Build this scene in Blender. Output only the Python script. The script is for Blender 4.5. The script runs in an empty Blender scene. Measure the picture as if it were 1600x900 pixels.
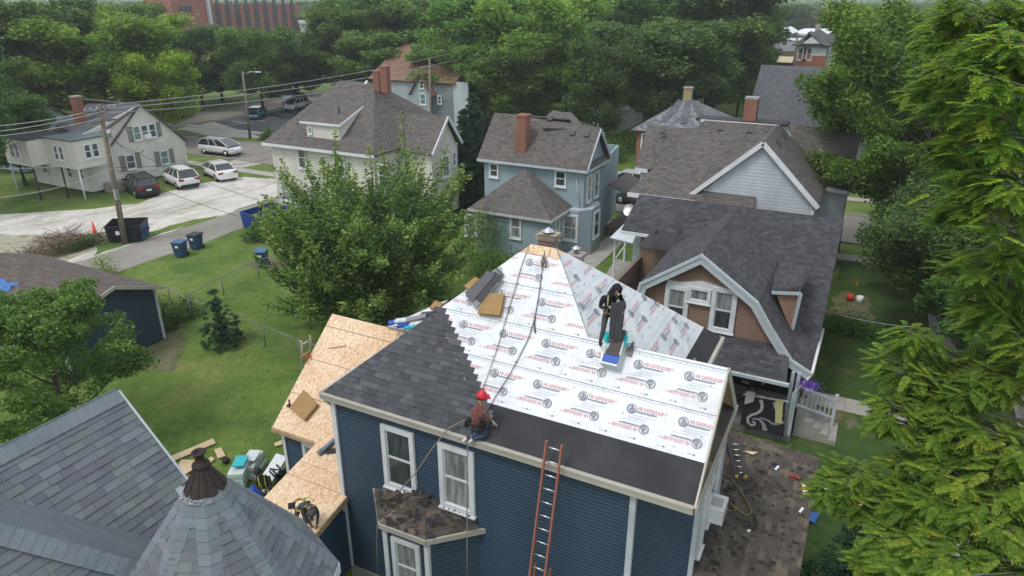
import bpy, math, random
import numpy as np
from mathutils import Vector, Matrix
R_ = math.radians
sc = bpy.context.scene
# ------------------------------------------------------------ camera, sky, sun, exposure
FPX, CH = 1090.0, 15.5
PITCH, YAW = math.atan(455.0/1090.0), R_(27.13)
cd = bpy.data.cameras.new('camera'); cam = bpy.data.objects.new('camera', cd); sc.collection.objects.link(cam)
cd.sensor_width = 36.0; cd.lens = FPX/1600.0*36.0; cd.clip_start = .1; cd.clip_end = 6000
cam.location = (0, 0, CH); cam.rotation_euler = (math.pi/2-PITCH, 0, YAW)
sc.camera = cam
SUN_EL, SUN_AZ = R_(58), R_(205)      # azimuth measured clockwise from +y
w = bpy.data.worlds.new('World'); sc.world = w; w.use_nodes = True
nt = w.node_tree; nt.nodes.clear()
wo = nt.nodes.new('ShaderNodeOutputWorld'); bg = nt.nodes.new('ShaderNodeBackground')
sky = nt.nodes.new('ShaderNodeTexSky'); sky.sky_type = 'NISHITA'; sky.sun_disc = False
sky.sun_elevation = SUN_EL; sky.sun_rotation = SUN_AZ; sky.air_density = 1.2; sky.dust_density = 2.5
# overcast cloud cover: pale even cloud with soft variation over the physical sky
tc = nt.nodes.new('ShaderNodeTexCoord'); mp = nt.nodes.new('ShaderNodeMapping'); mp.inputs['Scale'].default_value = (1, 1, 2.5)
nz = nt.nodes.new('ShaderNodeTexNoise'); nz.inputs['Scale'].default_value = 1.6; nz.inputs['Detail'].default_value = 6
cr = nt.nodes.new('ShaderNodeValToRGB'); cr.color_ramp.elements[0].position = .3; cr.color_ramp.elements[1].position = .7
cr.color_ramp.elements[0].color = (7.6, 8.3, 9.2, 1); cr.color_ramp.elements[1].color = (9.8, 10.2, 10.6, 1)
mx = nt.nodes.new('ShaderNodeMixRGB'); mx.inputs[0].default_value = .72
nt.links.new(tc.outputs['Generated'], mp.inputs[0]); nt.links.new(mp.outputs[0], nz.inputs[0]); nt.links.new(nz.outputs[0], cr.inputs[0])
nt.links.new(sky.outputs[0], mx.inputs[1]); nt.links.new(cr.outputs[0], mx.inputs[2]); nt.links.new(mx.outputs[0], bg.inputs[0])
bg.inputs[1].default_value = .145; nt.links.new(bg.outputs[0], wo.inputs[0])
sd = bpy.data.lights.new('sun', 'SUN'); sun = bpy.data.objects.new('sun', sd); sc.collection.objects.link(sun)
sd.energy = 1.5; sd.angle = R_(14); sd.color = (1, .965, .91)
sdir = Vector((math.sin(SUN_AZ)*math.cos(SUN_EL), math.cos(SUN_AZ)*math.cos(SUN_EL), math.sin(SUN_EL)))
sun.rotation_euler = sdir.to_track_quat('Z', 'Y').to_euler(); sun.location = (0, 0, 60)
sc.view_settings.view_transform = 'Standard'; sc.view_settings.look = 'None'; sc.view_settings.gamma = 1
sc.view_settings.exposure = -.06
# ------------------------------------------------------------ survey: sight lines of the photograph cut with known heights / planes
_r = (math.cos(YAW), math.sin(YAW)); _g = (-math.sin(YAW), math.cos(YAW)); _c, _s = math.cos(PITCH), math.sin(PITCH)
def ray(u, v):
    a = (u-800)/FPX; b = (450-v)/FPX; f = _c+b*_s
    return Vector((a*_r[0]+f*_g[0], a*_r[1]+f*_g[1], -_s+b*_c))
CAMP = Vector((0, 0, CH))
def PZ(u, v, z=0.): d = ray(u, v); return CAMP+d*((z-CH)/d.z)
def PX(u, v, x): d = ray(u, v); return CAMP+d*(x/d.x)
def PY(u, v, y): d = ray(u, v); return CAMP+d*(y/d.y)
def PP(u, v, P, n): d = ray(u, v); n = Vector(n); return CAMP+d*((Vector(P)-CAMP).dot(n)/d.dot(n))
def PF(u, v, F): return CAMP+ray(u, v)*F
def PR(p):
    r = p[0]*_r[0]+p[1]*_r[1]; g = p[0]*_g[0]+p[1]*_g[1]; dz = p[2]-CH; F = g*_c-dz*_s
    return (800+FPX*r/F, 450-FPX*(g*_s+dz*_c)/F, F)
# ------------------------------------------------------------ mesh collector
Z = Vector((0, 0, 1))
class MB:
    def __init__(s): s.V = []; s.F = []; s.M = []; s.U = []; s.T = []; s.sm = []
    def face(s, pts, m=0, uv=None, t=0., sm=False):
        i = len(s.V); s.V += [tuple(p) for p in pts]; n = len(pts)
        s.F.append(tuple(range(i, i+n))); s.M.append(m); s.T.append(t); s.sm.append(sm)
        s.U += ([tuple(q) for q in uv] if uv else [(p[0]+p[1], p[2]) for p in pts])
        return s
    def idx(s, V, F, m=0, t=0., sm=True):
        i = len(s.V); s.V += [tuple(p) for p in V]
        for f in F:
            s.F.append(tuple(i+k for k in f)); s.M.append(m); s.T.append(t); s.sm.append(sm)
            s.U += [(V[k][0]+V[k][1], V[k][2]) for k in f]
        return s
    def hexa(s, c, ax, ay, az, m=0, t=0.):
        c = Vector(c); ax = Vector(ax); ay = Vector(ay); az = Vector(az)
        V = [c+i*ax+j*ay+k*az for i in (-1, 1) for j in (-1, 1) for k in (-1, 1)]
        for f in ((0, 1, 3, 2), (4, 6, 7, 5), (0, 4, 5, 1), (2, 3, 7, 6), (0, 2, 6, 4), (1, 5, 7, 3)):
            s.face([V[q] for q in f], m, t=t)
        return s
    def box(s, a, b, m=0, t=0.):
        a = Vector(a); b = Vector(b); h = (b-a)/2
        return s.hexa((a+b)/2, (h.x, 0, 0), (0, h.y, 0), (0, 0, h.z), m, t)
    def beam(s, p0, p1, w, h, m=0, up=Z, t=0.):
        p0 = Vector(p0); p1 = Vector(p1); d = (p1-p0); L = d.length/2; d.normalize()
        sd_ = d.cross(Vector(up)); 
        if sd_.length < 1e-4: sd_ = d.cross(Vector((1, 0, 0)))
        sd_.normalize(); u = sd_.cross(d)
        return s.hexa((p0+p1)/2, d*L, sd_*(w/2), u*(h/2), m, t)
    def tube(s, pts, rad, n=6, m=0, cap=True, t=0.):
        pts = [Vector(p) for p in pts]; k = len(pts)
        if not hasattr(rad, '__len__'): rad = [rad]*k
        V = []; prev = None
        for i, p in enumerate(pts):
            d = (pts[min(i+1, k-1)]-pts[max(i-1, 0)]).normalized()
            a = prev if prev is not None else (Vector((1, 0, 0)) if abs(d.x) < .8 else Vector((0, 1, 0)))
            a = (a-d*a.dot(d))
            if a.length < 1e-5: a = d.orthogonal()
            a.normalize(); prev = a; b = d.cross(a)
            V += [p+(a*math.cos(2*math.pi*q/n)+b*math.sin(2*math.pi*q/n))*rad[i] for q in range(n)]
        F = [(i*n+q, i*n+(q+1) % n, (i+1)*n+(q+1) % n, (i+1)*n+q) for i in range(k-1) for q in range(n)]
        if cap: F += [tuple(range(n-1, -1, -1)), tuple((k-1)*n+q for q in range(n))]
        return s.idx(V, F, m, t)
    def lathe(s, c, prof, n=12, m=0, axis=Z, t=0.):
        c = Vector(c); ax = Vector(axis).normalized(); a = ax.orthogonal().normalized(); b = ax.cross(a)
        V = [c+ax*z+(a*math.cos(2*math.pi*q/n)+b*math.sin(2*math.pi*q/n))*r for r, z in prof for q in range(n)]
        k = len(prof)
        F = [(i*n+q, i*n+(q+1) % n, (i+1)*n+(q+1) % n, (i+1)*n+q) for i in range(k-1) for q in range(n)]
        F += [tuple(range(n-1, -1, -1)), tuple((k-1)*n+q for q in range(n))]
        return s.idx(V, F, m, t)
    def build(s, name, mats, parent=None, kind=None, smooth=None, bevel=0, label=None):
        if not isinstance(mats, (list, tuple)): mats = [mats]
        off = wloc(parent) if parent else Vector((0, 0, 0))
        me = bpy.data.meshes.new(name)
        V = np.array(s.V, dtype=np.float32).reshape(-1, 3)-np.array(off, dtype=np.float32)
        me.from_pydata(V.tolist(), [], s.F)
        for q in mats: me.materials.append(q)
        if len(mats) > 1: me.polygons.foreach_set('material_index', s.M)
        me.polygons.foreach_set('use_smooth', s.sm if smooth is None else [smooth]*len(s.F))
        uvl = me.uv_layers.new(name='UVMap'); uvl.data.foreach_set('uv', np.array(s.U, dtype=np.float32).ravel())
        if any(s.T): at = me.attributes.new('tone', 'FLOAT', 'FACE'); at.data.foreach_set('value', s.T)
        o = bpy.data.objects.new(name, me); sc.collection.objects.link(o)
        if parent: o.parent = parent
        if kind: o['kind'] = kind
        if label: o['label'] = label
        if bevel:
            b = o.modifiers.new('bevel', 'BEVEL'); b.width = bevel; b.segments = 2; b.limit_method = 'ANGLE'
        return o
def wloc(o):
    v = Vector((0, 0, 0))
    while o: v = v+Vector(o.location); o = o.parent
    return v
def thing(name, loc, label, cat, group=None):
    o = bpy.data.objects.new(name, None); sc.collection.objects.link(o); o.empty_display_size = .2
    o.location = loc; return tag(o, label, cat, group)
def tag(o, label, cat, group=None):
    o['label'] = label; o['category'] = cat
    if group: o['group'] = group
    return o
def copy_tree(o, parent=None):
    c = o.copy(); sc.collection.objects.link(c); c.parent = parent
    for ch in list(o.children): copy_tree(ch, c)
    return c
def dup(o, loc, rz, label, group=None, scale=None):
    c = copy_tree(o); c.location = loc; c.rotation_euler = (0, 0, rz); c['label'] = label
    if group: c['group'] = group
    if scale: c.scale = scale
    return c
# ------------------------------------------------------------ materials
def newmat(name):
    m = bpy.data.materials.new(name); m.use_nodes = True; nt = m.node_tree
    return m, nt, nt.nodes['Principled BSDF']
def N(nt, t, **k):
    n = nt.nodes.new('ShaderNode'+t)
    for a, b in k.items():
        if a in n.inputs: n.inputs[a].default_value = b
        else: setattr(n, a, b)
    return n
def mathn(nt, op, a, b=None, c=None):
    n = nt.nodes.new('ShaderNodeMath'); n.operation = op
    for i, q in enumerate((a, b, c)):
        if q is None: continue
        if isinstance(q, (int, float)): n.inputs[i].default_value = q
        else: nt.links.new(q, n.inputs[i])
    return n.outputs[0]
def mix(nt, f, a, b, blend='MIX'):
    n = nt.nodes.new('ShaderNodeMixRGB'); n.blend_type = blend
    for i, q in enumerate((f, a, b)):
        if isinstance(q, (int, float)): n.inputs[i].default_value = q
        elif isinstance(q, (tuple, list)): n.inputs[i].default_value = tuple(q)+(1,) if len(q) == 3 else q
        else: nt.links.new(q, n.inputs[i])
    return n.outputs[0]
def noise(nt, scale, detail=4, coord='Object', dist=0, vec=None, stretch=None, rough=.55):
    t = N(nt, 'TexNoise', Scale=scale, Detail=detail, Distortion=dist, Roughness=rough)
    if vec is None: vec = nt.nodes.new('ShaderNodeTexCoord').outputs[coord]
    if stretch:
        m = nt.nodes.new('ShaderNodeMapping'); m.inputs['Scale'].default_value = stretch
        nt.links.new(vec, m.inputs[0]); vec = m.outputs[0]
    nt.links.new(vec, t.inputs['Vector']); return t.outputs[0]
def ramp(nt, fac, stops):
    r = nt.nodes.new('ShaderNodeValToRGB'); e = r.color_ramp.elements
    while len(e) < len(stops): e.new(.5)
    for i, (p, c) in enumerate(stops):
        e[i].position = p; e[i].color = tuple(c)+(1,) if len(c) == 3 else ((c[0],)*3+(1,) if len(c) == 1 else c)
    nt.links.new(fac, r.inputs[0]); return r.outputs[0]
def bump(nt, b, h, strength=.3, dist=.02):
    n = nt.nodes.new('ShaderNodeBump'); n.inputs['Strength'].default_value = strength; n.inputs['Distance'].default_value = dist
    nt.links.new(h, n.inputs['Height']); nt.links.new(n.outputs[0], b.inputs['Normal'])
def gen(name, c1, c2=None, scale=3., rough=.7, metal=0., bm=.15, fine=60., dirt=.12, stretch=None, spec=.4):
    m, nt, b = newmat(name); c2 = c2 or tuple(x*.8 for x in c1)
    f = noise(nt, scale, 5, stretch=stretch); col = ramp(nt, f, [(.32, c1), (.68, c2)])
    g = noise(nt, fine, 3); col = mix(nt, dirt, col, ramp(nt, g, [(.3, (0, 0, 0)), (.7, (1, 1, 1))]), 'OVERLAY')
    d = noise(nt, .7, 6); col = mix(nt, dirt*2, col, ramp(nt, d, [(.35, (.45, .43, .4)), (.6, (1, 1, 1))]), 'MULTIPLY')
    nt.links.new(col, b.inputs['Base Color']); b.inputs['Roughness'].default_value = rough; b.inputs['Metallic'].default_value = metal
    b.inputs['Specular IOR Level'].default_value = spec
    if bm: bump(nt, b, g, bm, .01)
    return m
def shingle_mat(name, cols, cw=.22, e=.143, speck=.25, worn=.0, wcol=(.3, .26, .2), useattr=False, rough=.9):
    """asphalt shingles: every tab has its own tone, granule speckle, soft weathering"""
    m, nt, b = newmat(name)
    if useattr:
        a = nt.nodes.new('ShaderNodeAttribute'); a.attribute_name = 'tone'; rnd = a.outputs['Fac']
    else:
        uv = nt.nodes.new('ShaderNodeUVMap'); sp = nt.nodes.new('ShaderNodeSeparateXYZ'); nt.links.new(uv.outputs[0], sp.inputs[0])
        row = mathn(nt, 'FLOOR', mathn(nt, 'DIVIDE', mathn(nt, 'ADD', sp.outputs[1], .003), e))
        sh = mathn(nt, 'FRACT', mathn(nt, 'MULTIPLY', mathn(nt, 'SINE', mathn(nt, 'MULTIPLY', row, 12.99)), 437.5))
        wob = noise(nt, 3.1, 1, vec=uv.outputs[0])
        col_ = mathn(nt, 'FLOOR', mathn(nt, 'ADD', mathn(nt, 'DIVIDE', sp.outputs[0], cw), mathn(nt, 'ADD', mathn(nt, 'MULTIPLY', sh, 7.), mathn(nt, 'MULTIPLY', wob, 2.))))
        cb = nt.nodes.new('ShaderNodeCombineXYZ'); nt.links.new(row, cb.inputs[0]); nt.links.new(col_, cb.inputs[1])
        wn = nt.nodes.new('ShaderNodeTexWhiteNoise'); wn.noise_dimensions = '2D'; nt.links.new(cb.outputs[0], wn.inputs['Vector']); rnd = wn.outputs['Value']
    n = len(cols); r = ramp(nt, rnd, [((i+.5)/n, c) for i, c in enumerate(cols)])
    g = noise(nt, 160, 2); r = mix(nt, speck, r, ramp(nt, g, [(.35, (.1, .1, .1)), (.65, (.9, .9, .9))]), 'OVERLAY')
    d = noise(nt, .55, 5); r = mix(nt, .35, r, ramp(nt, d, [(.3, (.62, .61, .6)), (.7, (1, 1, 1))]), 'MULTIPLY')
    if worn:
        wv = noise(nt, 2.3, 8, rough=.7); r = mix(nt, mathn(nt, 'MULTIPLY', ramp(nt, wv, [(.5, (0, 0, 0)), (.58, (1, 1, 1))]), worn), r, wcol)
    nt.links.new(r, b.inputs['Base Color']); b.inputs['Roughness'].default_value = rough; b.inputs['Specular IOR Level'].default_value = .25
    bump(nt, b, g, .35, .006); return m
def siding_mat(name, c, var=.12):
    m, nt, b = newmat(name)
    f = noise(nt, .8, 6, stretch=(1, 1, .35)); col = mix(nt, 1., c, ramp(nt, f, [(.3, (1-var*2.2,)*3), (.7, (1, 1, 1))]), 'MULTIPLY')
    g = noise(nt, 25, 4, stretch=(.3, .3, 3)); col = mix(nt, var, col, ramp(nt, g, [(.3, (0, 0, 0)), (.7, (1, 1, 1))]), 'OVERLAY')
    nt.links.new(col, b.inputs['Base Color']); b.inputs['Roughness'].default_value = .55; b.inputs['Specular IOR Level'].default_value = .35
    bump(nt, b, g, .08, .004); return m
def leafmat(name, dark, light, tip=None, trans=.3):
    m, nt, b = newmat(name)
    a = nt.nodes.new('ShaderNodeAttribute'); a.attribute_name = 'tone'
    oi = nt.nodes.new('ShaderNodeObjectInfo')
    tv = a.outputs['Fac']
    stops = [(.0, dark), (.6, light)]
    if tip: stops += [(.97, tip)]
    col = ramp(nt, tv, stops)
    hs = nt.nodes.new('ShaderNodeHueSaturation'); nt.links.new(col, hs.inputs['Color'])
    nt.links.new(mathn(nt, 'ADD', mathn(nt, 'MULTIPLY', oi.outputs['Random'], .03), .485), hs.inputs['Hue'])
    nt.links.new(mathn(nt, 'ADD', mathn(nt, 'MULTIPLY', oi.outputs['Random'], .35), 1.0), hs.inputs['Value'])
    col = hs.outputs[0]
    nt.links.new(col, b.inputs['Base Color']); b.inputs['Roughness'].default_value = .55; b.inputs['Specular IOR Level'].default_value = .3
    tr = nt.nodes.new('ShaderNodeBsdfTranslucent'); nt.links.new(mix(nt, 1., col, (1.15, 1.25, .6), 'MULTIPLY'), tr.inputs[0])
    ms = nt.nodes.new('ShaderNodeMixShader'); ms.inputs[0].default_value = trans
    nt.links.new(b.outputs[0], ms.inputs[1]); nt.links.new(tr.outputs[0], ms.inputs[2])
    nt.links.new(ms.outputs[0], nt.nodes['Material Output'].inputs[0]); return m
def osbmat(name):
    m, nt, b = newmat(name)
    v = N(nt, 'TexVoronoi', Scale=22., Randomness=1.); v.feature = 'F1'
    uv = nt.nodes.new('ShaderNodeUVMap'); mpn = nt.nodes.new('ShaderNodeMapping'); mpn.inputs['Scale'].default_value = (1.6, .8, 1); mpn.inputs['Rotation'].default_value = (0, 0, .6)
    nt.links.new(uv.outputs[0], mpn.inputs[0]); nt.links.new(mpn.outputs[0], v.inputs['Vector'])
    wn = nt.nodes.new('ShaderNodeSeparateColor'); nt.links.new(v.outputs['Color'], wn.inputs[0])
    col = ramp(nt, wn.outputs[0], [(.0, (.55, .36, .21)), (.3, (.66, .47, .30)), (.6, (.74, .57, .39)), (1., (.82, .68, .50))])
    d = noise(nt, 1.1, 5); col = mix(nt, .55, col, ramp(nt, d, [(.3, (.80, .55, .38)), (.6, (1, 1, 1))]), 'MULTIPLY')
    nt.links.new(col, b.inputs['Base Color']); b.inputs['Roughness'].default_value = .8
    bump(nt, b, wn.outputs[1], .2, .004); return m
def brickmat(name, c1, c2, mortar, e=.075, w_=.22, rough=.85):
    m, nt, b = newmat(name)
    bt = nt.nodes.new('ShaderNodeTexBrick'); bt.inputs['Scale'].default_value = 1; bt.inputs['Brick Width'].default_value = w_; bt.inputs['Row Height'].default_value = e
    bt.inputs['Mortar Size'].default_value = .008; bt.inputs['Color1'].default_value = c1+(1,); bt.inputs['Color2'].default_value = c2+(1,); bt.inputs['Mortar'].default_value = mortar+(1,)
    uv = nt.nodes.new('ShaderNodeUVMap'); nt.links.new(uv.outputs[0], bt.inputs['Vector'])
    f = noise(nt, 1.2, 6); col = mix(nt, .5, bt.outputs[0], ramp(nt, f, [(.3, (.65, .62, .6)), (.7, (1, 1, 1))]), 'MULTIPLY')
    nt.links.new(col, b.inputs['Base Color']); b.inputs['Roughness'].default_value = rough; bump(nt, b, bt.outputs['Fac'], -.4, .01); return m
def glassmat(name, c, rough=.06):
    m, nt, b = newmat(name); f = noise(nt, 5., 3, stretch=(1.6, 1.6, .22))
    nt.links.new(ramp(nt, f, [(.35, tuple(x*.6 for x in c)), (.65, tuple(min(1, x*1.5) for x in c))]), b.inputs['Base Color'])
    b.inputs['Roughness'].default_value = rough; b.inputs['Specular IOR Level'].default_value = .8; b.inputs['Coat Weight'].default_value = .4; return m
def plain(name, c, rough=.5, metal=0., spec=.4):
    m, nt, b = newmat(name); g = noise(nt, 35, 3)
    nt.links.new(mix(nt, .1, c, ramp(nt, g, [(.3, (0, 0, 0)), (.7, (1, 1, 1))]), 'OVERLAY'), b.inputs['Base Color'])
    b.inputs['Roughness'].default_value = rough; b.inputs['Metallic'].default_value = metal; b.inputs['Specular IOR Level'].default_value = spec; return m
m_trim = gen('white_trim', (.72, .74, .75), (.62, .65, .67), rough=.45, bm=.03, dirt=.08)
m_trimg = gen('grey_white_trim', (.52, .57, .60), (.45, .5, .53), rough=.5, bm=.05)
m_beige = gen('beige_aluminium', (.47, .44, .38), (.41, .385, .33), rough=.45, bm=.03, dirt=.1)
m_navy = siding_mat('navy_siding', (.038, .072, .112))
m_navyd = siding_mat('navy_garage_siding', (.034, .058, .088))
m_blue = siding_mat('light_blue_siding', (.315, .41, .455))
m_white = siding_mat('pale_grey_siding', (.52, .57, .60))
m_cream = siding_mat('cream_siding', (.68, .66, .58))
m_greyh = siding_mat('grey_clapboard', (.36, .42, .46))
m_shA = shingle_mat('charcoal_shingle_tabs', [(.062, .065, .072), (.075, .079, .087), (.09, .094, .103), (.068, .071, .079), (.108, .113, .123)], useattr=True)
m_shF = shingle_mat('slate_blue_shingle_tabs', [(.125, .142, .16), (.152, .172, .188), (.135, .15, .168), (.16, .185, .178), (.128, .134, .156), (.182, .202, .212)], useattr=True)
m_shFc = shingle_mat('slate_blue_shingles', [(.165, .19, .21), (.18, .205, .225), (.195, .218, .238)], cw=.3)
m_shB = shingle_mat('brown_shingles', [(.098, .086, .078), (.14, .124, .11), (.116, .108, .106), (.165, .142, .122), (.126, .118, .116)])
m_shD = shingle_mat('dark_charcoal_shingles', [(.05, .05, .058), (.068, .068, .077), (.088, .088, .098), (.06, .058, .067)])
m_shG = shingle_mat('grey_shingles', [(.10, .105, .115), (.13, .135, .145), (.085, .09, .1)])
m_shO = shingle_mat('rusty_orange_shingles', [(.22, .125, .08), (.27, .155, .10), (.19, .115, .08), (.25, .17, .115)])
m_shW = shingle_mat('weathered_grey_shingles', [(.13, .135, .15), (.2, .2, .215), (.1, .1, .115)], worn=.5, wcol=(.33, .33, .34))
m_shR = shingle_mat('old_brown_shingles', [(.09, .075, .06), (.13, .105, .085), (.075, .063, .055), (.16, .13, .10)], cw=.3, worn=.4, wcol=(.04, .037, .036))
m_felt = gen('black_ice_shield', (.030, .031, .035), (.047, .048, .053), scale=1.5, rough=.8, bm=.3, fine=90, dirt=.2)
m_osb = osbmat('osb_sheathing')
m_ply = gen('plywood_edge', (.50, .37, .22), (.36, .25, .14), scale=8, rough=.8)
m_foam = gen('tan_foam', (.40, .25, .11), (.31, .19, .08), scale=5, rough=.95, bm=.6, fine=120)
m_glass = glassmat('window_glass', (.05, .06, .065)); m_glassc = glassmat('curtained_glass', (.23, .245, .24), .12); m_glassg = glassmat('teal_glass', (.10, .18, .17))
m_deck = gen('roof_edge', (.11, .10, .095), (.08, .075, .07), rough=.8)
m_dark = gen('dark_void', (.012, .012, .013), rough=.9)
m_brick = brickmat('red_brick', (.30, .105, .06), (.24, .085, .05), (.26, .2, .17))
m_brickE = brickmat('tan_brown_brick', (.31, .20, .145), (.265, .17, .12), (.21, .15, .115), e=.1, w_=.3)
m_brickO = brickmat('orange_brick', (.36, .12, .055), (.30, .10, .05), (.3, .2, .15))
m_conc = gen('concrete', (.36, .345, .31), (.28, .265, .24), scale=2, rough=.9, bm=.3)
m_metal = plain('galvanised_metal', (.5, .51, .52), .35, .8); m_alu = plain('aluminium', (.62, .63, .64), .3, .9)
m_black = plain('black_rubber', (.015, .015, .016), .7); m_white_p = plain('white_plastic', (.74, .75, .74), .4)
m_rust = gen('rusted_copper', (.034, .023, .021), (.052, .034, .029), scale=3, rough=.6, metal=.3, bm=.2)
# ------------------------------------------------------------ building helpers
def frame_of(pts):
    pts = [Vector(p) for p in pts]; n = Vector((0, 0, 0))
    for i in range(len(pts)): n += (pts[i]-pts[0]).cross(pts[(i+1) % len(pts)]-pts[0])
    n.normalize()
    return n
def basis(pts, flip=None):
    n = frame_of(pts)
    if abs(n.z) > .05:
        if n.z < 0: n = -n
    elif flip is not None and n.dot(Vector(flip)) < 0: n = -n
    s = (Z-n*n.z)
    if s.length < 1e-3: s = Vector((0, 1, 0))
    s.normalize(); h = s.cross(n); return n, h, s
def clip(poly, a, b, c):
    """keep a*x+b*y<=c"""
    out = []
    for i in range(len(poly)):
        p = poly[i]; q = poly[(i+1) % len(poly)]; dp = a*p[0]+b*p[1]-c; dq = a*q[0]+b*q[1]-c
        if dp <= 0: out.append(p)
        if (dp < 0 < dq) or (dq < 0 < dp):
            t = dp/(dp-dq); out.append((p[0]+(q[0]-p[0])*t, p[1]+(q[1]-p[1])*t))
    return out
def courses(mb, pts, e, t=.012, t0=.002, flip=None, m=0, lift=0., butt=True):
    pts = [Vector(p) for p in pts]; n, h, s = basis(pts, flip); O = pts[0]
    P = [((p-O).dot(h), (p-O).dot(s)) for p in pts]
    hz, sz = O.dot(h), O.dot(s)
    base = math.floor((min(q[1] for q in P)+sz)/e)
    k = base
    while k*e-sz < max(q[1] for q in P)-1e-4:
        a, b = k*e-sz, (k+1)*e-sz; k += 1
        c = clip(clip(P, 0, -1, -a), 0, 1, b)
        if len(c) < 3: continue
        lo = min(q[1] for q in c)
        def pt(q, ex=None): return O+h*q[0]+s*q[1]+n*(lift+(ex if ex is not None else t0+(t-t0)*max(0, (b-q[1])/e)))
        mb.face([pt(q) for q in c], m, [(q[0]+hz, q[1]+sz) for q in c])
        if butt:
            L = [q for q in c if abs(q[1]-lo) < 1e-5]
            if len(L) >= 2:
                q0 = min(L); q1 = max(L)
                mb.face([pt(q0, 0), pt(q1, 0), pt(q1), pt(q0)], m, [(q0[0]+hz, q0[1]+sz-.002), (q1[0]+hz, q1[1]+sz-.002), (q1[0]+hz, q1[1]+sz), (q0[0]+hz, q0[1]+sz)])
    return mb
def slab(mb, pts, th, m=0, flip=None, up=0.):
    """solid sheet: outline pts, thickness th below the given face"""
    pts = [Vector(p) for p in pts]; n, h, s = basis(pts, flip)
    if frame_of(pts).dot(n) < 0: pts = pts[::-1]
    T = [p+n*up for p in pts]; B = [p+n*(up-th) for p in pts]; k = len(pts); O = Vector((0, 0, 0))
    uv = [((p-O).dot(h), (p-O).dot(s)) for p in T]
    mb.face(T, m, uv); mb.face(B[::-1], m, uv[::-1])
    for i in range(k):
        j = (i+1) % k; mb.face([B[i], B[j], T[j], T[i]], m)
    return mb
def roof(parent, polys, mat, e=.143, name='roof', t=.012, deck=.12, edge=None):
    mb = MB()
    for p in polys: courses(mb, p, e, t)
    o = mb.build(name, mat, parent)
    d = MB()
    for p in polys:
        p = [Vector(q) for q in p]; n, h, s_ = basis(p); p = [p[0]+h*(q-p[0]).dot(h)+s_*(q-p[0]).dot(s_) for q in p]; slab(d, p, deck, up=-.004)
    d.build('roof_deck', edge or m_deck, parent)
    return o
def lap(mb, pts, e, t, flip=None):
    """dutch lap siding: flat lower face, cove sloping back under the next course"""
    pts = [Vector(p) for p in pts]; n, h, s = basis(pts, flip); O = pts[0]; P = [((p-O).dot(h), (p-O).dot(s)) for p in pts]; hz, sz = O.dot(h), O.dot(s); k = math.floor((min(q[1] for q in P)+sz)/e)
    while k*e-sz < max(q[1] for q in P)-1e-4:
        a = k*e-sz; k += 1
        for s0, s1, d0, d1 in ((a, a+e*.68, t, t*.92), (a+e*.68, a+e, t*.92, t*.05)):
            c = clip(clip(P, 0, -1, -s0), 0, 1, s1)
            if len(c) < 3: continue
            mb.face([O+h*q[0]+s*q[1]+n*(d0+(d1-d0)*(q[1]-s0)/(s1-s0)) for q in c], 0, [(q[0]+hz, q[1]+sz) for q in c])
        L = [q for q in clip(clip(P, 0, -1, -a), 0, 1, a+.01) if abs(q[1]-a) < 1e-4]
        if len(L) >= 2: q0, q1 = min(L), max(L); f = lambda q, d: O+h*q[0]+s*q[1]+n*d; mb.face([f(q0, 0), f(q1, 0), f(q1, t), f(q0, t)], 0, [(q0[0]+hz, a+sz)]*4)
def walls(parent, polys, mat, e=.12, name='wall', t=.014, core=.12):
    mb = MB()
    for p, f in polys:
        if t > .012: lap(mb, p, e, t*1.25, f)
        else: courses(mb, p, e, t, flip=f)
    for p, f in polys:
        n, h, s = basis([Vector(q) for q in p], f); slab(mb, p, core, flip=f, up=-.003)
    return mb.build(name, mat, parent)
def vwall(x0, y0, x1, y1, z0, z1):
    return [(x0, y0, z0), (x1, y1, z0), (x1, y1, z1), (x0, y0, z1)]
def boards(parent, segs, w_, h_, mat, name='fascia'):
    for a, b in segs: o = MB().beam(a, b, w_, h_).build(name, mat, parent)
    return o
def window(parent, c, r, n, w_, h_, trim=.1, tm=None, gm=None, gm2=None, proud=.05, halves=2, shutters=None, name='window'):
    """c centre on the wall face, r right dir, n outward; frame part > pane, sash, sill"""
    tm = tm or m_trim; gm = gm or m_glass; c = Vector(c); r = Vector(r).normalized(); n = Vector(n).normalized(); u = Z
    f = MB(); W, H = w_/2, h_/2
    for sx in (-1, 1): f.hexa(c+r*sx*(W-trim/2)+n*proud/2, r*trim/2, n*(proud/2+.03), u*H)
    f.hexa(c+u*(H-trim/2)+n*proud/2, r*(W-trim), n*(proud/2+.03), u*trim/2)
    f.hexa(c-u*(H-trim/2)+n*proud/2, r*(W-trim), n*(proud/2+.03), u*trim/2)
    fr = f.build(name, tm, parent)
    iw, ih = W-trim, H-trim
    g2 = (gm, gm2 or gm)
    for k in range(halves):
        zc = ih*(1-(2*k+1)/halves)
        MB().hexa(c+u*zc+n*(.012+(.012 if k else .0)), r*(iw-.03), n*.006, u*(ih/halves-.028)).build('pane', g2[min(k, 1)], fr)
        q = MB(); hh = ih/halves; d = n*(.022)
        for sx in (-1, 1): q.hexa(c+u*zc+r*sx*(iw-.018)+d, r*.018, n*.012, u*hh)
        for sz_ in (-1, 1): q.hexa(c+u*(zc+sz_*(hh-.016))+d, r*(iw-.036), n*.012, u*.015)
        q.build('sash', tm, fr)
    MB().hexa(c-u*(H+.02)+n*(proud/2+.03), r*(W+.03), n*(proud/2+.05), u*.02).build('sill', tm, fr)
    return fr
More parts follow.
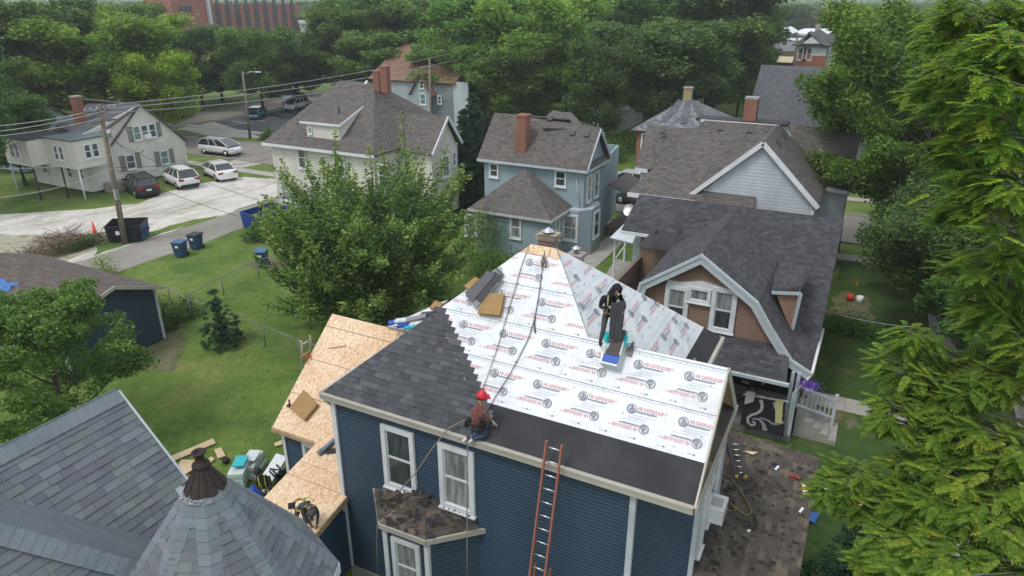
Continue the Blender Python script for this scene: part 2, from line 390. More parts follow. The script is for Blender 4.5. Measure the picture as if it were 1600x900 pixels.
def chimney(parent, x0, y0, x1, y1, z0, z1, mat, capm=None, cap=.08, name='chimney'):
    mb = MB(); 
    for p, f in ((vwall(x0, y0, x1, y0, z0, z1), (0, -1, 0)), (vwall(x1, y0, x1, y1, z0, z1), (1, 0, 0)), (vwall(x0, y1, x1, y1, z0, z1), (0, 1, 0)), (vwall(x0, y0, x0, y1, z0, z1), (-1, 0, 0))):
        k = 0; e = .075; n_ = Vector(f); z = z0
        mb.face(p if f[1] < 0 or f[0] > 0 else p[::-1], 0)
    # proud brick courses
    z = z0; k = 0
    while z < z1-.06:
        k += 1; o_ = .006 if k % 2 else .002
        mb.box((x0-o_, y0-o_, z), (x1+o_, y1+o_, z+.065)); z += .075
    c = mb.build(name, mat, parent)
    MB().box((x0-cap, y0-cap, z1), (x1+cap, y1+cap, z1+.12)).build('chimney_cap', capm or m_conc, c, bevel=.02)
    return c
# ============================================================ GROUND
def groundmat(name, stops, sc1=.25, sc2=3., fine=40, speck=.3, bm=.3):
    m, nt, b = newmat(name)
    a = noise(nt, sc1, 7, rough=.65); c = noise(nt, sc2, 5)
    col = ramp(nt, mathn(nt, 'ADD', mathn(nt, 'MULTIPLY', a, .7), mathn(nt, 'MULTIPLY', c, .3)), stops)
    g = noise(nt, fine, 3); col = mix(nt, speck, col, ramp(nt, g, [(.3, (0, 0, 0)), (.7, (1, 1, 1))]), 'OVERLAY')
    nt.links.new(col, b.inputs['Base Color']); b.inputs['Roughness'].default_value = .95; b.inputs['Specular IOR Level'].default_value = .15
    bump(nt, b, g, bm, .03); return m
g_grass = groundmat('lawn_grass', [(.28, (.05, .095, .022)), (.42, (.085, .145, .03)), (.52, (.125, .185, .04)), (.6, (.17, .205, .06)), (.7, (.24, .215, .10))], .35, 2.6, 22, .45, .8)
g_grassd = groundmat('lawn_grass_painted_shade', [(.3, (.032, .062, .016)), (.5, (.05, .095, .022)), (.6, (.085, .11, .035)), (.7, (.15, .125, .08))], .5, 2.5, 25, .4, .8)  # darker copy of the lawn colours, yard shade put into them
g_gravel = groundmat('pale_gravel', [(.3, (.32, .30, .25)), (.43, (.47, .45, .40)), (.53, (.60, .575, .53)), (.62, (.50, .47, .41)), (.72, (.32, .30, .22))], .22, 1.6, 14, .45, .6)
nt_g = g_gravel.node_tree; bg_ = nt_g.nodes['Principled BSDF']; tr_ = noise(nt_g, .9, 7, stretch=(1., .12, 1), rough=.7)
nt_g.links.new(mix(nt_g, .75, bg_.inputs['Base Color'].links[0].from_socket, ramp(nt_g, tr_, [(.4, (.66, .62, .55)), (.52, (1, 1, 1))]), 'MULTIPLY'), bg_.inputs['Base Color'])
g_dirt = groundmat('bare_dirt', [(.3, (.15, .15, .07)), (.42, (.30, .27, .20)), (.52, (.38, .35, .28)), (.62, (.24, .22, .13)), (.75, (.10, .13, .04))], .8, 3.5, 25)
g_worn = groundmat('worn_grass', [(.3, (.05, .09, .024)), (.42, (.08, .115, .03)), (.50, (.15, .14, .08)), (.56, (.17, .145, .09)), (.62, (.09, .12, .035)), (.8, (.055, .095, .025))], 1.6, 7, 30)
g_alley = groundmat('worn_alley_paving', [(.3, (.20, .185, .16)), (.5, (.27, .25, .22)), (.7, (.34, .32, .28))], .3, 2.5, 30, .25, .2)
g_road = groundmat('street_asphalt', [(.3, (.185, .165, .145)), (.5, (.235, .21, .185)), (.7, (.27, .25, .22))], .2, 3, 30, .15, .1)
g_park = groundmat('dark_asphalt', [(.3, (.06, .065, .075)), (.5, (.085, .09, .10)), (.7, (.11, .115, .12))], .2, 3, 30, .15, .1)
g_walk = groundmat('pavement_concrete', [(.3, (.30, .28, .25)), (.5, (.38, .36, .32)), (.7, (.43, .41, .37))], .5, 4, 40, .15, .1)
def sheet(name, pts, mat, z, kind='structure', parent=None, up=None):
    mb = MB()
    if up: slab(mb, [(p[0], p[1], z) for p in pts], up)
    else: mb.face([(p[0], p[1], z) for p in pts])
    return mb.build(name, mat, parent, kind=kind)
def rect(x0, y0, x1, y1): return [(x0, y0), (x1, y0), (x1, y1), (x0, y1)]
def ragged(pts, step=1.2, amp=.35, seed=1):
    rg = random.Random(seed); out = []
    for i in range(len(pts)):
        a = Vector(pts[i][:2]); b = Vector(pts[(i+1) % len(pts)][:2]); L = (b-a).length; k = max(1, int(L/step)); nrm = Vector((-(b-a).y, (b-a).x))/max(L, .01)
        for j in range(k): q = a+(b-a)*j/k+nrm*rg.uniform(-amp, amp)*(0 if j == 0 else 1); out.append((q.x, q.y))
    return out
def gridsheet(name, x0, y0, x1, y1, mat, step, amp, seed=3, z=0.):
    rg = np.random.RandomState(seed); nx = int((x1-x0)/step); ny = int((y1-y0)/step)
    X, Y = np.meshgrid(np.linspace(x0, x1, nx+1), np.linspace(y0, y1, ny+1)); H = z+rg.uniform(-amp, 0, X.shape)
    V = np.stack([X, Y, H], -1).reshape(-1, 3); F = [(j*(nx+1)+i, j*(nx+1)+i+1, (j+1)*(nx+1)+i+1, (j+1)*(nx+1)+i) for j in range(ny) for i in range(nx)]
    mb = MB(); mb.idx(V.tolist(), F); return mb.build(name, mat, kind='structure')
sheet('ground', rect(-3500, -600, 3500, 5000), g_grass, 0.)
sheet('gravel_lot', ragged([(-80, 13), (-62, 14), (-43.4, 19), (-43.4, 47), (-48, 46.6), (-51.5, 45.6), (-53, 42), (-53.2, 38.6), (-52, 35), (-55, 31.4), (-59, 28), (-80, 24)], 1.5, .35, 2), g_gravel, .004)
sheet('dirt_patch', ragged([(-62, 17), (-44.2, 19), (-44.2, 27), (-48, 27.5), (-55, 24.5), (-62, 21)], 1.1, .5, 4), g_dirt, .008)
sheet('grass_verge', ragged([(-45.2, 26.8), (-43.5, 25.5), (-43.5, 35.8), (-44.5, 33)], .8, .25, 5), g_grass, .012)
sheet('alley', ragged(rect(-43.4, -20, -39.4, 46.4), 2.2, .18, 6), g_alley, .010)
# street running across behind the block, its kerbs, verges and pavements
sheet('cross_street', rect(-260, 50.6, 260, 57.8), g_road, .012)
for a, b in ((50.45, 50.6), (57.8, 57.95)):
    for x0, x1 in ((-260, -44.4), (-38.6, 6.9), (14.2, 260)): MB().box((x0, a, 0), (x1, b, .12)).build('kerb', m_conc, kind='structure')
pv = bpy.data.objects.new('pavement', None)
def pavement(x0, y0, x1, y1, step=1.6, th=.045):
    """pavement of separate slabs with recessed joints; the slabs near enough to tell apart are objects"""
    mb = MB(); L = max(x1-x0, y1-y0); k = int(L/step); along = (x1-x0) > (y1-y0)
    root = sheet('pavement', rect(x0, y0, x1, y1), g_dirt, .012); me = None
    for i in range(k):
        if along: a = (x0+(x1-x0)*i/k+.015, y0, .012); b = (x0+(x1-x0)*(i+1)/k-.015, y1, th)
        else: a = (x0, y0+(y1-y0)*i/k+.015, .012); b = (x1, y0+(y1-y0)*(i+1)/k-.015, th)
        c = ((a[0]+b[0])/2, (a[1]+b[1])/2, 0); s_, t_, d_ = PR(c)
        if d_ > 0 and -50 < s_ < 1650 and s_ and -10 < t_ < 920 and d_ < 75:
            if me is None:
                q = MB().box((-(b[0]-a[0])/2, -(b[1]-a[1])/2, .012), ((b[0]-a[0])/2, (b[1]-a[1])/2, th)).build('paving_slab', g_walk, root); me = q.data
            else: q = bpy.data.objects.new('paving_slab', me); sc.collection.objects.link(q); q.parent = root
            q.location = (c[0], c[1], random.uniform(0, .006))
        else: mb.box(a, b)
    if mb.F: mb.build('far_paving', g_walk, root, kind='stuff')
    return root
pavement(-56, 46.8, -44, 48.0); pavement(-38.6, 46.8, 4.2, 48.0); pavement(-80, 62.3, 60, 63.5, 2.2)
pavement(4.3, -5, 5.6, 50.2); pavement(-.7, 27.6, 4.25, 28.7, 1.3); pavement(-62, 46.8, -56.2, 48)
pavement(-15.2, 24.6, -13.8, 46.6, 1.5)
sheet('side_street', rect(7.2, -60, 13.9, 50.4), g_road, .012); sheet('side_street', rect(7.2, 58, 13.9, 300), g_road, .012)
for x in (7.05, 13.9): MB().box((x, -60, 0), (x+.15, 50.4, .12)).build('kerb', m_conc, kind='structure')
sheet('west_street', rect(-87.5, -60, -80, 400), g_road, .014)
for x in (-87.65, -80): MB().box((x, 58, 0), (x+.15, 260, .12)).build('kerb', m_conc, kind='structure')
sheet('driveway_apron', ragged([(-57, 48.1), (-54.5, 48.1), (-54, 50.5), (-58, 50.5)], 1, .1), g_walk, .016)
sheet('parking_lot', [(-79, 66.5), (-66.5, 61.8), (-62, 65), (-60.5, 74), (-68, 86), (-77.6, 86)], g_park, .012)
sheet('parking_lot_apron', [(-79, 60.5), (-70, 58.6), (-64.5, 60.5), (-66.6, 61.7), (-79, 66.3)], g_walk, .014)
mb = MB()
for i in range(7): mb.beam((-77.3, 68+i*2.6, .02), (-73.2, 67.2+i*2.6, .02), .12, .008)
for i in range(4): mb.beam((-66.9, 66+i*2.7, .02), (-62.8, 66.2+i*2.7, .02), .12, .008)
mb.build('parking_bay_lines', plain('line_paint', (.6, .58, .5)), kind='structure')
mb = MB(); 
for a, b in (((-79.2, 66.6), (-77.8, 86)), ((-77.8, 86.2), (-68, 86.2))): mb.beam((a[0], a[1], .07), (b[0], b[1], .07), .3, .14)
mb.build('lot_kerb', m_conc, kind='structure')
sheet('bare_patch', ragged([(-33.8, 28.6), (-31.2, 28.8), (-31.0, 30.4), (-33.5, 30.6)], .6, .2, 8), g_worn, .008)
sheet('bare_patch', ragged([(-30.6, 19.6), (-27.6, 17.0), (-25.9, 17.4), (-27.2, 19), (-30, 21.2)], .5, .2, 9), g_worn, .008)
sheet('bare_patch', ragged([(-36.9, 32.0), (-35.4, 31.6), (-35.2, 37), (-36.6, 37)], .8, .2, 10), g_worn, .008)
sheet('painted_shade_yard', ragged([(-3.6, 17), (4.1, 15), (4.1, 46.5), (-.6, 46.5), (-.6, 29), (-.7, 24)], 1.2, .25, 11), g_grassd, .006)  # lawn sheet that carries the yard's shade in its colour
sheet('bare_patch', ragged([(-.2, 26.1), (1.2, 26.3), (1.4, 27.4), (-.1, 27.5)], .5, .3, 12), g_worn, .010)
sheet('bare_patch', ragged([(-.4, 37.4), (1.8, 37.6), (1.4, 40.9), (-.2, 41.2)], .5, .3, 14), g_worn, .010)
# short grass blades where the lawn is close enough to show them
def blades(name, areas, n, seed, mat, h0=.04, h1=.09, wd=.012, holes=()):
    rg = np.random.RandomState(seed); P = []
    for poly, frac in areas:
        xs = [p[0] for p in poly]; ys = [p[1] for p in poly]; k = int(n*frac)
        q = np.stack([rg.uniform(min(xs), max(xs), k), rg.uniform(min(ys), max(ys), k)], 1); P.append(q)
    P = np.concatenate(P)
    for (a, b, c, d) in holes: P = P[~((P[:, 0] > a) & (P[:, 0] < c) & (P[:, 1] > b) & (P[:, 1] < d))]
    k = len(P); az = rg.uniform(0, 6.28, k); h = rg.uniform(h0, h1, k); r = rg.uniform(.2, .8, k)*h; wv = np.stack([np.cos(az), np.sin(az), 0*az], 1)*wd
    ln = np.stack([np.sin(az)*r, -np.cos(az)*r, h], 1); B = np.concatenate([P, np.zeros((k, 1))], 1)
    V = np.stack([B-wv, B+wv, B+ln], 1).reshape(-1, 3); return fast_mesh(name, V, 3, mat, rg.uniform(0, 1, k), kind='stuff')
def fast_mesh(name, V, fs, mat, tone=None, parent=None, kind=None, link=True, extra=None):
    me = bpy.data.meshes.new(name); nv = len(V); nf = nv//fs
    me.vertices.add(nv); me.vertices.foreach_set('co', np.asarray(V, dtype=np.float32).ravel())
    me.loops.add(nv); me.loops.foreach_set('vertex_index', np.arange(nv, dtype=np.int32))
    me.polygons.add(nf); me.polygons.foreach_set('loop_start', np.arange(0, nv, fs, dtype=np.int32)); me.polygons.foreach_set('loop_total', np.full(nf, fs, dtype=np.int32))
    me.update(calc_edges=True); me.materials.append(mat)
    if tone is not None: a = me.attributes.new('tone', 'FLOAT', 'FACE'); a.data.foreach_set('value', np.asarray(tone, dtype=np.float32))
    if not link: return me
    o = bpy.data.objects.new(name, me); sc.collection.objects.link(o)
    if parent: o.parent = parent
    if kind: o['kind'] = kind
    return o
l_grass = leafmat('grass_blade', (.08, .14, .028), (.14, .22, .045), (.20, .24, .07), .5)
gb = blades('lawn_grass', [(ragged(rect(-31, 13, -14.5, 30), 2, .8, 3), .6), (ragged(rect(-39, 22, -14, 45), 2, .8, 3), .4)], 60000, 5, l_grass, .02, .05, .016, holes=((-36.5, 10, -24.9, 21.5), (-31, 16.6, -25.4, 21.6), (-1, 27.4, 5, 29)))
gb.location.z = .004; tag(gb, 'short mown green grass covering the back yards', 'grass')
def leafquads(C, size, rg, flat=.45, asp=.55, jit=.5):
    n = len(C); d = rg.normal(size=(n, 3)); d[:, 2] *= flat; d /= np.linalg.norm(d, axis=1)[:, None]+1e-9
    e = rg.normal(size=(n, 3)); e -= (e*d).sum(1)[:, None]*d; e /= np.linalg.norm(e, axis=1)[:, None]+1e-9
    L = size*(1+jit*rg.uniform(-1, 1, n))[:, None]*.5; d = d*L; e = e*L*asp
    return np.stack([C-d, C-e+d*.1, C+d, C+e+d*.1], 1).reshape(-1, 3)
# ============================================================ MAIN HOUSE (navy, being re-roofed)
EX0, EX1, EY, EZ = -11.32, -1.84, 11.52, 6.2
S2 = math.sqrt(2)
H1 = thing('navy_house', (-7, 15, 0), 'two storey navy blue house with white printed underlayment on its half shingled roof', 'house')
def FS(h, s, up=0.): return Vector((h, EY+s/S2, EZ+s/S2))+Vector((0, -1, 1))/S2*up      # front slope, s metres up from the eave
def RS(y, s, up=0.): return Vector((-2.93-s/S2, y, EZ+s/S2))+Vector((1, 0, 1))/S2*up     # right slope
PKL, PKR = Vector((-7.17, 15.06, 9.74)), Vector((-6.47, 15.06, 9.74))
WR = 8.27; VJ = Vector((-4.99, 13.59, WR)); WE = Vector((EX1, 13.59, WR))
EL, ER = Vector((EX0, EY, EZ)), Vector((EX1, EY, EZ)); BL, BR = Vector((EX0, 19.3, EZ)), Vector((-2.93, 19.3, EZ)); VB = Vector((-2.93, 15.65, EZ)); WB = Vector((EX1, 15.66, EZ))
front = [EL, ER, WE, VJ, PKR, PKL]; right = [PKR, VJ, VB, BR]; left = [EL, PKL, BL]; back = [PKL, PKR, BR, BL]; wback = [VJ, WE, WB, VB]
mb = MB()
for p in (front, right, left, back, wback): slab(mb, p, .1)
mb.build('roof_deck', m_osb, H1)
FH = lambda v: (v.x, (v.z-EZ)*S2)
fp = [FH(v) for v in front]
def on_front(poly, up): return [FS(q[0], q[1], up) for q in poly]
def edge_h(s): return -6.15-1.03*s
m_under, nt_, b_ = newmat('printed_underlayment')
g_ = noise(nt_, 2.2, 6); f_ = noise(nt_, 30, 3); nt_.links.new(mix(nt_, .05, ramp(nt_, g_, [(.3, (.60, .63, .66)), (.7, (.70, .71, .73))]), f_, 'OVERLAY'), b_.inputs['Base Color']); b_.inputs['Roughness'].default_value = .45
sm_ = mix(nt_, .5, b_.inputs['Base Color'].links[0].from_socket, ramp(nt_, noise(nt_, 1.4, 9, rough=.75, dist=1.2), [(.36, (.62, .61, .60)), (.47, (1, 1, 1))]), 'MULTIPLY'); nt_.links.new(sm_, b_.inputs['Base Color'])
w_ = noise(nt_, 1.7, 5, dist=1.5); bump(nt_, b_, w_, .35, .03)
# rolls: each strip of underlayment laps the one below
def rolls(parent, poly, seams, place, up0=.006):
    k = 0
    for i in range(len(seams)-1):
        c = clip(clip(poly, 0, -1, -seams[i]), 0, 1, seams[i+1]+.1)
        if len(c) < 3: continue
        rg = random.Random(i); cc = MB()
        xs = [q[0] for q in c]; a, b = min(xs), max(xs); n_ = 26
        # gently rumpled sheet
        for j in range(n_):
            x0 = a+(b-a)*j/n_; x1 = a+(b-a)*(j+1)/n_; d = clip(clip(c, -1, 0, -x0), 1, 0, x1)
            if len(d) < 3: continue
            ff = lambda q: up0+.003*i+.004*max(0, 1-(q[1]-seams[i])/.3)+.003*math.sin(q[0]*2.3+i)*math.sin(q[1]*3+i)*.5+.0015
            cc.face([place(q[0], q[1], ff(q)) for q in d], 0, d, sm=True)
        cc.build('underlayment_sheet', m_under, parent)
UL = clip(fp, 0, -1, -.86); UL = clip(UL, -1, -1.03, 6.35+.3)  # keep h+1.03 s >= -6.65
rolls(H1, UL, [.86, 1.86, 2.86, 3.86, 4.62], FS)
mb = MB(); c = clip(clip(fp, 0, 1, .9), -1, 0, 7.3); mb.face([FS(q[0], q[1], .004) for q in c], 0, c); 
mb.face([FS(*q, .012) for q in [(-7.3, 0), (EX1, 0), (EX1, .02), (-7.3, .02)]]); mb.build('ice_shield', m_felt, H1)
rp = [(v.y, (v.z-EZ)*S2) for v in right]
RU = clip(rp, 0, -1, -.62)
rolls(H1, RU, [.62, 1.55, 2.5, 3.45, 4.7], RS)
mb = MB(); c = clip(rp, 0, 1, .66); mb.face([RS(*q, .004) for q in c]); mb.build('ice_shield', m_felt, H1)
courses(MB(), left, .143).build('side_shingles', shingle_mat('charcoal_shingle_side', [(.052, .056, .064), (.075, .08, .09), (.1, .105, .117)]), H1)
MB().face([v+Vector((0, .007, .007)) for v in wback]).build('back_felt', m_felt, H1); MB().face([v+Vector((0, .006, .006)) for v in back]).build('back_felt', m_felt, H1)
# --- flat print on the underlayment: ring emblem, lettering, rule line, staples, arrows
ink = plain('grey_ink', (.21, .22, .26), .6); red = plain('red_ink', (.72, .30, .33), .6); inkl = plain('pale_grey_ink', (.36, .38, .42), .6)
def text_tris(body, size):
    cu = bpy.data.curves.new('t', 'FONT'); cu.body = body; cu.size = size; cu.resolution_u = 2; o = bpy.data.objects.new('t', cu); sc.collection.objects.link(o)
    dg = bpy.context.evaluated_depsgraph_get(); me = o.evaluated_get(dg).to_mesh()
    V = [(v.co.x, v.co.y) for v in me.vertices]; F = [tuple(p.vertices) for p in me.polygons]
    o.evaluated_get(dg).to_mesh_clear(); bpy.data.objects.remove(o); bpy.data.curves.remove(cu); return V, F
TXT = text_tris('VB DEFENDER', .115); TPL = text_tris('PLUS', .055); TSM = text_tris('ROOFING UNDERLAYMENT SYNTHETIC', .028); TS2 = text_tris('WALKABLE HIGH TRACTION SURFACE', .022)
def inside(poly, q):
    x, y = q; c = False; j = len(poly)-1
    for i in range(len(poly)):
        a = poly[i]; b = poly[j]
        if (a[1] > y) != (b[1] > y) and x < (b[0]-a[0])*(y-a[1])/(b[1]-a[1])+a[0]: c = not c
        j = i
    return c
def _unused(poly, q):
    s = 0
    for i in range(len(poly)):
        a = poly[i]; b = poly[(i+1) % len(poly)]
        c = (b[0]-a[0])*(q[1]-a[1])-(b[1]-a[1])*(q[0]-a[0]); s += 1 if c > 0 else -1
    return abs(s) == len(poly)
def logo(mb, h, s, flip, place, poly, up):
    sg = -1 if flip else 1
    def T(x, y): return (h+sg*x, s+sg*y)
    def put(V, F, m):
        P = [T(*v) for v in V]
        for f in F:
            if all(inside(poly, P[k]) for k in f): mb.face([place(P[k][0], P[k][1], up) for k in f], m)
    def ring(cx, cy, r0, r1, m, n=20, a0=0, a1=6.2832):
        V = []; F = []
        for i in range(n+1):
            a = a0+(a1-a0)*i/n; V += [(cx+r0*math.cos(a), cy+r0*math.sin(a)), (cx+r1*math.cos(a), cy+r1*math.sin(a))]
        for i in range(n): F.append((2*i, 2*i+1, 2*i+3, 2*i+2))
        put(V, F, m)
    def bar(x0, y0, x1, y1, m): put([(x0, y0), (x1, y0), (x1, y1), (x0, y1)], [(0, 1, 2, 3)], m)
    ring(0, 0, .093, .108, 0); ring(.018, -.028, .034, .062, 0, 16); ring(.018, -.028, 0.001, .02, 0, 10); ring(-.01, -.005, .062, .076, 2, 14, .6, 4.4); ring(0, .055, 0.001, .022, 0, 8)
    put([(x*.78+.125, y+.0) for x, y in TXT[0]], TXT[1], 1); put([(x+.66, y+.04) for x, y in TPL[0]], TPL[1], 1)
    bar(.11, -.045, .56, -.026, 0); bar(.13, -.06, .5, -.053, 2)
    put([(x+.05, y-.135) for x, y in TSM[0]], TSM[1], 2); put([(x+.02, y-.18) for x, y in TS2[0]], TS2[1], 2)
def printing(name, poly, place, rows, h0, per, up, hmin, hmax, dots=True):
    mb = MB(); rg = random.Random(3)
    for s, off in rows:
        h = h0+off
        while h > hmin: h -= per
        while h < hmax:
            logo(mb, h, s, False, place, poly, up); logo(mb, h+.37, s-.37, True, place, poly, up); h += per
        for q in range(int((hmax-hmin)/.09)):
            hh = hmin+q*.09
            for ds, m in ((.235, 2), (.27, 0)):
                a, b = (hh, s+ds), (hh+(.07 if ds < .25 else .0), s+ds+.007)
                if ds > .25 and q % 3 == 0: b = (hh+.014, s+ds+.014)
                elif ds > .25: continue
                if inside(poly, a) and inside(poly, b): mb.face([place(a[0], a[1], up), place(b[0], a[1], up), place(b[0], b[1], up), place(a[0], b[1], up)], m)
            if q % 7 == 3:
                for k, (dx, dy) in enumerate(((0, 0), (.0, .03), (.10, .015))):
                    pass
                A = [(hh, s-.62), (hh+.14, s-.613), (hh+.14, s-.606), (hh, s-.612)]
                if all(inside(poly, q_) for q_ in A): mb.face([place(x, y, up) for x, y in A], 2)
                A = [(hh+.13, s-.635), (hh+.18, s-.61), (hh+.13, s-.585)]
                if all(inside(poly, q_) for q_ in A): mb.face([place(x, y, up) for x, y in A], 0)
        for q in range(int((hmax-hmin)*7)):
            a = (rg.uniform(hmin, hmax), s-rg.uniform(-.3, .7)); r = rg.uniform(.005, .011)
            if inside(poly, a): mb.face([place(a[0]+dx*r, a[1]+dy*r, up+.002) for dx, dy in ((-1, -1), (1, -1), (1, 1), (-1, 1))], 0)
    return mb.build(name, [ink, red, inkl], H1)
UPOLY = clip(clip(fp, 0, -1, -.86), -1, -1.03, 6.35)
if frame_of([FS(*q) for q in UPOLY]).z < 0: pass
printing('printed_lettering', UPOLY, FS, [(1.57, 0), (2.56, -.12), (3.54, -.55), (4.5, -.1)], -2.45, 1.12, .026, EX0, EX1)
printing('printed_lettering', RU, RS, [(1.46, 0), (2.53, .55), (3.55, .0), (4.5, .3)], 16.45, 1.12, .026, 13.3, 19.3)
# nail line seams
mb = MB()
for s in (1.86, 2.86, 3.86):
    c = clip(clip(UPOLY, 0, -1, -(s-.004)), 0, 1, s+.004)
    if len(c) > 2: mb.face([FS(*q, .0225+.003) for q in c])
for s in (1.55, 2.5, 3.45):
    c = clip(clip(RU, 0, -1, -(s-.004)), 0, 1, s+.004)
    if len(c) > 2: mb.face([RS(*q, .0255) for q in c])
for a, b in (((-6.3, .9), (-6.3, 1.8)), ): pass
for i in range(60):
    t = i/60; p = PKR.lerp(VJ, t); q = PKR.lerp(VJ, t+.011); mb.beam(p+Vector((0, 0, .012)), q+Vector((0, 0, .012)), .02, .02)
mb.build('seam_line', ink, H1)
# bare sheathing at the peak
MB().face([FS(*q, .034) for q in [(-7.13, 4.74), (-6.6, 4.72), (-6.62, 4.98), (-7.1, 4.98)]], uv=[(0, 0), (.5, 0), (.5, .3), (0, .3)]).build('bare_sheathing', m_osb, H1)
MB().face([FS(*q, .034) for q in [(-6.52, 4.72), (-6.3, 4.7), (-6.52, 4.95)]], uv=[(0, 0), (.5, 0), (.5, .3)]).build('bare_sheathing', m_osb, H1)
# --- shingles already laid: every tab a piece
def tab_field(parent, poly, place, e, limit, rg, wmin=.13, wmax=.34, mat=None, stagger=None, kindname='shingle', up0=.01, near=None):
    tabs = []; smin = min(q[1] for q in poly); smax = max(q[1] for q in poly); k = 0
    while smin+k*e < smax:
        s0, s1 = smin+k*e, smin+(k+1)*e; h = min(q[0] for q in poly)-rg.uniform(0, .3); hm = max(q[0] for q in poly)
        while h < hm:
            w_ = rg.uniform(wmin, wmax); c = clip(clip(clip(clip(poly, 0, -1, -s0), 0, 1, s1), -1, 0, -(h+.002)), 1, 0, h+w_-.002)
            if stagger and h+w_ > stagger(s0): h += w_; break
            if len(c) >= 3: tabs.append((c, s0, s1, rg.choice((.009, .012, .018)), rg.random()))
            h += w_
        k += 1
    def add(mb, T):
        c, s0, s1, th, tn = T
        f = lambda q: up0+th*(1-(q[1]-s0)/(s1-s0))+.002
        mb.face([place(q[0], q[1], f(q)) for q in c], 0, c, t=tn+1e-4)
        lo = [q for q in c if abs(q[1]-min(x[1] for x in c)) < 1e-5]
        k_ = len(c)
        for i in range(k_):
            a, b = c[i], c[(i+1) % k_]
            if abs(a[1]-s1) < 1e-5 and abs(b[1]-s1) < 1e-5: continue
            mb.face([place(a[0], a[1], up0-.004), place(b[0], b[1], up0-.004), place(b[0], b[1], f(b)), place(a[0], a[1], f(a))], 0, [(a[0], a[1]-.01), (b[0], b[1]-.01), b, a], t=tn*.3+1e-4)  # butt edges dark as cut asphalt, also deepening the course shadow lines in colour
    if near: tabs.sort(key=near)
    for T in tabs[:limit]: m_ = MB(); add(m_, T); m_.build(kindname, mat, parent)
    if tabs[limit:]:
        m_ = MB()
        for T in tabs[limit:]: add(m_, T)
        m_.build(kindname+'_courses', mat, parent, kind='stuff')
rgs = random.Random(11)
SH = clip(fp, 1, 1.03, -6.15+.0); SH = clip(SH, 1, 0, -6.8)
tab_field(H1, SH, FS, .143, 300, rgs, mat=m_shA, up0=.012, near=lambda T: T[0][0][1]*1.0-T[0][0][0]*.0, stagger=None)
# ragged leading edge of the laid courses
mb = MB(); s = 0.; k = 0
while s < 2.8:
    h1 = min(-6.62, edge_h(s)+.16) if s > .3 else -6.62
    h0 = min(-6.8, edge_h(s+.143))-.04
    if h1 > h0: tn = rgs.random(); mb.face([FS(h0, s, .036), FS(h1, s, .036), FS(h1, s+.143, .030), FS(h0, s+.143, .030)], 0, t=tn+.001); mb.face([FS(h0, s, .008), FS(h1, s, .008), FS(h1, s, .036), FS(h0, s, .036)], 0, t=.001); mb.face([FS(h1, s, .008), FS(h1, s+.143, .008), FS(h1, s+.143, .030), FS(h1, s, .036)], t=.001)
    s += .143
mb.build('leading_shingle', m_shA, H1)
# --- fascia, gutter, rakes, soffit
mb = MB(); y = EY-.05
mb.beam((EX0-.04, y, EZ-.09), (EX1, y, EZ-.09), .1, .17); mb.beam((EX0-.04, y-.055, EZ-.02), (EX1, y-.055, EZ-.02), .03, .05)
mb.beam((EX0-.05, y, EZ-.09), (EX0-.05, 19.3, EZ-.09), .1, .17); mb.build('gutter', m_beige, H1)
mb = MB(); mb.face([(EX0, EY, EZ-.16), (EX1, EY, EZ-.16), (EX1, 12.2, EZ-.16), (EX0, 12.2, EZ-.16)]); mb.face([(EX0, 12.2, EZ-.16), (-10.9, 12.2, EZ-.16), (-10.9, 19.3, EZ-.16), (EX0, 19.3, EZ-.16)])
mb.face([(-3.1, 15.2, EZ-.16), (-2.9, 15.2, EZ-.16), (-2.9, 19.4, EZ-.16), (-3.1, 19.4, EZ-.16)]); mb.build('soffit', m_beige, H1)
mb = MB(); ox = EX1+.02
for a, b in ((ER, WE), (WE, WB)):
    a = Vector((ox, a.y, a.z-.09)); b = Vector((ox, b.y, b.z-.09)); mb.beam(a, b, .04, .2, up=(0, (b.z-a.z), -(b.y-a.y)) if False else Z)
mb.build('rake_board', m_beige, H1)
mb = MB(); mb.beam((-2.88, 15.7, EZ-.09), (-2.88, 19.35, EZ-.09), .1, .17); mb.beam((EX0, 19.34, EZ-.09), (-2.88, 19.34, EZ-.09), .08, .17); mb.build('gutter', m_beige, H1)
# gable triangle set back over a shingled pent roof
gx = -2.55; zb = 6.72
walls(H1, [([(gx, 12.0, zb-.25), (gx, 15.2, zb-.25), (gx, 13.59, WR-.14)], (1, 0, 0))], m_navy, .1, 'gable_wall')
pent = [(gx, 12.3, zb), (EX1+.02, 11.5, EZ-.02), (EX1+.02, 15.68, EZ-.02), (gx, 14.95, zb)]
roof(H1, [pent], m_shR, name='pent_roof', edge=m_beige, deck=.08)
MB().beam((EX1+.05, 11.46, EZ-.08), (EX1+.05, 15.7, EZ-.08), .05, .16).build('rake_board', m_beige, H1)
# --- walls
WY = 11.65; WXL = -11.1; CX = -3.1; RX = -1.97; CY = 12.78; WT = EZ-.14; RBX = -3.08
walls(H1, [(vwall(WXL, WY, CX, WY, .5, WT), (0, -1, 0)), (vwall(CX, WY, RX, CY, .5, WT), (1, -1, 0)), (vwall(RX, CY, RX, 15.45, .5, WT), (1, 0, 0)), (vwall(RBX, 15.45, RBX, 19.0, .5, WT), (1, 0, 0)),
          (vwall(RX, 15.45, RBX, 15.45, .5, WT), (0, 1, 0)), (vwall(WXL, 19.0, WXL, WY, .5, WT), (-1, 0, 0)), (vwall(RBX, 19.0, WXL, 19.0, .5, WT), (0, 1, 0))], m_navy, .1, 'siding_wall', t=.02)
mb = MB()
for a, b in (((WXL, WY), (CX, WY)), ((CX, WY), (RX, CY)), ((RX, CY), (RX, 19)), ((WXL, 19), (WXL, WY))): mb.beam((a[0], a[1], .25), (b[0], b[1], .25), .14, .5)
mb.build('foundation', m_conc, H1)
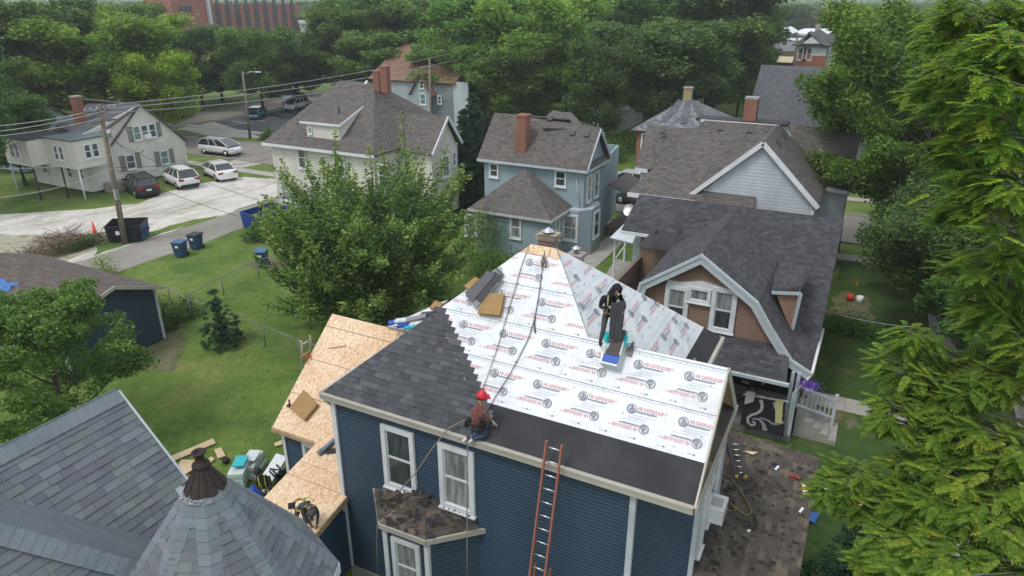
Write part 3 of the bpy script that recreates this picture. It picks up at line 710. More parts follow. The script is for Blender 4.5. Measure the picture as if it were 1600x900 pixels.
mb = MB()
def corner(mb, x, y, z0, z1, w_=.1): mb.box((x-w_/2, y-w_/2, z0), (x+w_/2, y+w_/2, z1))
for x, y in ((WXL-.01, WY-.01), (CX, WY-.01), (RX, CY), (RX+.01, 15.45)):
    q = MB(); corner(q, x, y, .5, WT, .13); q.build('corner_board', m_trimg if x > -4 else m_trim, H1)
for x0 in (-9.14, -7.45):
    wdw = window(H1, (x0+.02, WY-.02, 4.79), (1, 0, 0), (0, -1, 0), .98, 1.86, .13, gm=m_glass if x0 < -9 else m_glassc, gm2=m_glass if x0 < -9 else m_glassc)
    if x0 < -9:
        q = MB()
        for i in range(16): q.box((x0-.3+i*.04, WY-.062, 3.98), (x0-.3+i*.04+.006, WY-.058, 4.7))
        q.build('bug_screen', plain('screen', (.12, .13, .14)), wdw)
    else:
        rg = random.Random(2); q = MB()
        for i in range(14): q.hexa((x0+rg.uniform(-.38, .4), WY-.1+rg.uniform(-.03, .02), 3.87), (rg.uniform(.01, .035), rg.uniform(-.01, .01), 0), (0, .015, 0), (0, 0, .006))
        q.build('debris_scrap', m_felt, wdw)
endw = window(H1, (RX+.02, 14.35, 4.72), (0, 1, 0), (1, 0, 0), 1.15, 1.75, .16, gm=m_glass)
window(H1, (RX+.02, 13.3, 4.4), (0, 1, 0), (1, 0, 0), .5, 1.75, .1, gm=m_glass)
for z in (4.25,):
    ac = MB().box((RX-.02, 13.98, 3.86), (RX+.42, 14.58, 4.28)).build('air_conditioner', m_white_p, H1, bevel=.02)
    q = MB()
    for i in range(9): q.box((RX+.423, 14.02, 3.9+i*.04), (RX+.43, 14.54, 3.92+i*.04))
    for i in range(8): q.box((RX+.08+i*.035, 14.1, 4.281), (RX+.1+i*.035, 14.45, 4.286))
    q.build('grille', plain('grey_grille', (.28, .29, .29)), ac)
# --- bay window with its old torn roof
BZ = 3.55; A_, B_, C_, D_ = Vector((-10.05, WY, BZ)), PZ(592, 818, BZ), PZ(665, 845, BZ), Vector((-6.7, WY, BZ)); T_ = PY(663, 766, WY); TA = PY(583, 765, WY); TD = PY(753, 826, WY)
roof(H1, [[A_, B_, T_, TA], [B_, C_, T_], [C_, D_, TD, T_]], m_shR, name='bay_roof', edge=m_beige, deck=.1)
def inset(p, q, d):
    return p.lerp(q, d)
ctr = Vector((-8.4, WY+.2, 0))
bw = [Vector((p.x+(ctr.x-p.x)*.1, min(WY, p.y+(ctr.y-p.y)*.12), 0)) for p in (A_, B_, C_, D_)]
walls(H1, [(vwall(bw[i].x, bw[i].y, bw[i+1].x, bw[i+1].y, .4, BZ-.12), (Vector((bw[i+1].y-bw[i].y, -(bw[i+1].x-bw[i].x), 0)))) for i in range(3)], m_navy, .1, 'bay_wall', t=.02)
for i in (1, 2): q = MB(); corner(q, bw[i].x, bw[i].y, .4, BZ-.12, .13); q.build('corner_board', m_trim, H1)
mb = MB()
for a, b in ((A_, B_), (B_, C_), (C_, D_)): mb.beam(a-Z*.06, b-Z*.06, .06, .14)
mb.build('bay_fascia', m_beige, H1)
d_ = (bw[2]-bw[1]).normalized(); n__ = Vector((d_.y, -d_.x, 0)); window(H1, (bw[1]+bw[2])/2+Z*2.35+n__*.02, d_, n__, .82, 1.7, .11, gm=m_glassc)
# loose torn shingle flakes on the bay roof
rg = random.Random(7)
# --- left rear wing (gabled) under fresh OSB
WX0 = -14.94; wy0, wz0 = 12.86, 3.2; wy1, wz1 = 16.04, 5.78
def WS(x, t): return Vector((x, wy0+(wy1-wy0)*t, wz0+(wz1-wz0)*t))
mb = MB(); slab(mb, [WS(WX0, 0), WS(-11.0, 0), WS(-11.0, 1), WS(WX0, 1)], .1, up=-.02); slab(mb, [(WX0, wy1, wz1), (-11, wy1, wz1), (-11, 19.2, 3.2), (WX0, 19.2, 3.2)], .1, up=-.02); mb.build('wing_rafters', m_ply, H1)
Ls = [0, .42, .85, 1.0]; rg = random.Random(4)
for i, (t0, t1) in enumerate(((0, .298), (.298, .593), (.593, .885), (.885, 1.))):
    xs = [WX0, -13.35, -11.0] if i % 2 else [WX0, -12.6, -11.0]
    if i == 3: xs = [WX0, -12.2, -11.0]
    for a, b in zip(xs[:-1], xs[1:]):
        q = MB(); slab(q, [WS(a+.008, t0+.003), WS(b-.008, t0+.003), WS(b-.008, t1-.003), WS(a+.008, t1-.003)], .014, up=rg.uniform(0, .006)); q.build('osb_panel', m_osb, H1)
walls(H1, [(vwall(-14.72, 13.1, WXL, 13.1, .4, 3.15), (0, -1, 0)), (vwall(-14.72, 19.0, -14.72, 13.1, .4, 3.15), (-1, 0, 0)), ([(-14.72, 19.0, 3.15), (-14.72, 13.1, 3.15), (-14.72, 16.04, 5.6)], (-1, 0, 0))], m_navy, .1, 'wing_wall', t=.02)
q = MB(); corner(q, -14.72, 13.1, .4, 3.15, .12); q.build('corner_board', m_trim, H1)
window(H1, (-13.45, 13.08, 2.15), (1, 0, 0), (0, -1, 0), .95, 1.5, .12, gm=m_glassc)
MB().beam((WX0, wy0-.02, wz0-.07), (-11.1, wy0-.02, wz0-.07), .04, .12).build('wing_fascia', m_ply, H1)
# downspout from the main eave
mb = MB(); mb.tube([(EX0-.02, EY+.0, EZ-.2), (EX0+.0, EY+.25, EZ-.55), (WXL-.06, WY+.12, EZ-1.1), (WXL-.08, WY+.12, 3.4)], .045, 8); mb.build('downspout', m_trimg, H1)
# --- porch roof in the corner, OSB, sloping to the front
def PS(x, y): return Vector((x, y, 2.97+.2*(y-11.6)))
px0, px1, py0, py1 = -13.15, -11.0, 9.2, 13.05
mb = MB(); slab(mb, [PS(px0, py0), PS(px1, py0), PS(px1, 11.6), PS(px0, 11.6)], .16, up=-.02); slab(mb, [PS(px0, 11.62), PS(WXL-.05, 11.62), PS(WXL-.05, py1), PS(px0, py1)], .16, up=-.02); mb.build('porch_rafters', m_ply, H1)
for (a, b, c, d) in ((px0, 9.2, px1, 10.0), (px0, 10.0, px1, 11.6), (px0, 11.6, WXL-.06, 12.1), (px0, 12.1, WXL-.06, py1)):
    q = MB(); slab(q, [PS(a+.01, b+.006), PS(c, b+.006), PS(c, d-.006), PS(a+.01, d-.006)], .014, up=rg.uniform(0, .004)); q.build('osb_panel', m_osb, H1)
walls(H1, [(vwall(-11.12, 9.5, -11.12, WY-.02, .4, 2.4), (1, 0, 0)), (vwall(-13.0, 9.5, -11.12, 9.5, .4, 2.35), (0, -1, 0))], m_navy, .1, 'porch_wall', t=.02)
MB().beam(PS(px1+.02, py0)-Z*.09, PS(px1+.02, 11.6)-Z*.09, .04, .18).build('porch_fascia', m_ply, H1)
# --- low old side roof on the right
def LR(x, y): return Vector((x, y, 3.22-.06*(x+2)))
roof(H1, [[LR(-1.97, 9.0), LR(.3, 9.0), LR(.3, 19.1), LR(-1.97, 19.1)], [LR(-3.1, 15.5), LR(-1.98, 15.5), LR(-1.98, 19.1), LR(-3.1, 19.1)]], m_shR, name='side_roof', edge=m_ply, deck=.18, t=.016)
walls(H1, [(vwall(.1, 9.2, .1, 18.9, .2, 2.9), (1, 0, 0)), (vwall(.1, 18.9, -3.0, 18.9, .2, 2.95), (0, 1, 0))], m_navy, .1, 'side_wall')
# left corner bay eave with white membrane
le = [PZ(604, 510, 5.85), PZ(642, 518, 5.85), PZ(668, 497, 6.1), PZ(700, 468, 6.25), PZ(686, 473, 6.2)]
mb = MB(); slab(mb, le, .08); mb.build('corner_eave', m_beige, H1)
le2 = [PZ(612, 509, 5.9), PZ(644, 512, 5.9), PZ(668, 494, 6.15), PZ(692, 472, 6.25), PZ(684, 476, 6.2)]
MB().face([p+Z*.02 for p in le2]).build('corner_membrane', m_under, H1)
# --- brick chimney behind the peak and a small vent chimney
cc0 = PY(841, 384, 15.62); czt = PY(838, 374, 15.56).z; c = chimney(H1, cc0.x, 15.62, cc0.x+.4, 16.0, 8.9, czt, brickmat('mottled_brick', (.28, .18, .15), (.2, .13, .11), (.42, .38, .34)), gen('sandstone_cap', (.42, .34, .24), (.34, .27, .2)), .06)
q = MB(); q.lathe((cc0.x+.2, 15.81, czt+.12), [(.07, 0), (.07, .06), (.17, .06), (.155, .08), (.02, .17), (.01, .18)], 14); q.build('metal_cap', m_metal, c)
c = chimney(H1, -7.28, 17.8, -6.92, 18.15, 7.2, 8.45, m_conc, None, .06, 'vent_chimney')
q = MB(); q.lathe((-7.1, 17.97, 8.55), [(.07, 0), (.07, .16), (.14, .17), (.13, .19), (.02, .26), (.01, .27)], 12); q.build('metal_cap', m_metal, c)
mb = MB(); mb.lathe(RS(16.75, .3)-Z*.1, [(.035, 0), (.035, .35)], 8); mb.build('vent_pipe', m_foam, H1)
# ============================================================ FOREGROUND HOUSE (slate shingles, turret)
H2 = thing('slate_roofed_house', (-12, 3, 0), 'foreground house with slate blue shingled roof and octagonal turret with rusty finial', 'house')
rg2 = random.Random(21)
P1O = Vector((-11.18, 6.37, 9.0)); s1 = 1.045; n1 = Vector((s1, 0, 1)).normalized(); u1 = Vector((-1, 0, s1)).normalized()
def A1(h, s, up=0.): return P1O+Vector((0, 1, 0))*h+u1*s+n1*up     # h along +y, s up the slope (0 at the ridge)
p1 = [(-7.5, 0), (0, 0), (0, -6.5), (-7.5, -6.5)]
mb = MB(); slab(mb, [A1(h, s, -.0) for h, s in p1], .12); slab(mb, [A1(-7.5, 0), A1(0, 0), A1(0, 0)+Vector((-3, 0, -3.1)), A1(-7.5, 0)+Vector((-3, 0, -3.1))], .12); mb.build('roof_deck', m_ply, H2)
ph = [(-6.5, -5.6), (0, -5.6), (0, -.1), (-6.5, -.1)]
def vis(T): 
    c = T[0]; p = A1(sum(q[0] for q in c)/len(c), sum(q[1] for q in c)/len(c)); a, b, F = PR(p); return (0 if (-10 < a < 300 and 600 < b < 845) else 1, rnd_[0].random()*0+F)
rnd_ = [random.Random(1)]
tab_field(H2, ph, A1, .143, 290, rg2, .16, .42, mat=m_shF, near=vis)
mb = MB()
for i in range(46): mb.hexa(A1(-.08-i*.16, -.09, .03), Vector((0, .082, .006)), u1*.13, n1*.008, t=rg2.random()+.01); mb.hexa(A1(-.08-i*.16, .05, -.05), Vector((0, .082, .006)), Vector((1, 0, 1)).normalized()*.1, Vector((-1, 0, 1)).normalized()*.008)
mb.build('ridge_cap', m_shFc, H2)
mb = MB(); mb.beam(A1(.03, 0, -.05), A1(.03, -6.5, -.05), .04, .16, up=n1); mb.build('rake_board', m_trimg, H2)
walls(H2, [([(-14.0, 6.25, 4), (-5.6, 6.25, 4), (-11.18, 6.25, 8.75)], (0, 1, 0)), (vwall(-14.0, 6.25, -14, -2, .3, 6), (-1, 0, 0)), (vwall(-5.2, 6.25, -14, 6.25, .3, 4), (0, 1, 0))], m_greyh, .12, 'wall')
# lower front slope, hip flashing and the cricket between
K0, K1, D0, D1 = PZ(0, 832, 9.0), PZ(205, 887, 7.9), Vector((-10.74, 4.04, 8.54)), Vector((-9.52, 5.27, 7.26))
dx = (K0-K1); s3 = -(K1.z-K0.z)/(K1.x-K0.x); n3 = Vector((s3, 0, 1)).normalized(); u3 = Vector((-1, 0, s3)).normalized()
def A3(h, s, up=0.): return K0+Vector((0, 1, 0))*h+u3*s+n3*up
kk = ((K1-K0).y, (K1-K0).dot(u3))
p3 = [(0, 0), kk, (kk[0]*1.9, kk[1]*1.9), (-2.2, kk[1]*1.9), (-2.2, .9), (-1.2, .8)]
p3 = [(0, 0), kk, (kk[0]*1.6, kk[1]*1.6), (-2.6, kk[1]*1.6), (-2.6, 0)]
mb = MB(); slab(mb, [A3(*q, -.0) for q in p3], .12); mb.build('roof_deck', m_ply, H2)
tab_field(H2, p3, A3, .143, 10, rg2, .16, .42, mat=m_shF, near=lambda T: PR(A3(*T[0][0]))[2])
# cricket
K00 = K0+(K0-K1)*.5; D00 = D0+(D0-D1)*.8; K11 = K1+(K1-K0)*.12; D11 = D1+(D1-D0)*.35
mb = MB(); nn = 22
for i in range(nn):
    t0, t1 = i/nn, (i+1)/nn
    for (Ka, Kb, Da, Db) in ((K00, K11, D00, D11),):
        a0 = Ka.lerp(Da, t0)+Z*(.03+.006); a1 = Kb.lerp(Db, t0)+Z*(.03+.006); b0 = Ka.lerp(Da, t1)+Z*.03; b1 = Kb.lerp(Db, t1)+Z*.03
        for j in range(16):
            c0, c1, c2, c3 = a0.lerp(a1, j/16), a0.lerp(a1, (j+1)/16), b0.lerp(b1, (j+1)/16), b0.lerp(b1, j/16)
            mb.face([c0, c1, c2, c3], 0, [(j*.25, t0*2.2), (j*.25+.25, t0*2.2), (j*.25+.25, t1*2.2-.001), (j*.25, t1*2.2-.001)])
            pass
mb.build('cricket_roof', m_shFc, H2)
d = (K1-K0).normalized(); L = (K1-K0).length*1.1; k = int(L*1.5/.14); side = d.cross(n3).normalized()
for i in range(k):
    c0 = K0+d*(i*.14-.3*L)
    q = MB(); q.hexa(c0-n3*.0+Z*.055-side*0+u3*.0+Vector((.02, -.07, 0)), d*.072+Z*.004, (n3.cross(d)).normalized()*.13, n3*.006); q.build('hip_cap_shingle', m_shFc, H2)
# turret: octagonal roof
TC = Vector((-7.45, 5.12, 0)); tz = 9.2; tsl = 1.38; r0 = .24; RE = 1.62; ze = tz-(RE-r0)*tsl
def TP(az, r, up=0): return Vector((TC.x+r*math.cos(az), TC.y+r*math.sin(az), tz-(r-r0)*tsl+up))
for f in range(8):
    a0, a1 = R_(.5+45*f), R_(45.5+45*f); am = (a0+a1)/2; rm = math.cos(R_(22.5))
    top = (TP(a0, r0)+TP(a1, r0))/2; bot = (TP(a0, RE)+TP(a1, RE))/2; s_ = (top-bot).normalized(); h_ = Vector((-math.sin(am), math.cos(am), 0)); n_ = h_.cross(s_); n_ = n_ if n_.z > 0 else -n_
    Ls = (top-bot).length; wb = RE*math.sin(R_(22.5)); wt = r0*math.sin(R_(22.5))
    pl = lambda h, s, up=0., top=top, s_=s_, h_=h_, n_=n_: top+h_*h+s_*s+n_*up
    poly = [(-wb, -Ls), (wb, -Ls), (wt, 0), (-wt, 0)]
    m_ = MB(); slab(m_, [pl(*q) for q in poly], .08); m_.build('turret_deck', m_ply, H2)
    vis_ = f in (4, 5, 6, 7, 0)
    tab_field(H2, poly, pl, .143, 400 if vis_ and False else 0, rg2, .16, .36, mat=m_shF, kindname='turret_shingle')
# hip caps: separate pieces lapping up each hip
for f in range(8):
    az = R_(.5+45*f); n = 15
    for i in range(n):
        ra = RE-(RE-r0)*i/n+.02; rb = RE-(RE-r0)*(i+1)/n-.03; q = MB(); wd = min(.165, ra*.36)
        wd0 = wd
        for sg in (-1, 1):
            t_ = Vector((-math.sin(az), math.cos(az), 0))*sg
            am = az+sg*R_(22.5); drop = tsl*math.tan(R_(22.5))*0
            # lie on the neighbouring facet: moving sideways keeps the height of that facet
            def fp_(r, w_, up):
                base = TP(az, r, up); e_ = Vector((-math.sin(am), math.cos(am), 0))*sg; return base+e_*w_
            q.face([fp_(ra, 0, .055), fp_(ra, wd, .046), fp_(rb, wd, .028), fp_(rb, 0, .034)] if sg > 0 else [fp_(ra, wd, .046), fp_(ra, 0, .055), fp_(rb, 0, .034), fp_(rb, wd, .028)], 0, [(i*.3, 0), (i*.3+.1, 0), (i*.3+.1, .14), (i*.3, .14)])
            q.face([fp_(ra, 0, .0), fp_(ra, wd, .0), fp_(ra, wd, .046), fp_(ra, 0, .055)]); q.face([fp_(ra, wd, .0), fp_(rb, wd, .0), fp_(rb, wd, .028), fp_(ra, wd, .046)])
        q.build('turret_hip_cap', m_shFc, H2)
mb = MB()
for f in range(8):
    a0, a1 = R_(.5+45*f), R_(45.5+45*f); p, q = TP(a0, RE+.03), TP(a1, RE+.03); mb.beam(p-Z*.08, q-Z*.08, .04, .16)
mb.build('turret_fascia', m_trimg, H2)
ww = []
for f in range(8):
    a0, a1 = R_(.5+45*f), R_(45.5+45*f); r_ = RE-.25; p = TC+Vector((r_*math.cos(a0), r_*math.sin(a0), 0)); q = TC+Vector((r_*math.cos(a1), r_*math.sin(a1), 0)); am = (a0+a1)/2
    ww.append((vwall(p.x, p.y, q.x, q.y, .3, ze-.02), (math.cos(am), math.sin(am), 0)))
walls(H2, ww, m_greyh, .12, 'turret_wall')
# rusty metal cap and finial
mb = MB(); c = Vector((TC.x, TC.y, tz)); mb.lathe(c, [(.285, -.05), (.29, -.025), (.10, .30), (.085, .32)], 12); 
cap = mb.build('turret_metal_cap', m_rust, H2, smooth=False)
mb = MB()
for i in range(12): a = 2*math.pi*i/12; mb.beam(c+Vector((.286*math.cos(a), .286*math.sin(a), -.02)), c+Vector((.11*math.cos(a), .11*math.sin(a), .3)), .006, .006)
mb.build('standing_seam', m_rust, cap)
mb = MB(); mb.lathe(c+Z*.3, [(.10, 0), (.125, .03), (.12, .06), (.075, .09), (.06, .16), (.065, .2), (.1, .235), (.1, .25), (.075, .25), (.065, .2)], 12); mb.build('finial', m_rust, cap)
rg = random.Random(5); mb = MB()
for i in range(46):
    a = rg.uniform(R_(200), R_(330)); r = .30+rg.uniform(-.005, .03); p = TP(a, r, .035); mb.hexa(p, (rg.uniform(.008, .02), 0, 0), (0, rg.uniform(.008, .02), 0), (0, 0, .006))
mb.build('sealant', gen('white_sealant', (.36, .37, .38), rough=.8), cap)
# ============================================================ NEIGHBOURING HOUSES
def rvent(parent, p, n=(0, -1, 1), w_=.32, m=None):
    n = Vector(n).normalized(); p = Vector(p); s = (Z-n*n.z).normalized(); h = s.cross(n)
    return MB().hexa(p+n*.06, h*w_/2, s*.16, n*.06).build('roof_vent', m or m_shDv, parent)
m_shDv = gen('dark_brown_vent', (.09, .08, .075), rough=.7)
# ---------------- light blue house (centre)
H3 = thing('light_blue_house', (-19, 41, 0), 'light blue two storey house with brown shingled roofs and one tall red chimney', 'house')
y0, zE = 39.45, 5.6; yr = 41.95
a = PZ(745, 248, zE); b = PZ(918, 267, zE); xa, xb = a.x, b.x
rl = PY(773, 176, 42.5); rr = PY(940, 202, yr); xr = rr.x
y0 = (a.y+b.y)/2
v1 = PY(900, 196, 42.15)
roof(H3, [[(xa, y0, zE), (xb, y0, zE), (xb, yr, rr.z), (v1.x-.6, 42.2, rr.z+.15), rl], [(xb, 44.2, zE), (xb, yr, rr.z), (v1.x-.6, 42.2, rr.z+.15), (v1.x-.6, 44.2, zE)]], m_shB, name='main_roof')
# rear cross gable showing above the ridge
g1, g2, g3, g4 = PY(848, 184, 42.6), PY(864, 172, 44.0), PY(878, 180, 44.0), PY(893, 173, 44.0); g5 = PY(917, 203, 42.1); g0 = PY(848, 200, 41.5)
roof(H3, [[g0, g5, g4, g3, g2, g1]], m_shB, name='cross_roof', deck=.08)
roof(H3, [[rl, (v1.x-.6, 42.5, rl.z), (v1.x-.6, 46, 5.6), (rl.x, 46, 5.6)]], m_shB, name='rear_roof', deck=.08)
xw0, xw1 = xa+.35, xb-.3; yw = y0+.35
walls(H3, [(vwall(xw0, yw, xw1, yw, .5, zE-.1), (0, -1, 0)), (vwall(xw1, yw, xw1, 44.0, .5, zE-.1), (1, 0, 0)), (vwall(xw0, 49, xw0, yw, .5, zE-.1), (-1, 0, 0)), (vwall(xw1, 44, xw1-.8, 49, .5, zE-.1), (1, 0, 0)), (vwall(xw1-.8, 49, xw0, 49, .5, zE-.1), (0, 1, 0)),
          ([(xw1-.02, yw+.25, zE+.1), (xw1-.02, 43.85, zE+.1), (xw1-.02, yr, rr.z-.12)], (1, 0, 0))], m_blue, .13, 'siding_wall')
roof(H3, [[(xw1-.02, yw+.25, zE+.3), (xb+.02, y0+.02, zE-.02), (xb+.02, 44.2, zE-.02), (xw1-.02, 43.75, zE+.3)]], m_shB, name='pent_roof', deck=.08)
boards(H3, [((xa, y0-.03, zE-.08), (xb, y0-.03, zE-.08)), ((xb+.02, y0, zE-.06), (xb+.02, yr, rr.z-.04)), ((xb+.02, yr, rr.z-.04), (xb+.02, 44.2, zE-.06)), ((xb+.02, y0, zE-.1), (xb+.02, 44.2, zE-.1))], .06, .16, m_trimg, 'fascia')
for u, v, w_, h_ in ((772, 266, .62, .9), (876, 279, .72, 1.0)):
    window(H3, PY(u, v, yw-.02), (1, 0, 0), (0, -1, 0), w_+.1, h_+.1, .1, gm=m_glass)
for yy in (41.0, 42.3): window(H3, (xw1+.02, yy, 4.2), (0, 1, 0), (1, 0, 0), .85, 1.75, .11, gm=m_glass if yy > 42 else m_glassc)
q = MB(); p = PY(900, 275, yw-.06); q.tube([p, p+Vector((.35, 0, -2.0))], .04, 6); q.build('downspout', m_trimg, H3)
# one storey front part with hip roof
ap = PY(821, 264, 39.7); e1_, e2_, e3_ = PZ(730, 326, 3.1), PZ(861, 345, 3.1), PZ(901, 321, 3.1)
e1_ = Vector((e1_.x, e2_.y, 3.1))
roof(H3, [[e1_, e2_, ap], [e2_, (e2_.x, yw, 3.1), ap], [e1_, ap, (e1_.x, yw, 3.1)]], m_shB, name='front_roof')
walls(H3, [(vwall(e1_.x+.3, e1_.y+.3, e2_.x-.4, e1_.y+.3, .3, 3.0), (0, -1, 0)), (vwall(e2_.x-.4, e1_.y+.3, e2_.x-.4, yw, .3, 3.0), (1, 0, 0)), (vwall(e1_.x+.3, yw, e1_.x+.3, e1_.y+.3, .3, 3.0), (-1, 0, 0))], m_blue, .13, 'front_wall')
boards(H3, [((e1_.x, e1_.y-.02, 3.02), (e2_.x, e2_.y-.02, 3.02)), ((e2_.x+.02, e2_.y, 3.02), (e2_.x+.02, yw, 3.02))], .06, .16, m_trimg, 'fascia')
for u in (735, 752, 806): window(H3, PY(u, 355 if u > 800 else 352, e1_.y+.28), (1, 0, 0), (0, -1, 0), .8, 1.5, .1, gm=m_glassc)
window(H3, (e2_.x-.38, 38.6, 1.95), (0, 1, 0), (1, 0, 0), .7, 1.5, .1, gm=m_glassc)
# bay at the corner
bp = [Vector((e2_.x-.38, yw-.6, 0)), Vector((xw1-.1, yw-.62, 0)), Vector((xw1+.55, yw+.1, 0)), Vector((xw1+.55, 41.9, 0)), Vector((xw1, 42.5, 0))]
walls(H3, [(vwall(bp[i].x, bp[i].y, bp[i+1].x, bp[i+1].y, .5, 3.0), (bp[i+1].y-bp[i].y, -(bp[i+1].x-bp[i].x), 0)) for i in range(4)], m_blue, .13, 'bay_wall')
mb = MB(); slab(mb, [(p.x, p.y, 3.08) for p in bp]+[(xw1-.3, 42.5, 3.08), (e2_.x-.3, yw, 3.08)], .12); mb.build('bay_roof', m_trimg, H3)
for i, gm_ in ((0, m_glassc), (2, m_glass)):
    d_ = (bp[i+1]-bp[i]).normalized(); window(H3, (bp[i]+bp[i+1])/2+Z*1.9+Vector((d_.y, -d_.x, 0))*.03, d_, (d_.y, -d_.x, 0), 1.1, 1.75, .12, gm=gm_)
mb = MB()
for i in range(4): mb.beam(bp[i]+Z*.25, bp[i+1]+Z*.25, .1, .5)
mb.beam((xw1, 42.4, .3), (xw1, 44.2, .3), .12, .6); mb.beam((e1_.x+.3, e1_.y+.32, .16), (e2_.x-.4, e1_.y+.32, .16), .1, .32); mb.beam((e2_.x-.4, e1_.y+.3, .16), (e2_.x-.4, yw, .16), .1, .32); mb.build('foundation', m_conc, H3)
c0 = PP(806, 240, (xa, y0, zE), (0, -1, 1.0)); c1 = PY(806, 181, c0.y+.3); c2 = PY(823, 240, c0.y)
chimney(H3, c0.x, c0.y, c2.x-.1, c0.y+.75, c0.z-.4, c1.z, m_brick, m_brick, .04)
pn = (0, -1, 1.0)
for u, v in ((860, 186), (895, 209), (917, 211)): rvent(H3, PP(u, v, (xb, y0, zE), (0, -(rr.z-zE), yr-y0)))
# dark porch on its far side
mb = MB(); slab(mb, [(xw1+.1, 44.6, 3.7), (xw1+1.9, 44.6, 2.9), (xw1+1.9, 48.5, 2.9), (xw1+.1, 48.5, 3.7)], .08); mb.build('porch_roof', m_shDv, H3)
mb = MB()
for y in (44.7, 46.5, 48.4): mb.box((xw1+1.75, y-.05, .0), (xw1+1.85, y+.05, 2.9))
mb.box((xw1+1.76, 44.7, 1.25), (xw1+1.84, 48.4, 1.32))
for i in range(18): mb.box((xw1+1.78, 44.75+i*.21, .7), (xw1+1.82, 44.8+i*.21, 1.25))
mb.box((xw1, 44.5, 0), (xw1+1.9, 48.5, .68)); mb.build('porch_deck', gen('brown_deck', (.16, .12, .09), (.1, .08, .06)), H3)

# ---------------- grey gabled house (behind the gambrel one)
H4 = thing('grey_gabled_house', (-6, 42, 0), 'pale grey sided house with wide front gable under brown shingles', 'house')
yg = 38.2; gA = PY(1193, 222, yg); gR = PY(1277, 322, yg); gL = PY(1078, 306, yg)
zL = gL.z; bk = PY(1216, 194, 44.0)
rt = PY(1103, 190, 44.0)
eL0 = PZ(981, 298, 5.15); eL1 = PZ(1108, 326, 5.15); eL1 = Vector((eL1.x, eL0.y, 5.15))
ye4 = 37.7; sD = (bk.z-5.15)/(44-ye4); eL0 = PP(982, 298, (0, ye4, 5.15), (0, -sD, 1)); eL0.y = ye4; eL0.z = 5.15; rt.z = bk.z; ph4 = PP(1010, 262, (0, ye4, 5.15), (0, -sD, 1)); ph4.x -= 1.
roof(H4, [[eL0, Vector((gA.x, ye4, 5.15)), Vector((bk.x, 44, bk.z)), rt]], m_shB, name='front_slope', t=.016)
gL.z = 5.3; gk = Vector((bk.x, 44.0, gA.z)); roof(H4, [[gL, gA, gk]], m_shB, name='gable_west_slope', deck=.03); eL1 = Vector((gL.x+.4, ye4, 5.15))
roof(H4, [[gA, gR, (gR.x, 45.5, gR.z), bk]], m_shB, name='gable_slope')
lA, lB, lC, lD = PY(992, 262, 42.5), PY(1012, 265, 42.5), PY(1085, 199, 45.5), PY(1012, 196, 45.5)
roof(H4, [[lA, (rt.x, 42.5, lA.z), (rt.x, 45.5, lD.z), lD]], m_shB, name='west_slope')
roof(H4, [[lD, (bk.x, 45.5, lD.z), (bk.x, 49, 5.6), (lD.x, 49, 5.6)]], m_shB, name='rear_slope')
rA, rB, rC, rD = PY(1290, 292, 43.6), PY(1329, 300, 43.6), PY(1346, 204, 47.0), PY(1232, 199, 47.0)
roof(H4, [[rA, rB, rC, (rD.x, 47, rC.z), (rA.x-1.2, 43.6, rA.z)]], m_shB, name='east_slope')
MB().box((rt.x-.6, 43.9, bk.z-.12), (bk.x+.5, 45.3, bk.z+.03)).build('ridge_felt', m_felt, H4)
MB().box((rt.x-.3, 43.86, bk.z-.16), (bk.x+.1, 43.9, bk.z-.02)).build('ridge_strip', m_trim, H4)
walls(H4, [([(gL.x+.25, yg+.25, 0.4), (gR.x-.2, yg+.25, 0.4), (gR.x-.2, yg+.25, gR.z-.1), (gA.x, yg+.25, gA.z-.15), (gL.x+.25, yg+.25, gL.z-.1)], (0, -1, 0))], m_white, .18, 'gable_wall', t=.022)
walls(H4, [(vwall(gR.x-.2, yg+.25, gR.x-.2, 43.8, .4, gR.z), (1, 0, 0)), (vwall(gR.x-.2, 43.9, rB.x-.2, 43.9, .4, rA.z-.1), (0, -1, 0)), (vwall(rB.x-.2, 43.9, rB.x-.2, 49, .4, rA.z-.1), (1, 0, 0)), (vwall(eL0.x+.4, eL0.y+.5, gL.x+.3, eL0.y+.5, .4, 5.0), (0, -1, 0)), (vwall(eL0.x+.4, 49, eL0.x+.4, eL0.y+.5, .4, 5.0), (-1, 0, 0)), (vwall(lA.x+.3, 42.8, eL0.x+.4, 42.8, .4, lA.z-.1), (0, -1, 0)), (vwall(rB.x-.2, 49, lA.x+.3, 49, .4, 5.), (0, 1, 0))], m_white, .18, 'siding_wall', t=.022)
boards(H4, [((gL.x-.1, yg-.02, gL.z-.1), (gA.x, yg-.02, gA.z-.07)), ((gA.x, yg-.02, gA.z-.07), (gR.x+.05, yg-.02, gR.z-.1)), (eL0-Z*.1, eL1-Z*.1), (lA-Z*.1, lB-Z*.1), (rA-Z*.1, rB-Z*.1)], .08, .24, m_trim, 'fascia')
mb = MB(); mb.box((gR.x-.25, yg+.1, .4), (gR.x-.12, yg+.26, gR.z-.3)); mb.build('corner_board', m_trim, H4)
window(H4, PY(1176, 331, yg+.22)-Z*.55, (1, 0, 0), (0, -1, 0), 1.1, 1.5, .12)
c = PY(1162, 188, 44.6); chimney(H4, c.x, 44.2, c.x+.72, 44.9, c.z-.5, PY(1162, 155, 44.2).z, m_brick, None, .03)
for u, v in ((1126, 201), (1172, 205)): rvent(H4, PP(u, v, gA, (0, -(bk.z-5.15)/(44-eL0.y), 1)))
rvent(H4, PY(1036, 206, 44.6))
for u, v in ((1224, 212), (1215, 224)): rvent(H4, PP(u, v, gA, (1, 0, (gR.x-gA.x)/(gA.z-gR.z))), (1, 0, 1))
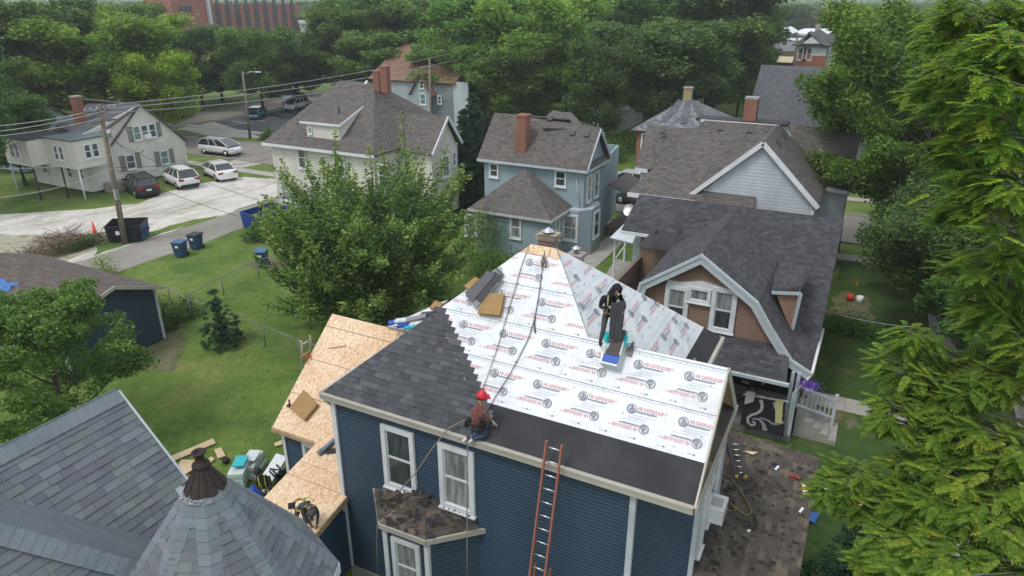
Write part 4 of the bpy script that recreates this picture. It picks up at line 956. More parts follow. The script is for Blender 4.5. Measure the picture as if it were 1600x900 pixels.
sd = MB(); p = PY(984, 329, 36.6); sd.lathe(p, [(.02, 0), (.2, .03), (.34, .1), (.35, .11), (.33, .1), (.0, .02)], 14, axis=(-.2, -1, .5)); sd.tube([p, p+Vector((.2, .2, -.6)), p+Vector((.3, .3, -1.4))], .02, 6)

# ---------------- brick gambrel house
H5 = thing('brick_gambrel_house', (-4.5, 28, 0), 'tan brown brick house with white trimmed gambrel gable and charcoal roof', 'house')
tag(sd.build('satellite_dish', m_metal), 'grey satellite dish at the left end of the charcoal gambrel roof', 'dish')
GY = 24.4
prof = [PY(*q, GY) for q in ((985, 482), (1000, 442), (1097, 397), (1185, 472), (1207, 512), (1238, 562), (1268, 582))]
prof[0] = Vector((-7.35, GY, 3.6))
p = prof; RZ = 6.88; RY = 31.4
def back(q, y): return Vector((q.x, y, q.z))
xm0, xm1 = -9.3, -.42
def ms(x, y): return Vector((x, y, RZ-(RY-y)*.72))     # main front slope
def yat(z): return RY-(RZ-z)/.72
apx = p[2]
roof(H5, [[p[1], p[2], Vector((apx.x, RY, RZ)), Vector((p[1].x, yat(p[1].z), p[1].z))], [p[0], p[1], Vector((p[1].x, yat(p[1].z), p[1].z)), Vector((p[0].x, yat(4.3), p[0].z))]], m_shD, name='gambrel_west_slope')
roof(H5, [[p[2], p[3], Vector((p[3].x, yat(p[3].z), p[3].z)), Vector((apx.x, RY, RZ))]], m_shD, name='gambrel_upper_slope')
roof(H5, [[p[3], p[4], back(p[4], 30), back(p[3], 30)]], m_shD, name='gambrel_lower_slope'); roof(H5, [[p[4], p[5], back(p[5], 30), back(p[4], 30)]], m_shD, name='gambrel_lower_slope'); roof(H5, [[p[5], p[6], back(p[6], 28.2), back(p[5], 28.2)]], m_shD, name='gambrel_flare')
e0 = PZ(969, 386, 4.75); e0.z = RZ-(RY-e0.y)*.72
roof(H5, [[ms(e0.x, e0.y), ms(p[1].x, e0.y), ms(p[1].x+.01, yat(p[1].z)), Vector((apx.x, RY, RZ)), Vector((xm0, RY, RZ))]], m_shD, name='main_front_slope')
roof(H5, [[Vector((apx.x, RY, RZ)), Vector((p[3].x, yat(p[3].z), p[3].z)), ms(p[3].x+.0, 28.3), ms(xm1, 28.3), Vector((xm1, RY, RZ))]], m_shD, name='main_front_slope')
roof(H5, [[ms(-2.6, 28.3), ms(xm1, 28.3), Vector((xm1, 26.6, 2.9)), Vector((-2.2, 26.6, 2.9))]], m_shD, name='east_lower_slope')
roof(H5, [[Vector((xm0, RY, RZ)), Vector((xm1, RY, RZ)), Vector((xm1, 35.5, 4.2)), Vector((xm0, 35.5, 4.2))]], m_shD, name='main_rear_slope')
# dormer
d1, d2, d3 = PY(1206, 455, 26.0), PY(1252, 457, 26.0), PY(1238, 517, 26.0)
roof(H5, [[d1, d2, PY(1268, 417, 28.0), PY(1215, 420, 29.2)]], m_shD, name='dormer_roof', t=.015)
walls(H5, [([PY(1212, 457, 26.15), PY(1247, 460, 26.15), PY(1237, 514, 26.15), PY(1229, 500, 26.15)], (0, -1, 0))], siding_mat('tan_clapboard', (.30, .19, .13)), .12, 'dormer_wall')
x_ = PY(1247, 460, 26.15).x
mb = MB(); mb.face([(x_, 26.15, 5.3), (x_, 27.6, 5.3), (x_-.05, 27.4, 4.2), (x_-.2, 26.15, 3.9)]); mb.build('dormer_cheek', m_trimg, H5)
boards(H5, [(d1-Z*.05, d2-Z*.05), (d2-Z*.05, PY(1238, 514, 26.1))], .06, .12, m_trimg, 'dormer_trim')
# front wall and trim following the gambrel
walls(H5, [([(q.x+(apx.x-q.x)*.05, GY+.28, q.z-.1) for q in (p[0], p[1], p[2], p[3], p[4])]+[(p[5].x-.15, GY+.28, p[5].z-.1), (p[5].x-.15, GY+.28, 3.35), (p[0].x+.2, GY+.28, 3.35)], (0, -1, 0))], m_brickE, .2, 'brick_wall', t=.003)
mb = MB()
for i in range(6):
    a, b = p[i], p[i+1]; d = (b-a).normalized(); nn_ = Vector((d.z, 0, -d.x)); nn_ = nn_ if nn_.z < 0 else -nn_
    mb.hexa((a+b)/2+nn_*.15+Vector((0, -.02, 0)), d*((b-a).length/2+.03), nn_*.16, (0, .04, 0)); mb.hexa((a+b)/2+nn_*.04+Vector((0, -.07, 0)), d*((b-a).length/2+.02), nn_*.05, (0, .03, 0))
mb.build('gambrel_trim', m_trimg, H5)
# triple window with arched head board
wy = GY+.25
wl, wr_ = PY(1059, 478, wy), PY(1131, 485, wy); wc = PY(1093, 461, wy)
mb = MB(); hx = [PY(*q, wy-.05) for q in ((1042, 437), (1062, 441), (1095, 440), (1135, 451), (1152, 454), (1150, 461), (1042, 446))]
slab(mb, hx, .08, flip=(0, -1, 0)); mb.build('window_head_board', m_trim, H5)
window(H5, PY(1057, 474, wy)-Z*.12, (1, 0, 0), (0, -1, 0), .92, 1.7, .15, gm=m_glassc, gm2=m_glass)
window(H5, PY(1130, 484, wy)-Z*.02, (1, 0, 0), (0, -1, 0), .92, 1.75, .15, gm=m_glassc, gm2=m_glass)
window(H5, PY(1093, 461, wy), (1, 0, 0), (0, -1, 0), .86, .62, .11, gm=m_glassc, halves=1)
# pent and porch under the gable
pz = 3.3; q0, q1 = PY(1128, 536, GY+.2), PY(1212, 553, GY+.2)
yl = GY-1.0
roof(H5, [[(-4.0, yl, 3.0), (-1.15, yl, 3.0), (-1.3, GY+.25, 3.75), (-4.0, GY+.25, 3.75)]], m_shD, name='pent_roof', edge=m_trimg)
g_ = MB(); g_.beam((-4.0, yl-.05, 2.92), (-1.05, yl-.05, 2.92), .12, .12); g_.build('gutter', m_trimg, H5)
g_ = MB(); g_.tube([(-.42, GY-.02, 3.05), (-.38, 28.2, 3.15)], .06, 6); g_.tube([(-.42, GY-.02, 3.0), (-.7, GY-.1, 2.5), (-.9, GY-.2, 2.2), (-.95, GY-.2, .3)], .04, 6); g_.build('gutter', m_trim, H5)
walls(H5, [(vwall(-8.9, GY+.3, -3.55, GY+.3, .2, 3.3), (0, -1, 0)), (vwall(-3.55, GY+.3, -3.55, 27.5, .2, 3.2), (1, 0, 0)), (vwall(-3.55, 27.5, -.7, 27.5, .2, 3.2), (0, -1, 0)), (vwall(-.75, 27.5, -.75, 28.9, .2, 3.0), (1, 0, 0)), (vwall(-.75, 28.9, -.75, 35, .2, 4.0), (1, 0, 0)), (vwall(-8.7, 35, -8.7, 26.8, .2, 4.3), (-1, 0, 0)), (vwall(-8.7, e0.y+.45, -7.0, e0.y+.45, .2, e0.z+.1), (0, -1, 0)), (vwall(-.75, 35, -8.7, 35, .2, 4.3), (0, 1, 0))], m_brickE, .2, 'brick_wall', t=.003)
MB().box((-3.5, GY-.2, .05), (-.75, 27.4, .38)).build('porch_deck', gen('painted_deck', (.12, .12, .12), (.2, .2, .19)), H5)
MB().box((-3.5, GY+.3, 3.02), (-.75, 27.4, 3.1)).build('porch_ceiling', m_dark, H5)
for x, y in ((-1.02, GY-.1), (-.82, GY-.12), (-3.6, GY-.1)):
    MB().box((x-.06, y-.06, .1), (x+.06, y+.06, 3.0)).build('porch_post', m_trimg, H5)
walls(H5, [(vwall(-3.4, 27.2, -1.0, 27.2, .3, 3.0), (0, -1, 0))], m_dark, 3., 'porch_shade_sheet', t=.002)  # near-black sheet before the brick wall, porch shade put into colour
# white stair rail by the porch
t = MB()
for a, b in (((-.72, GY+.1, 2.35), (.55, GY+1.5, 1.35)), ((-.72, GY+.1, 1.6), (.55, GY+1.5, .6))): t.beam(a, b, .06, .07)
for k in range(9):
    f = k/8; a = Vector((-.72, GY+.1, 1.6)).lerp(Vector((.55, GY+1.5, .6)), f); t.box(a-Vector((.02, .02, 0)), a+Vector((.02, .02, .75)))
t.box((.5, GY+1.45, .0), (.62, GY+1.57, 1.6)); t.build('stair_rail', m_trimg, H5)
mb = MB()
for k in range(5): mb.box((-.7+k*.3, GY+.5, 0), (-.4+k*.3, GY+1.9, .95-k*.19))
mb.build('porch_steps', m_conc, H5)
# side porch on the left of the gambrel house
mb = MB(); slab(mb, [PZ(953, 371, 2.9), PZ(985, 340, 3.6), PZ(1000, 352, 3.6), PZ(988, 380, 2.9)], .1); 
mb.build('side_porch_roof', m_trimg, H5)
mb = MB(); b0 = PZ(958, 430, .5); mb.box((b0.x-.05, b0.y-.05, .3), (b0.x+.05, b0.y+.05, 2.85)); b1 = PZ(975, 405, .5); mb.box((b1.x-.05, b1.y-.05, .3), (b1.x+.05, b1.y+.05, 2.9)); mb.beam(b0+Z*.9, b1+Z*.9, .05, .05)
mb.build('side_porch_post', m_trim, H5)
sheet('side_porch_floor', [PZ(940, 440, .3)[:2], PZ(962, 405, .3)[:2], PZ(990, 410, .3)[:2], PZ(985, 452, .3)[:2]], m_conc, .35, parent=None, up=.3)
for u, v in ((1025, 366), (1062, 367)): MB().lathe(PP(u, v, (0, RY, RZ), (0, -.72, 1)), [(.04, -.1), (.04, .3)], 8).build('vent_pipe', m_felt, H5)
fp5 = [PP(*q, (0, RY, RZ), (0, -.72, 1)) for q in ((995, 385), (1055, 396), (1080, 366), (1020, 362))]
mb = MB(); mb.face([q+Vector((0, -.02, .03)) for q in fp5]); mb.build('felt_patch', m_felt, H5)
boards(H5, [((e0.x, e0.y-.03, e0.z-.1), (p[1].x-.4, e0.y-.03, e0.z-.1))], .06, .14, m_trim, 'fascia')

# ---------------- cream house behind the big tree
H6 = thing('cream_hip_roofed_house', (-34, 43, 0), 'large cream house with brown hip roof, shed dormer and two red chimneys', 'house')
fl = PZ(414, 222, 5.5); yF = 37.75; fl = Vector((fl.x, yF, 5.5)); rpL, rpR = PY(531, 126, 43.6), PY(586, 132, 43.6); rpR.z = rpL.z
xg = -27.2; ga = PX(700, 182, xg); gf = PX(722, 222, xg); g0_ = Vector((xg, 41.0-.2, 5.3))
fr = Vector((-30.7, yF, 5.5))
roof(H6, [[fl, (-29.9, yF, 5.5), rpR, rpL]], m_shB, name='front_slope')
roof(H6, [[(-29.9, yF, 5.5), (-29.9, 49.4, 5.5), rpR]], m_shB, name='east_slope')
zv = g0_.z; roof(H6, [[g0_, ga, (-32.6, ga.y, ga.z), (-30.0, g0_.y, g0_.z)]], m_shB, name='wing_slope'); roof(H6, [[ga, gf, (-30.0, gf.y, gf.z), (-32.6, ga.y, ga.z)]], m_shB, name='wing_slope')
roof(H6, [[rpR, (-29.9, 49.4, 5.5), (fl.x, 49.4, 5.5), rpL]], m_shB, name='rear_slope'); roof(H6, [[fl, rpL, (fl.x, 49.4, 5.5)]], m_shB, name='west_slope')
walls(H6, [(vwall(fl.x+.45, yF+.45, -30.3, yF+.45, .4, 5.4), (0, -1, 0)), (vwall(-30.3, yF+.45, -30.3, 41.2, .4, 5.4), (1, 0, 0)), (vwall(-30.3, 41.2, xg-.3, 41.2, .4, 5.2), (0, -1, 0)), (vwall(xg-.3, 41.2, xg-.3, 44.6, .4, 5.3), (1, 0, 0)), ([(xg-.3, 41.2, 5.3), (xg-.3, 44.6, 5.3), (xg-.3, ga.y, ga.z-.15)], (1, 0, 0)), (vwall(xg-.3, 44.6, -29.8, 49, .4, 5.3), (1, 0, 0)), (vwall(fl.x+.45, 49, fl.x+.45, yF+.45, .4, 5.4), (-1, 0, 0)), (vwall(-29.8, 49, fl.x+.45, 49, .4, 5.4), (0, 1, 0))], m_cream, .14, 'siding_wall')
boards(H6, [(fl-Z*.08, (-29.9, yF, 5.42)), ((xg+.03, g0_.y, g0_.z-.06), (xg+.03, ga.y, ga.z-.05)), ((xg+.03, ga.y, ga.z-.05), (xg+.03, gf.y, gf.z-.06))], .08, .2, m_trim, 'fascia')
for u, v, w_ in ((472, 246, .85), (531, 258, 1.0), (600, 275, 1.)): window(H6, PY(u, v, yF+.42), (1, 0, 0), (0, -1, 0), w_, 1.7, .11)
for z in (1.9,):
    for x in (-38.8, -36, -33): window(H6, (x, yF+.42, z), (1, 0, 0), (0, -1, 0), .95, 1.6, .11, gm=m_glassc)
window(H6, (xg-.27, 42.9, 4.0), (0, 1, 0), (1, 0, 0), 1., 1.6, .11, gm=m_glassg); window(H6, (xg-.27, 44.1, 4.3), (0, 1, 0), (1, 0, 0), .5, 1.1, .09)
dn = (0, -(rpL.z-5.5), 43.6-yF); yd = PP(505, 216, fl, dn).y-.2; dA, dB = PY(468, 188, yd), PY(531, 197, yd); dA.z = dB.z = (dA.z+dB.z)/2; dn = (0, -(rpL.z-5.5), 43.6-yF)
dC = PP(568, 166, fl, dn); dD = PP(515, 160, fl, dn)
roof(H6, [[dA, dB, dC, dD]], m_shB, name='dormer_roof'); boards(H6, [(dA-Z*.06, dB-Z*.06), (dB-Z*.06, dC-Z*.06)], .06, .15, m_trim, 'dormer_trim')
walls(H6, [([(dA.x+.4, yd+.2, dA.z-1.35), (dB.x-.25, yd+.2, dA.z-1.35), (dB.x-.25, yd+.2, dA.z-.05), (dA.x+.4, yd+.2, dA.z-.05)], (0, -1, 0)), ([(dB.x-.25, yd+.2, dA.z-1.35), (dB.x-.25, dC.y, dC.z-.1), (dB.x-.25, yd+.2, dA.z-.05)], (1, 0, 0))], m_cream, .14, 'dormer_wall')
window(H6, PY(485, 204, yd+.17), (1, 0, 0), (0, -1, 0), .35, .5, .06, gm=m_glassc, halves=1)
c = PY(586, 130, 43.3); chimney(H6, c.x, 43.1, c.x+.5, 43.6, c.z-.6, PY(586, 113, 43.1).z, m_brick, m_brick, .03)
c = PY(599, 136, 43.0); chimney(H6, c.x, 42.7, c.x+.55, 43.2, c.z-.35, PY(599, 106, 42.7).z, m_brick, m_brick, .03)
rvent(H6, PP(573, 130, fl, dn), w_=.15, m=m_trim)
mb = MB(); mb.lathe(PP(530, 175, dA, (0, -.4, 1)), [(.05, -.1), (.05, .4)], 8); mb.build('vent_pipe', m_felt, H6)

# ---------------- cream house at far left with boxed out rooms on posts
H7 = thing('cream_gabled_house', (-62, 40, 0), 'cream house at far left with upper rooms on thin posts', 'house')
X7 = -58.; ap7 = PX(218, 162, X7); er7 = PX(291, 219, X7); el7 = PX(150, 243, X7); el7 = Vector((X7, 36.4, 3.0)); ul7 = PX(160, 193, X7)
walls(H7, [([(X7, 35.2, .2), (X7, 45.0, .2), (X7, 45.0, er7.z-.05), (X7, ap7.y, ap7.z-.08), (X7, ul7.y, ul7.z-.08), (X7, 35.2, ul7.z-.7)], (1, 0, 0))], m_cream, .16, 'gable_wall')
ovr = .25
roof(H7, [[(X7+ovr, ap7.y, ap7.z), (X7+ovr, 45.2, er7.z), (-66, 45.2, er7.z), (-66, ap7.y, ap7.z)]], m_shG, name='east_slope')
roof(H7, [[(X7+ovr, ap7.y, ap7.z), (-65.5, ap7.y, ap7.z), PX(85, 196, -65.5), (X7+ovr, ul7.y-1.8, ul7.z-.7)]], m_shG, name='west_slope')
MB().hexa((PX(217, 163, X7)+PX(171, 229, X7))/2+Vector((.12, 0, 0)), (PX(217, 163, X7)-PX(171, 229, X7))/2, (.12, 0, 0), (0, .14, .06)).build('rake_shingles', m_shG, H7)
for u, v, w_, h_, hv in ((204, 253, .95, 1.35, 2), (257, 246, .95, 1.35, 2)):
    c = PX(u, v, X7+.02); wv = window(H7, c, (0, 1, 0), (1, 0, 0), w_, h_, .1, gm=m_glassg if u > 220 else m_glass)
    for s_ in (-1, 1): MB().hexa(c+Vector((.03, s_*(w_/2+.28), 0)), (.02, 0, 0), (0, .24, 0), (0, 0, h_/2)).build('shutter', gen('grey_shutter', (.24, .23, .21)), H7)
c = PX(226, 206, X7+.02)
for k, gm_ in ((-1, m_glassg), (0, m_glass), (1, m_glass)): window(H7, c+Vector((0, k*.78, 0)), (0, 1, 0), (1, 0, 0), .78, 1.3, .09, gm=gm_)
for s_ in (-1, 1): MB().hexa(c+Vector((.03, s_*1.42, 0)), (.02, 0, 0), (0, .24, 0), (0, 0, .66)).build('shutter', gen('green_grey_shutter', (.20, .24, .21)), H7)
MB().box(c+Vector((0, -.25, -.6)), c+Vector((.35, .35, -.2))).build('air_conditioner', m_white_p, H7, bevel=.02)
# boxed out rooms
f1a, f1b, f1c = PZ(122, 246, 2.6), PZ(160, 235, 2.6), PZ(100, 235, 2.6)
bx = PX(126, 210, -56.2)
walls(H7, [(vwall(-56.3, 33.4, -56.3, 36.5, 2.75, 4.9), (1, 0, 0)), (vwall(-60, 33.4, -56.3, 33.4, 2.75, 4.9), (0, -1, 0))], m_cream, .16, 'box_room_wall')
MB().box((-60, 33.3, 4.9), (-56.2, 36.6, 5.02)).build('box_room_roof', gen('green_felt', (.085, .13, .13), (.11, .15, .15)), H7); MB().box((-60, 33.4, 2.66), (-56.3, 36.5, 2.74)).build('box_room_floor', m_trim, H7)
walls(H7, [(vwall(-60, 32.0, -60, 35.0, 2.9, 4.9), (1, 0, 0)), (vwall(-63.3, 32.0, -60, 32.0, 2.9, 4.9), (0, -1, 0))], m_cream, .16, 'box_room_wall')
MB().box((-63.4, 31.9, 4.9), (-59.9, 35.0, 5.0)).build('box_room_roof', m_felt, H7); MB().box((-63.3, 32, 2.8), (-60, 35, 2.9)).build('box_room_floor', m_trim, H7)
for yy in (34.5, 35.15): window(H7, (-56.27, yy, 3.95), (0, 1, 0), (1, 0, 0), .62, 1.2, .08)
for xx in (-58.6, -57.9): window(H7, (xx, 33.37, 3.85), (1, 0, 0), (0, -1, 0), .62, 1.2, .08)
for xx in (-62.1, -61.4): window(H7, (xx, 31.97, 3.95), (1, 0, 0), (0, -1, 0), .62, 1.2, .08)
walls(H7, [(vwall(-66, 35.2, X7, 35.2, .2, 4.8), (0, -1, 0)), (vwall(-66, 45, -66, 35.2, .2, 4.5), (-1, 0, 0))], m_cream, .16, 'siding_wall')
for xx in (-60.5, -59, -64): window(H7, (xx, 35.17, 1.7), (1, 0, 0), (0, -1, 0), .8, 1.1, .09)
for x, y, m_ in ((-56.4, 33.5, m_trim), (-58.7, 33.5, m_felt), (-60.1, 32.1, m_felt), (-63.2, 32.1, m_trimg)): q = MB(); q.tube([(x, y, 0), (x, y, 2.7)], .07, 6); q.build('post', m_, H7)
MB().box((-57.9, 36.2, 0), (-57.2, 37.6, .8)).build('stoop', m_conc, H7)
c = PX(126, 180, -62.2); chimney(H7, -62.6, c.y-.4, -61.9, c.y+.3, 4.5, PX(126, 151, -62.2).z, m_brick, None, .05)
# ---------------- navy garage with brown roof
H8 = thing('navy_garage', (-31, 17, 0), 'navy blue garage with brown shingled gable roof and blue tarp', 'garage')
gx1 = -25.4; rgz = 4.0; c1 = PZ(262, 449, 2.75); c2 = PZ(86, 510, 2.75); 
rk = PX(175, 445, -27.5)
ra0 = Vector((-28.2, 20.1, 2.75)); 
gxx = (c1.x+c2.x)/2; yA, yB = c2.y, c1.y; print('garage', c1, c2)
gm0, gm1 = PZ(265, 450, 2.75), PZ(74, 512, 2.75); xr_ = (gm0.x+gm1.x)/2; ymid = (gm0.y+gm1.y)/2; pk = PX(178, 447, xr_)
rz8 = pk.z; ym8 = pk.y; print('pk', pk, xr_, ymid)
roof(H8, [[(xr_, gm1.y, 2.75), (xr_, ym8, rz8), (-38.6, ym8, rz8), (-38.6, gm1.y, 2.75)], [(xr_, ym8, rz8), (xr_, gm0.y, 2.75), (-38.6, gm0.y, 2.75), (-38.6, ym8, rz8)]], shingle_mat('brown_garage_shingles', [(.10, .082, .07), (.12, .098, .085), (.135, .112, .1)], cw=.3), name='garage_roof', edge=m_beige)
walls(H8, [([(xr_-.3, gm1.y+.35, .1), (xr_-.3, gm0.y-.35, .1), (xr_-.3, gm0.y-.35, 2.7), (xr_-.3, ym8, rz8-.15), (xr_-.3, gm1.y+.35, 2.7)], (1, 0, 0)), (vwall(-38.2, gm1.y+.35, xr_-.3, gm1.y+.35, .1, 2.7), (0, -1, 0)), (vwall(xr_-.3, gm0.y-.35, -38.2, gm0.y-.35, .1, 2.7), (0, 1, 0))], m_navyd, .1, 'garage_wall', t=.02)
boards(H8, [((xr_+.02, gm1.y, 2.68), (xr_+.02, ym8, rz8-.07)), ((xr_+.02, ym8, rz8-.07), (xr_+.02, gm0.y, 2.68)), ((xr_, gm1.y-.03, 2.66), (-38.6, gm1.y-.03, 2.66))], .05, .16, m_beige, 'fascia')
for yy in (gm1.y+.33, gm0.y-.33): q = MB(); corner(q, xr_-.28, yy, .1, 2.7, .12); q.build('corner_board', m_trimg, H8)
c = PP(3, 455, (xr_, gm1.y, 2.75), (0, -(rz8-2.75), ym8-gm1.y)); n8 = Vector((0, -(rz8-2.75), ym8-gm1.y)).normalized(); s8 = Vector((0, n8.z, -n8.y))
q = MB(); n_ = 8
for i in range(n_):
    for j in range(n_):
        f = lambda i, j: c+Vector((-(i/n_)*1.6+.3+.12*math.sin(j*1.7), 0, 0))+s8*(j/n_*1.0-.4+.1*math.sin(i*1.3))+n8*(.04+.03*math.sin(i*2.1+j*1.4))
        q.face([f(i, j), f(i, j+1), f(i+1, j+1), f(i+1, j)], sm=True)
q.build('tarp', plain('blue_tarp', (.03, .13, .36), .4), H8)
# ---------------- far houses
def simple_house(name, label, x0, y0, x1, y1, ez, rz, ridge, rm, wm, roofkind='gable', wins=(), ov=.4, door=None, e=.2):
    H = thing(name, ((x0+x1)/2, (y0+y1)/2, 0), label, 'house'); xm, ym = (x0+x1)/2, (y0+y1)/2
    A, B, C, D = (x0-ov, y0-ov, ez), (x1+ov, y0-ov, ez), (x1+ov, y1+ov, ez), (x0-ov, y1+ov, ez)
    if roofkind == 'hip':
        d = min(x1-x0, y1-y0)/2
        if ridge == 'x': P, Q = (x0+d, ym, rz), (x1-d, ym, rz); pl = [[A, B, Q, P], [B, C, Q], [C, D, P, Q], [D, A, P]]
        else: P, Q = (xm, y0+d, rz), (xm, y1-d, rz); pl = [[A, B, P], [B, C, Q, P], [C, D, Q], [D, A, P, Q]]
        ws = []
    elif ridge == 'x': P, Q = (x0-ov, ym, rz), (x1+ov, ym, rz); pl = [[A, B, Q, P], [C, D, P, Q]]; ws = [([(x1, y0, ez-.1), (x1, y1, ez-.1), (x1, ym, rz-.15)], (1, 0, 0)), ([(x0, y1, ez-.1), (x0, y0, ez-.1), (x0, ym, rz-.15)], (-1, 0, 0))]
    else: P, Q = (xm, y0-ov, rz), (xm, y1+ov, rz); pl = [[B, C, Q, P], [D, A, P, Q]]; ws = [([(x0, y0, ez-.1), (x1, y0, ez-.1), (xm, y0, rz-.15)], (0, -1, 0)), ([(x1, y1, ez-.1), (x0, y1, ez-.1), (xm, y1, rz-.15)], (0, 1, 0))]
    roof(H, [q for q in pl if len(set(q)) > 2], rm, e=.25)
    walls(H, [(vwall(x0, y0, x1, y0, .1, ez-.08), (0, -1, 0)), (vwall(x1, y0, x1, y1, .1, ez-.08), (1, 0, 0)), (vwall(x1, y1, x0, y1, .1, ez-.08), (0, 1, 0)), (vwall(x0, y1, x0, y0, .1, ez-.08), (-1, 0, 0))]+ws, wm, e)
    for (f, a, z, w_, h_) in wins:
        if f == 'y': window(H, (a, y0-.03, z), (1, 0, 0), (0, -1, 0), w_, h_, .13)
        else: window(H, (x1+.03, a, z), (0, 1, 0), (1, 0, 0), w_, h_, .13)
    return H
# orange brick house with weathered hip roof
ap_ = PY(1075, 152, 66); ez_ = PY(985, 203, 60.5)
H9 = simple_house('orange_brick_house', 'orange brick house with weathered grey hip roof and a tan chimney', ez_.x+.5, 61, ap_.x*2-ez_.x-.5, 71, ez_.z, ap_.z, 'x', m_shW, m_brickO, 'hip', [('y', ez_.x+1.4, ez_.z-1.3, 1.0, 2.1)], .5)
c = PY(1075, 148, 66); chimney(H9, c.x-.35, 65.7, c.x+.35, 66.3, ap_.z-.6, PY(1075, 138, 66).z, gen('tan_chimney', (.42, .32, .16)), None, .08)
for i, t_ in enumerate((.3, .45, .62)):
    a = Vector((ap_.x-.4+i*.5, 66-.05, ap_.z+.02)); b = Vector((ap_.x-1.2+i*2.2, 60.6, ez_.z+.12)); MB().beam(a.lerp(b, .1), a.lerp(b, .75), .55, .03, up=(0, -1, 1)).build('repair_strip', m_shG, H9)
# grey roofed white house, right of it
a = PY(1165, 190, 78); b = PY(1181, 101, 83.5); H10 = simple_house('white_grey_roofed_house', 'white house with a plain blue grey gable roof before the shops', a.x+.5, 78.4, 8.5, 89, a.z, b.z, 'x', m_shG, m_white, 'gable', [('y', a.x+2.2, a.z-1., .9, .8)], .5)
# grey clapboard house with rusty orange roof, behind the cream one
a = PY(648, 150, 74); H11 = simple_house('grey_house_orange_roof', 'grey clapboard house with rusty orange shingles behind the cream house', -55.5, 71, -44, 84, 6.3, 9.9, 'x', m_shO, m_greyh, 'gable', [('x', 76, 5, .9, 1.5)], .4)
gp = PY(657, 117, 70); gl = PY(643, 145, 70); gr = PY(673, 147, 70)
walls(H11, [([gl-Z*6, gr-Z*6, gr, gp, gl], (0, -1, 0))], m_greyh, .2, 'gable_wall')
roof(H11, [[gl+Vector((-.3, -.3, -.2)), gp+Vector((0, -.3, .1)), gp+Vector((0, 6, .1)), gl+Vector((-.3, 6, -.2))], [gp+Vector((0, -.3, .1)), gr+Vector((.3, -.3, -.2)), gr+Vector((.3, 6, -.2)), gp+Vector((0, 6, .1))]], m_shO, e=.25, name='gable_roof')
window(H11, PY(659, 132, 69.97), (1, 0, 0), (0, -1, 0), .7, 1.0, .1); window(H11, PY(661, 155, 69.97), (1, 0, 0), (0, -1, 0), .9, 1.3, .1, gm=m_glassg); window(H11, PY(687, 156, 70.9), (1, 0, 0), (0, -1, 0), .6, 1.0, .1)
walls(H11, [(vwall(gr.x, 71, -42, 71, .3, 6.5), (0, -1, 0))], m_white, .2, 'east_wall')
# metal roofed shed at the end of the far drive
a0, a1, a2, a3 = PZ(926, 185, 2.6), PZ(947, 160, 2.6), PZ(915, 158, 2.6), PZ(905, 172, 2.6)
H12 = thing('metal_roofed_shed', (PZ(930, 190)[0], PZ(930, 190)[1], 0), 'low shed with pale ribbed metal roof beyond the light blue house', 'shed')
x0, x1, yy0, yy1 = PY(903, 205, 78).x, PY(948, 200, 78).x, 78, 93
mb = MB(); slab(mb, [(x0, yy0, 2.2), (x1, yy0, 2.5), (x1, yy1, 2.5), (x0, yy1, 2.2)], .12)
for i in range(16): mb.box((x0, yy0+i*.96, 2.24), (x1, yy0+i*.96+.06, 2.55))
mb.build('metal_roof', gen('pale_metal_roof', (.34, .42, .43), (.42, .48, .48), rough=.5), H12); MB().box((x0+.2, yy0+.2, 0), (x1-.2, yy1-.2, 2.2)).build('shed_wall', m_white, H12)
H13 = simple_house('white_house', 'white house half hidden by trees beyond the far lawn', -49.5, 108, -37, 120, 6, 9.5, 'x', m_shG, m_trim, 'gable', [('y', -41, 3.5, 1.2, 2.), ('y', -44, 3.5, 1.2, 2.), ('x', 112, 3.5, 1, 2)], .4)
H14 = simple_house('white_house', 'white porch fronted house glimpsed between the two large maples', -58, 86, -52, 94, 5.5, 8.5, 'x', m_shG, m_trim, 'gable', [('x', 88, 3.5, 1.2, 1.6), ('x', 91, 3.5, 1.2, 1.6)], .4)
H15 = simple_house('grey_roofed_house', 'dark grey roofed house in shade at the left edge', -84, 37, -71, 44, 3.6, 6.0, 'x', m_shG, m_greyh, 'gable', [('y', -76, 2, 1, 1.3)], .4)
# shops and the house above them
def at(u, v, y): return PY(u, v, y)
S1 = thing('brick_shop', tuple(at(1215, 105, 118)[:2])+(0,), 'brown brick shop with a long cream awning', 'shop')
a, b = at(1150, 108, 118), at(1238, 108, 118); zt = at(1200, 79, 118).z
MB().box((a.x, 118, 0), (b.x, 128, zt)).build('brick_front', brickmat('dull_purple_brick', (.22, .14, .13), (.19, .12, .11), (.25, .2, .18)), S1)
MB().box((a.x, 118.2, zt), (b.x, 128, zt+1.4)).build('parapet', m_trimg, S1)
q = MB(); z1_ = at(1200, 88, 117).z; slab(q, [(a.x, 116.6, z1_-.75), (b.x, 116.6, z1_-.75), (b.x, 118, z1_), (a.x, 118, z1_)], .08); q.build('awning', plain('cream_awning', (.78, .72, .45), .6), S1)
for i in range(5): MB().box((a.x+.8+i*(b.x-a.x)/5, 117.9, .6), (a.x+.8+i*(b.x-a.x)/5+1.4, 117.99, 2.3)).build('shop_window', m_glass, S1)
p = at(1209, 83, 117.9); MB().box(p-Vector((.9, .05, .3)), p+Vector((.9, .05, .35))).build('shop_sign', plain('purple_sign', (.22, .12, .3)), S1); MB().box(p-Vector((1.1, .06, .55)), p+Vector((1.1, .04, -.35))).build('shop_sign', m_trim, S1)
a, b, ez_ = at(1236, 90, 112), at(1297, 90, 112), at(1240, 70, 112).z
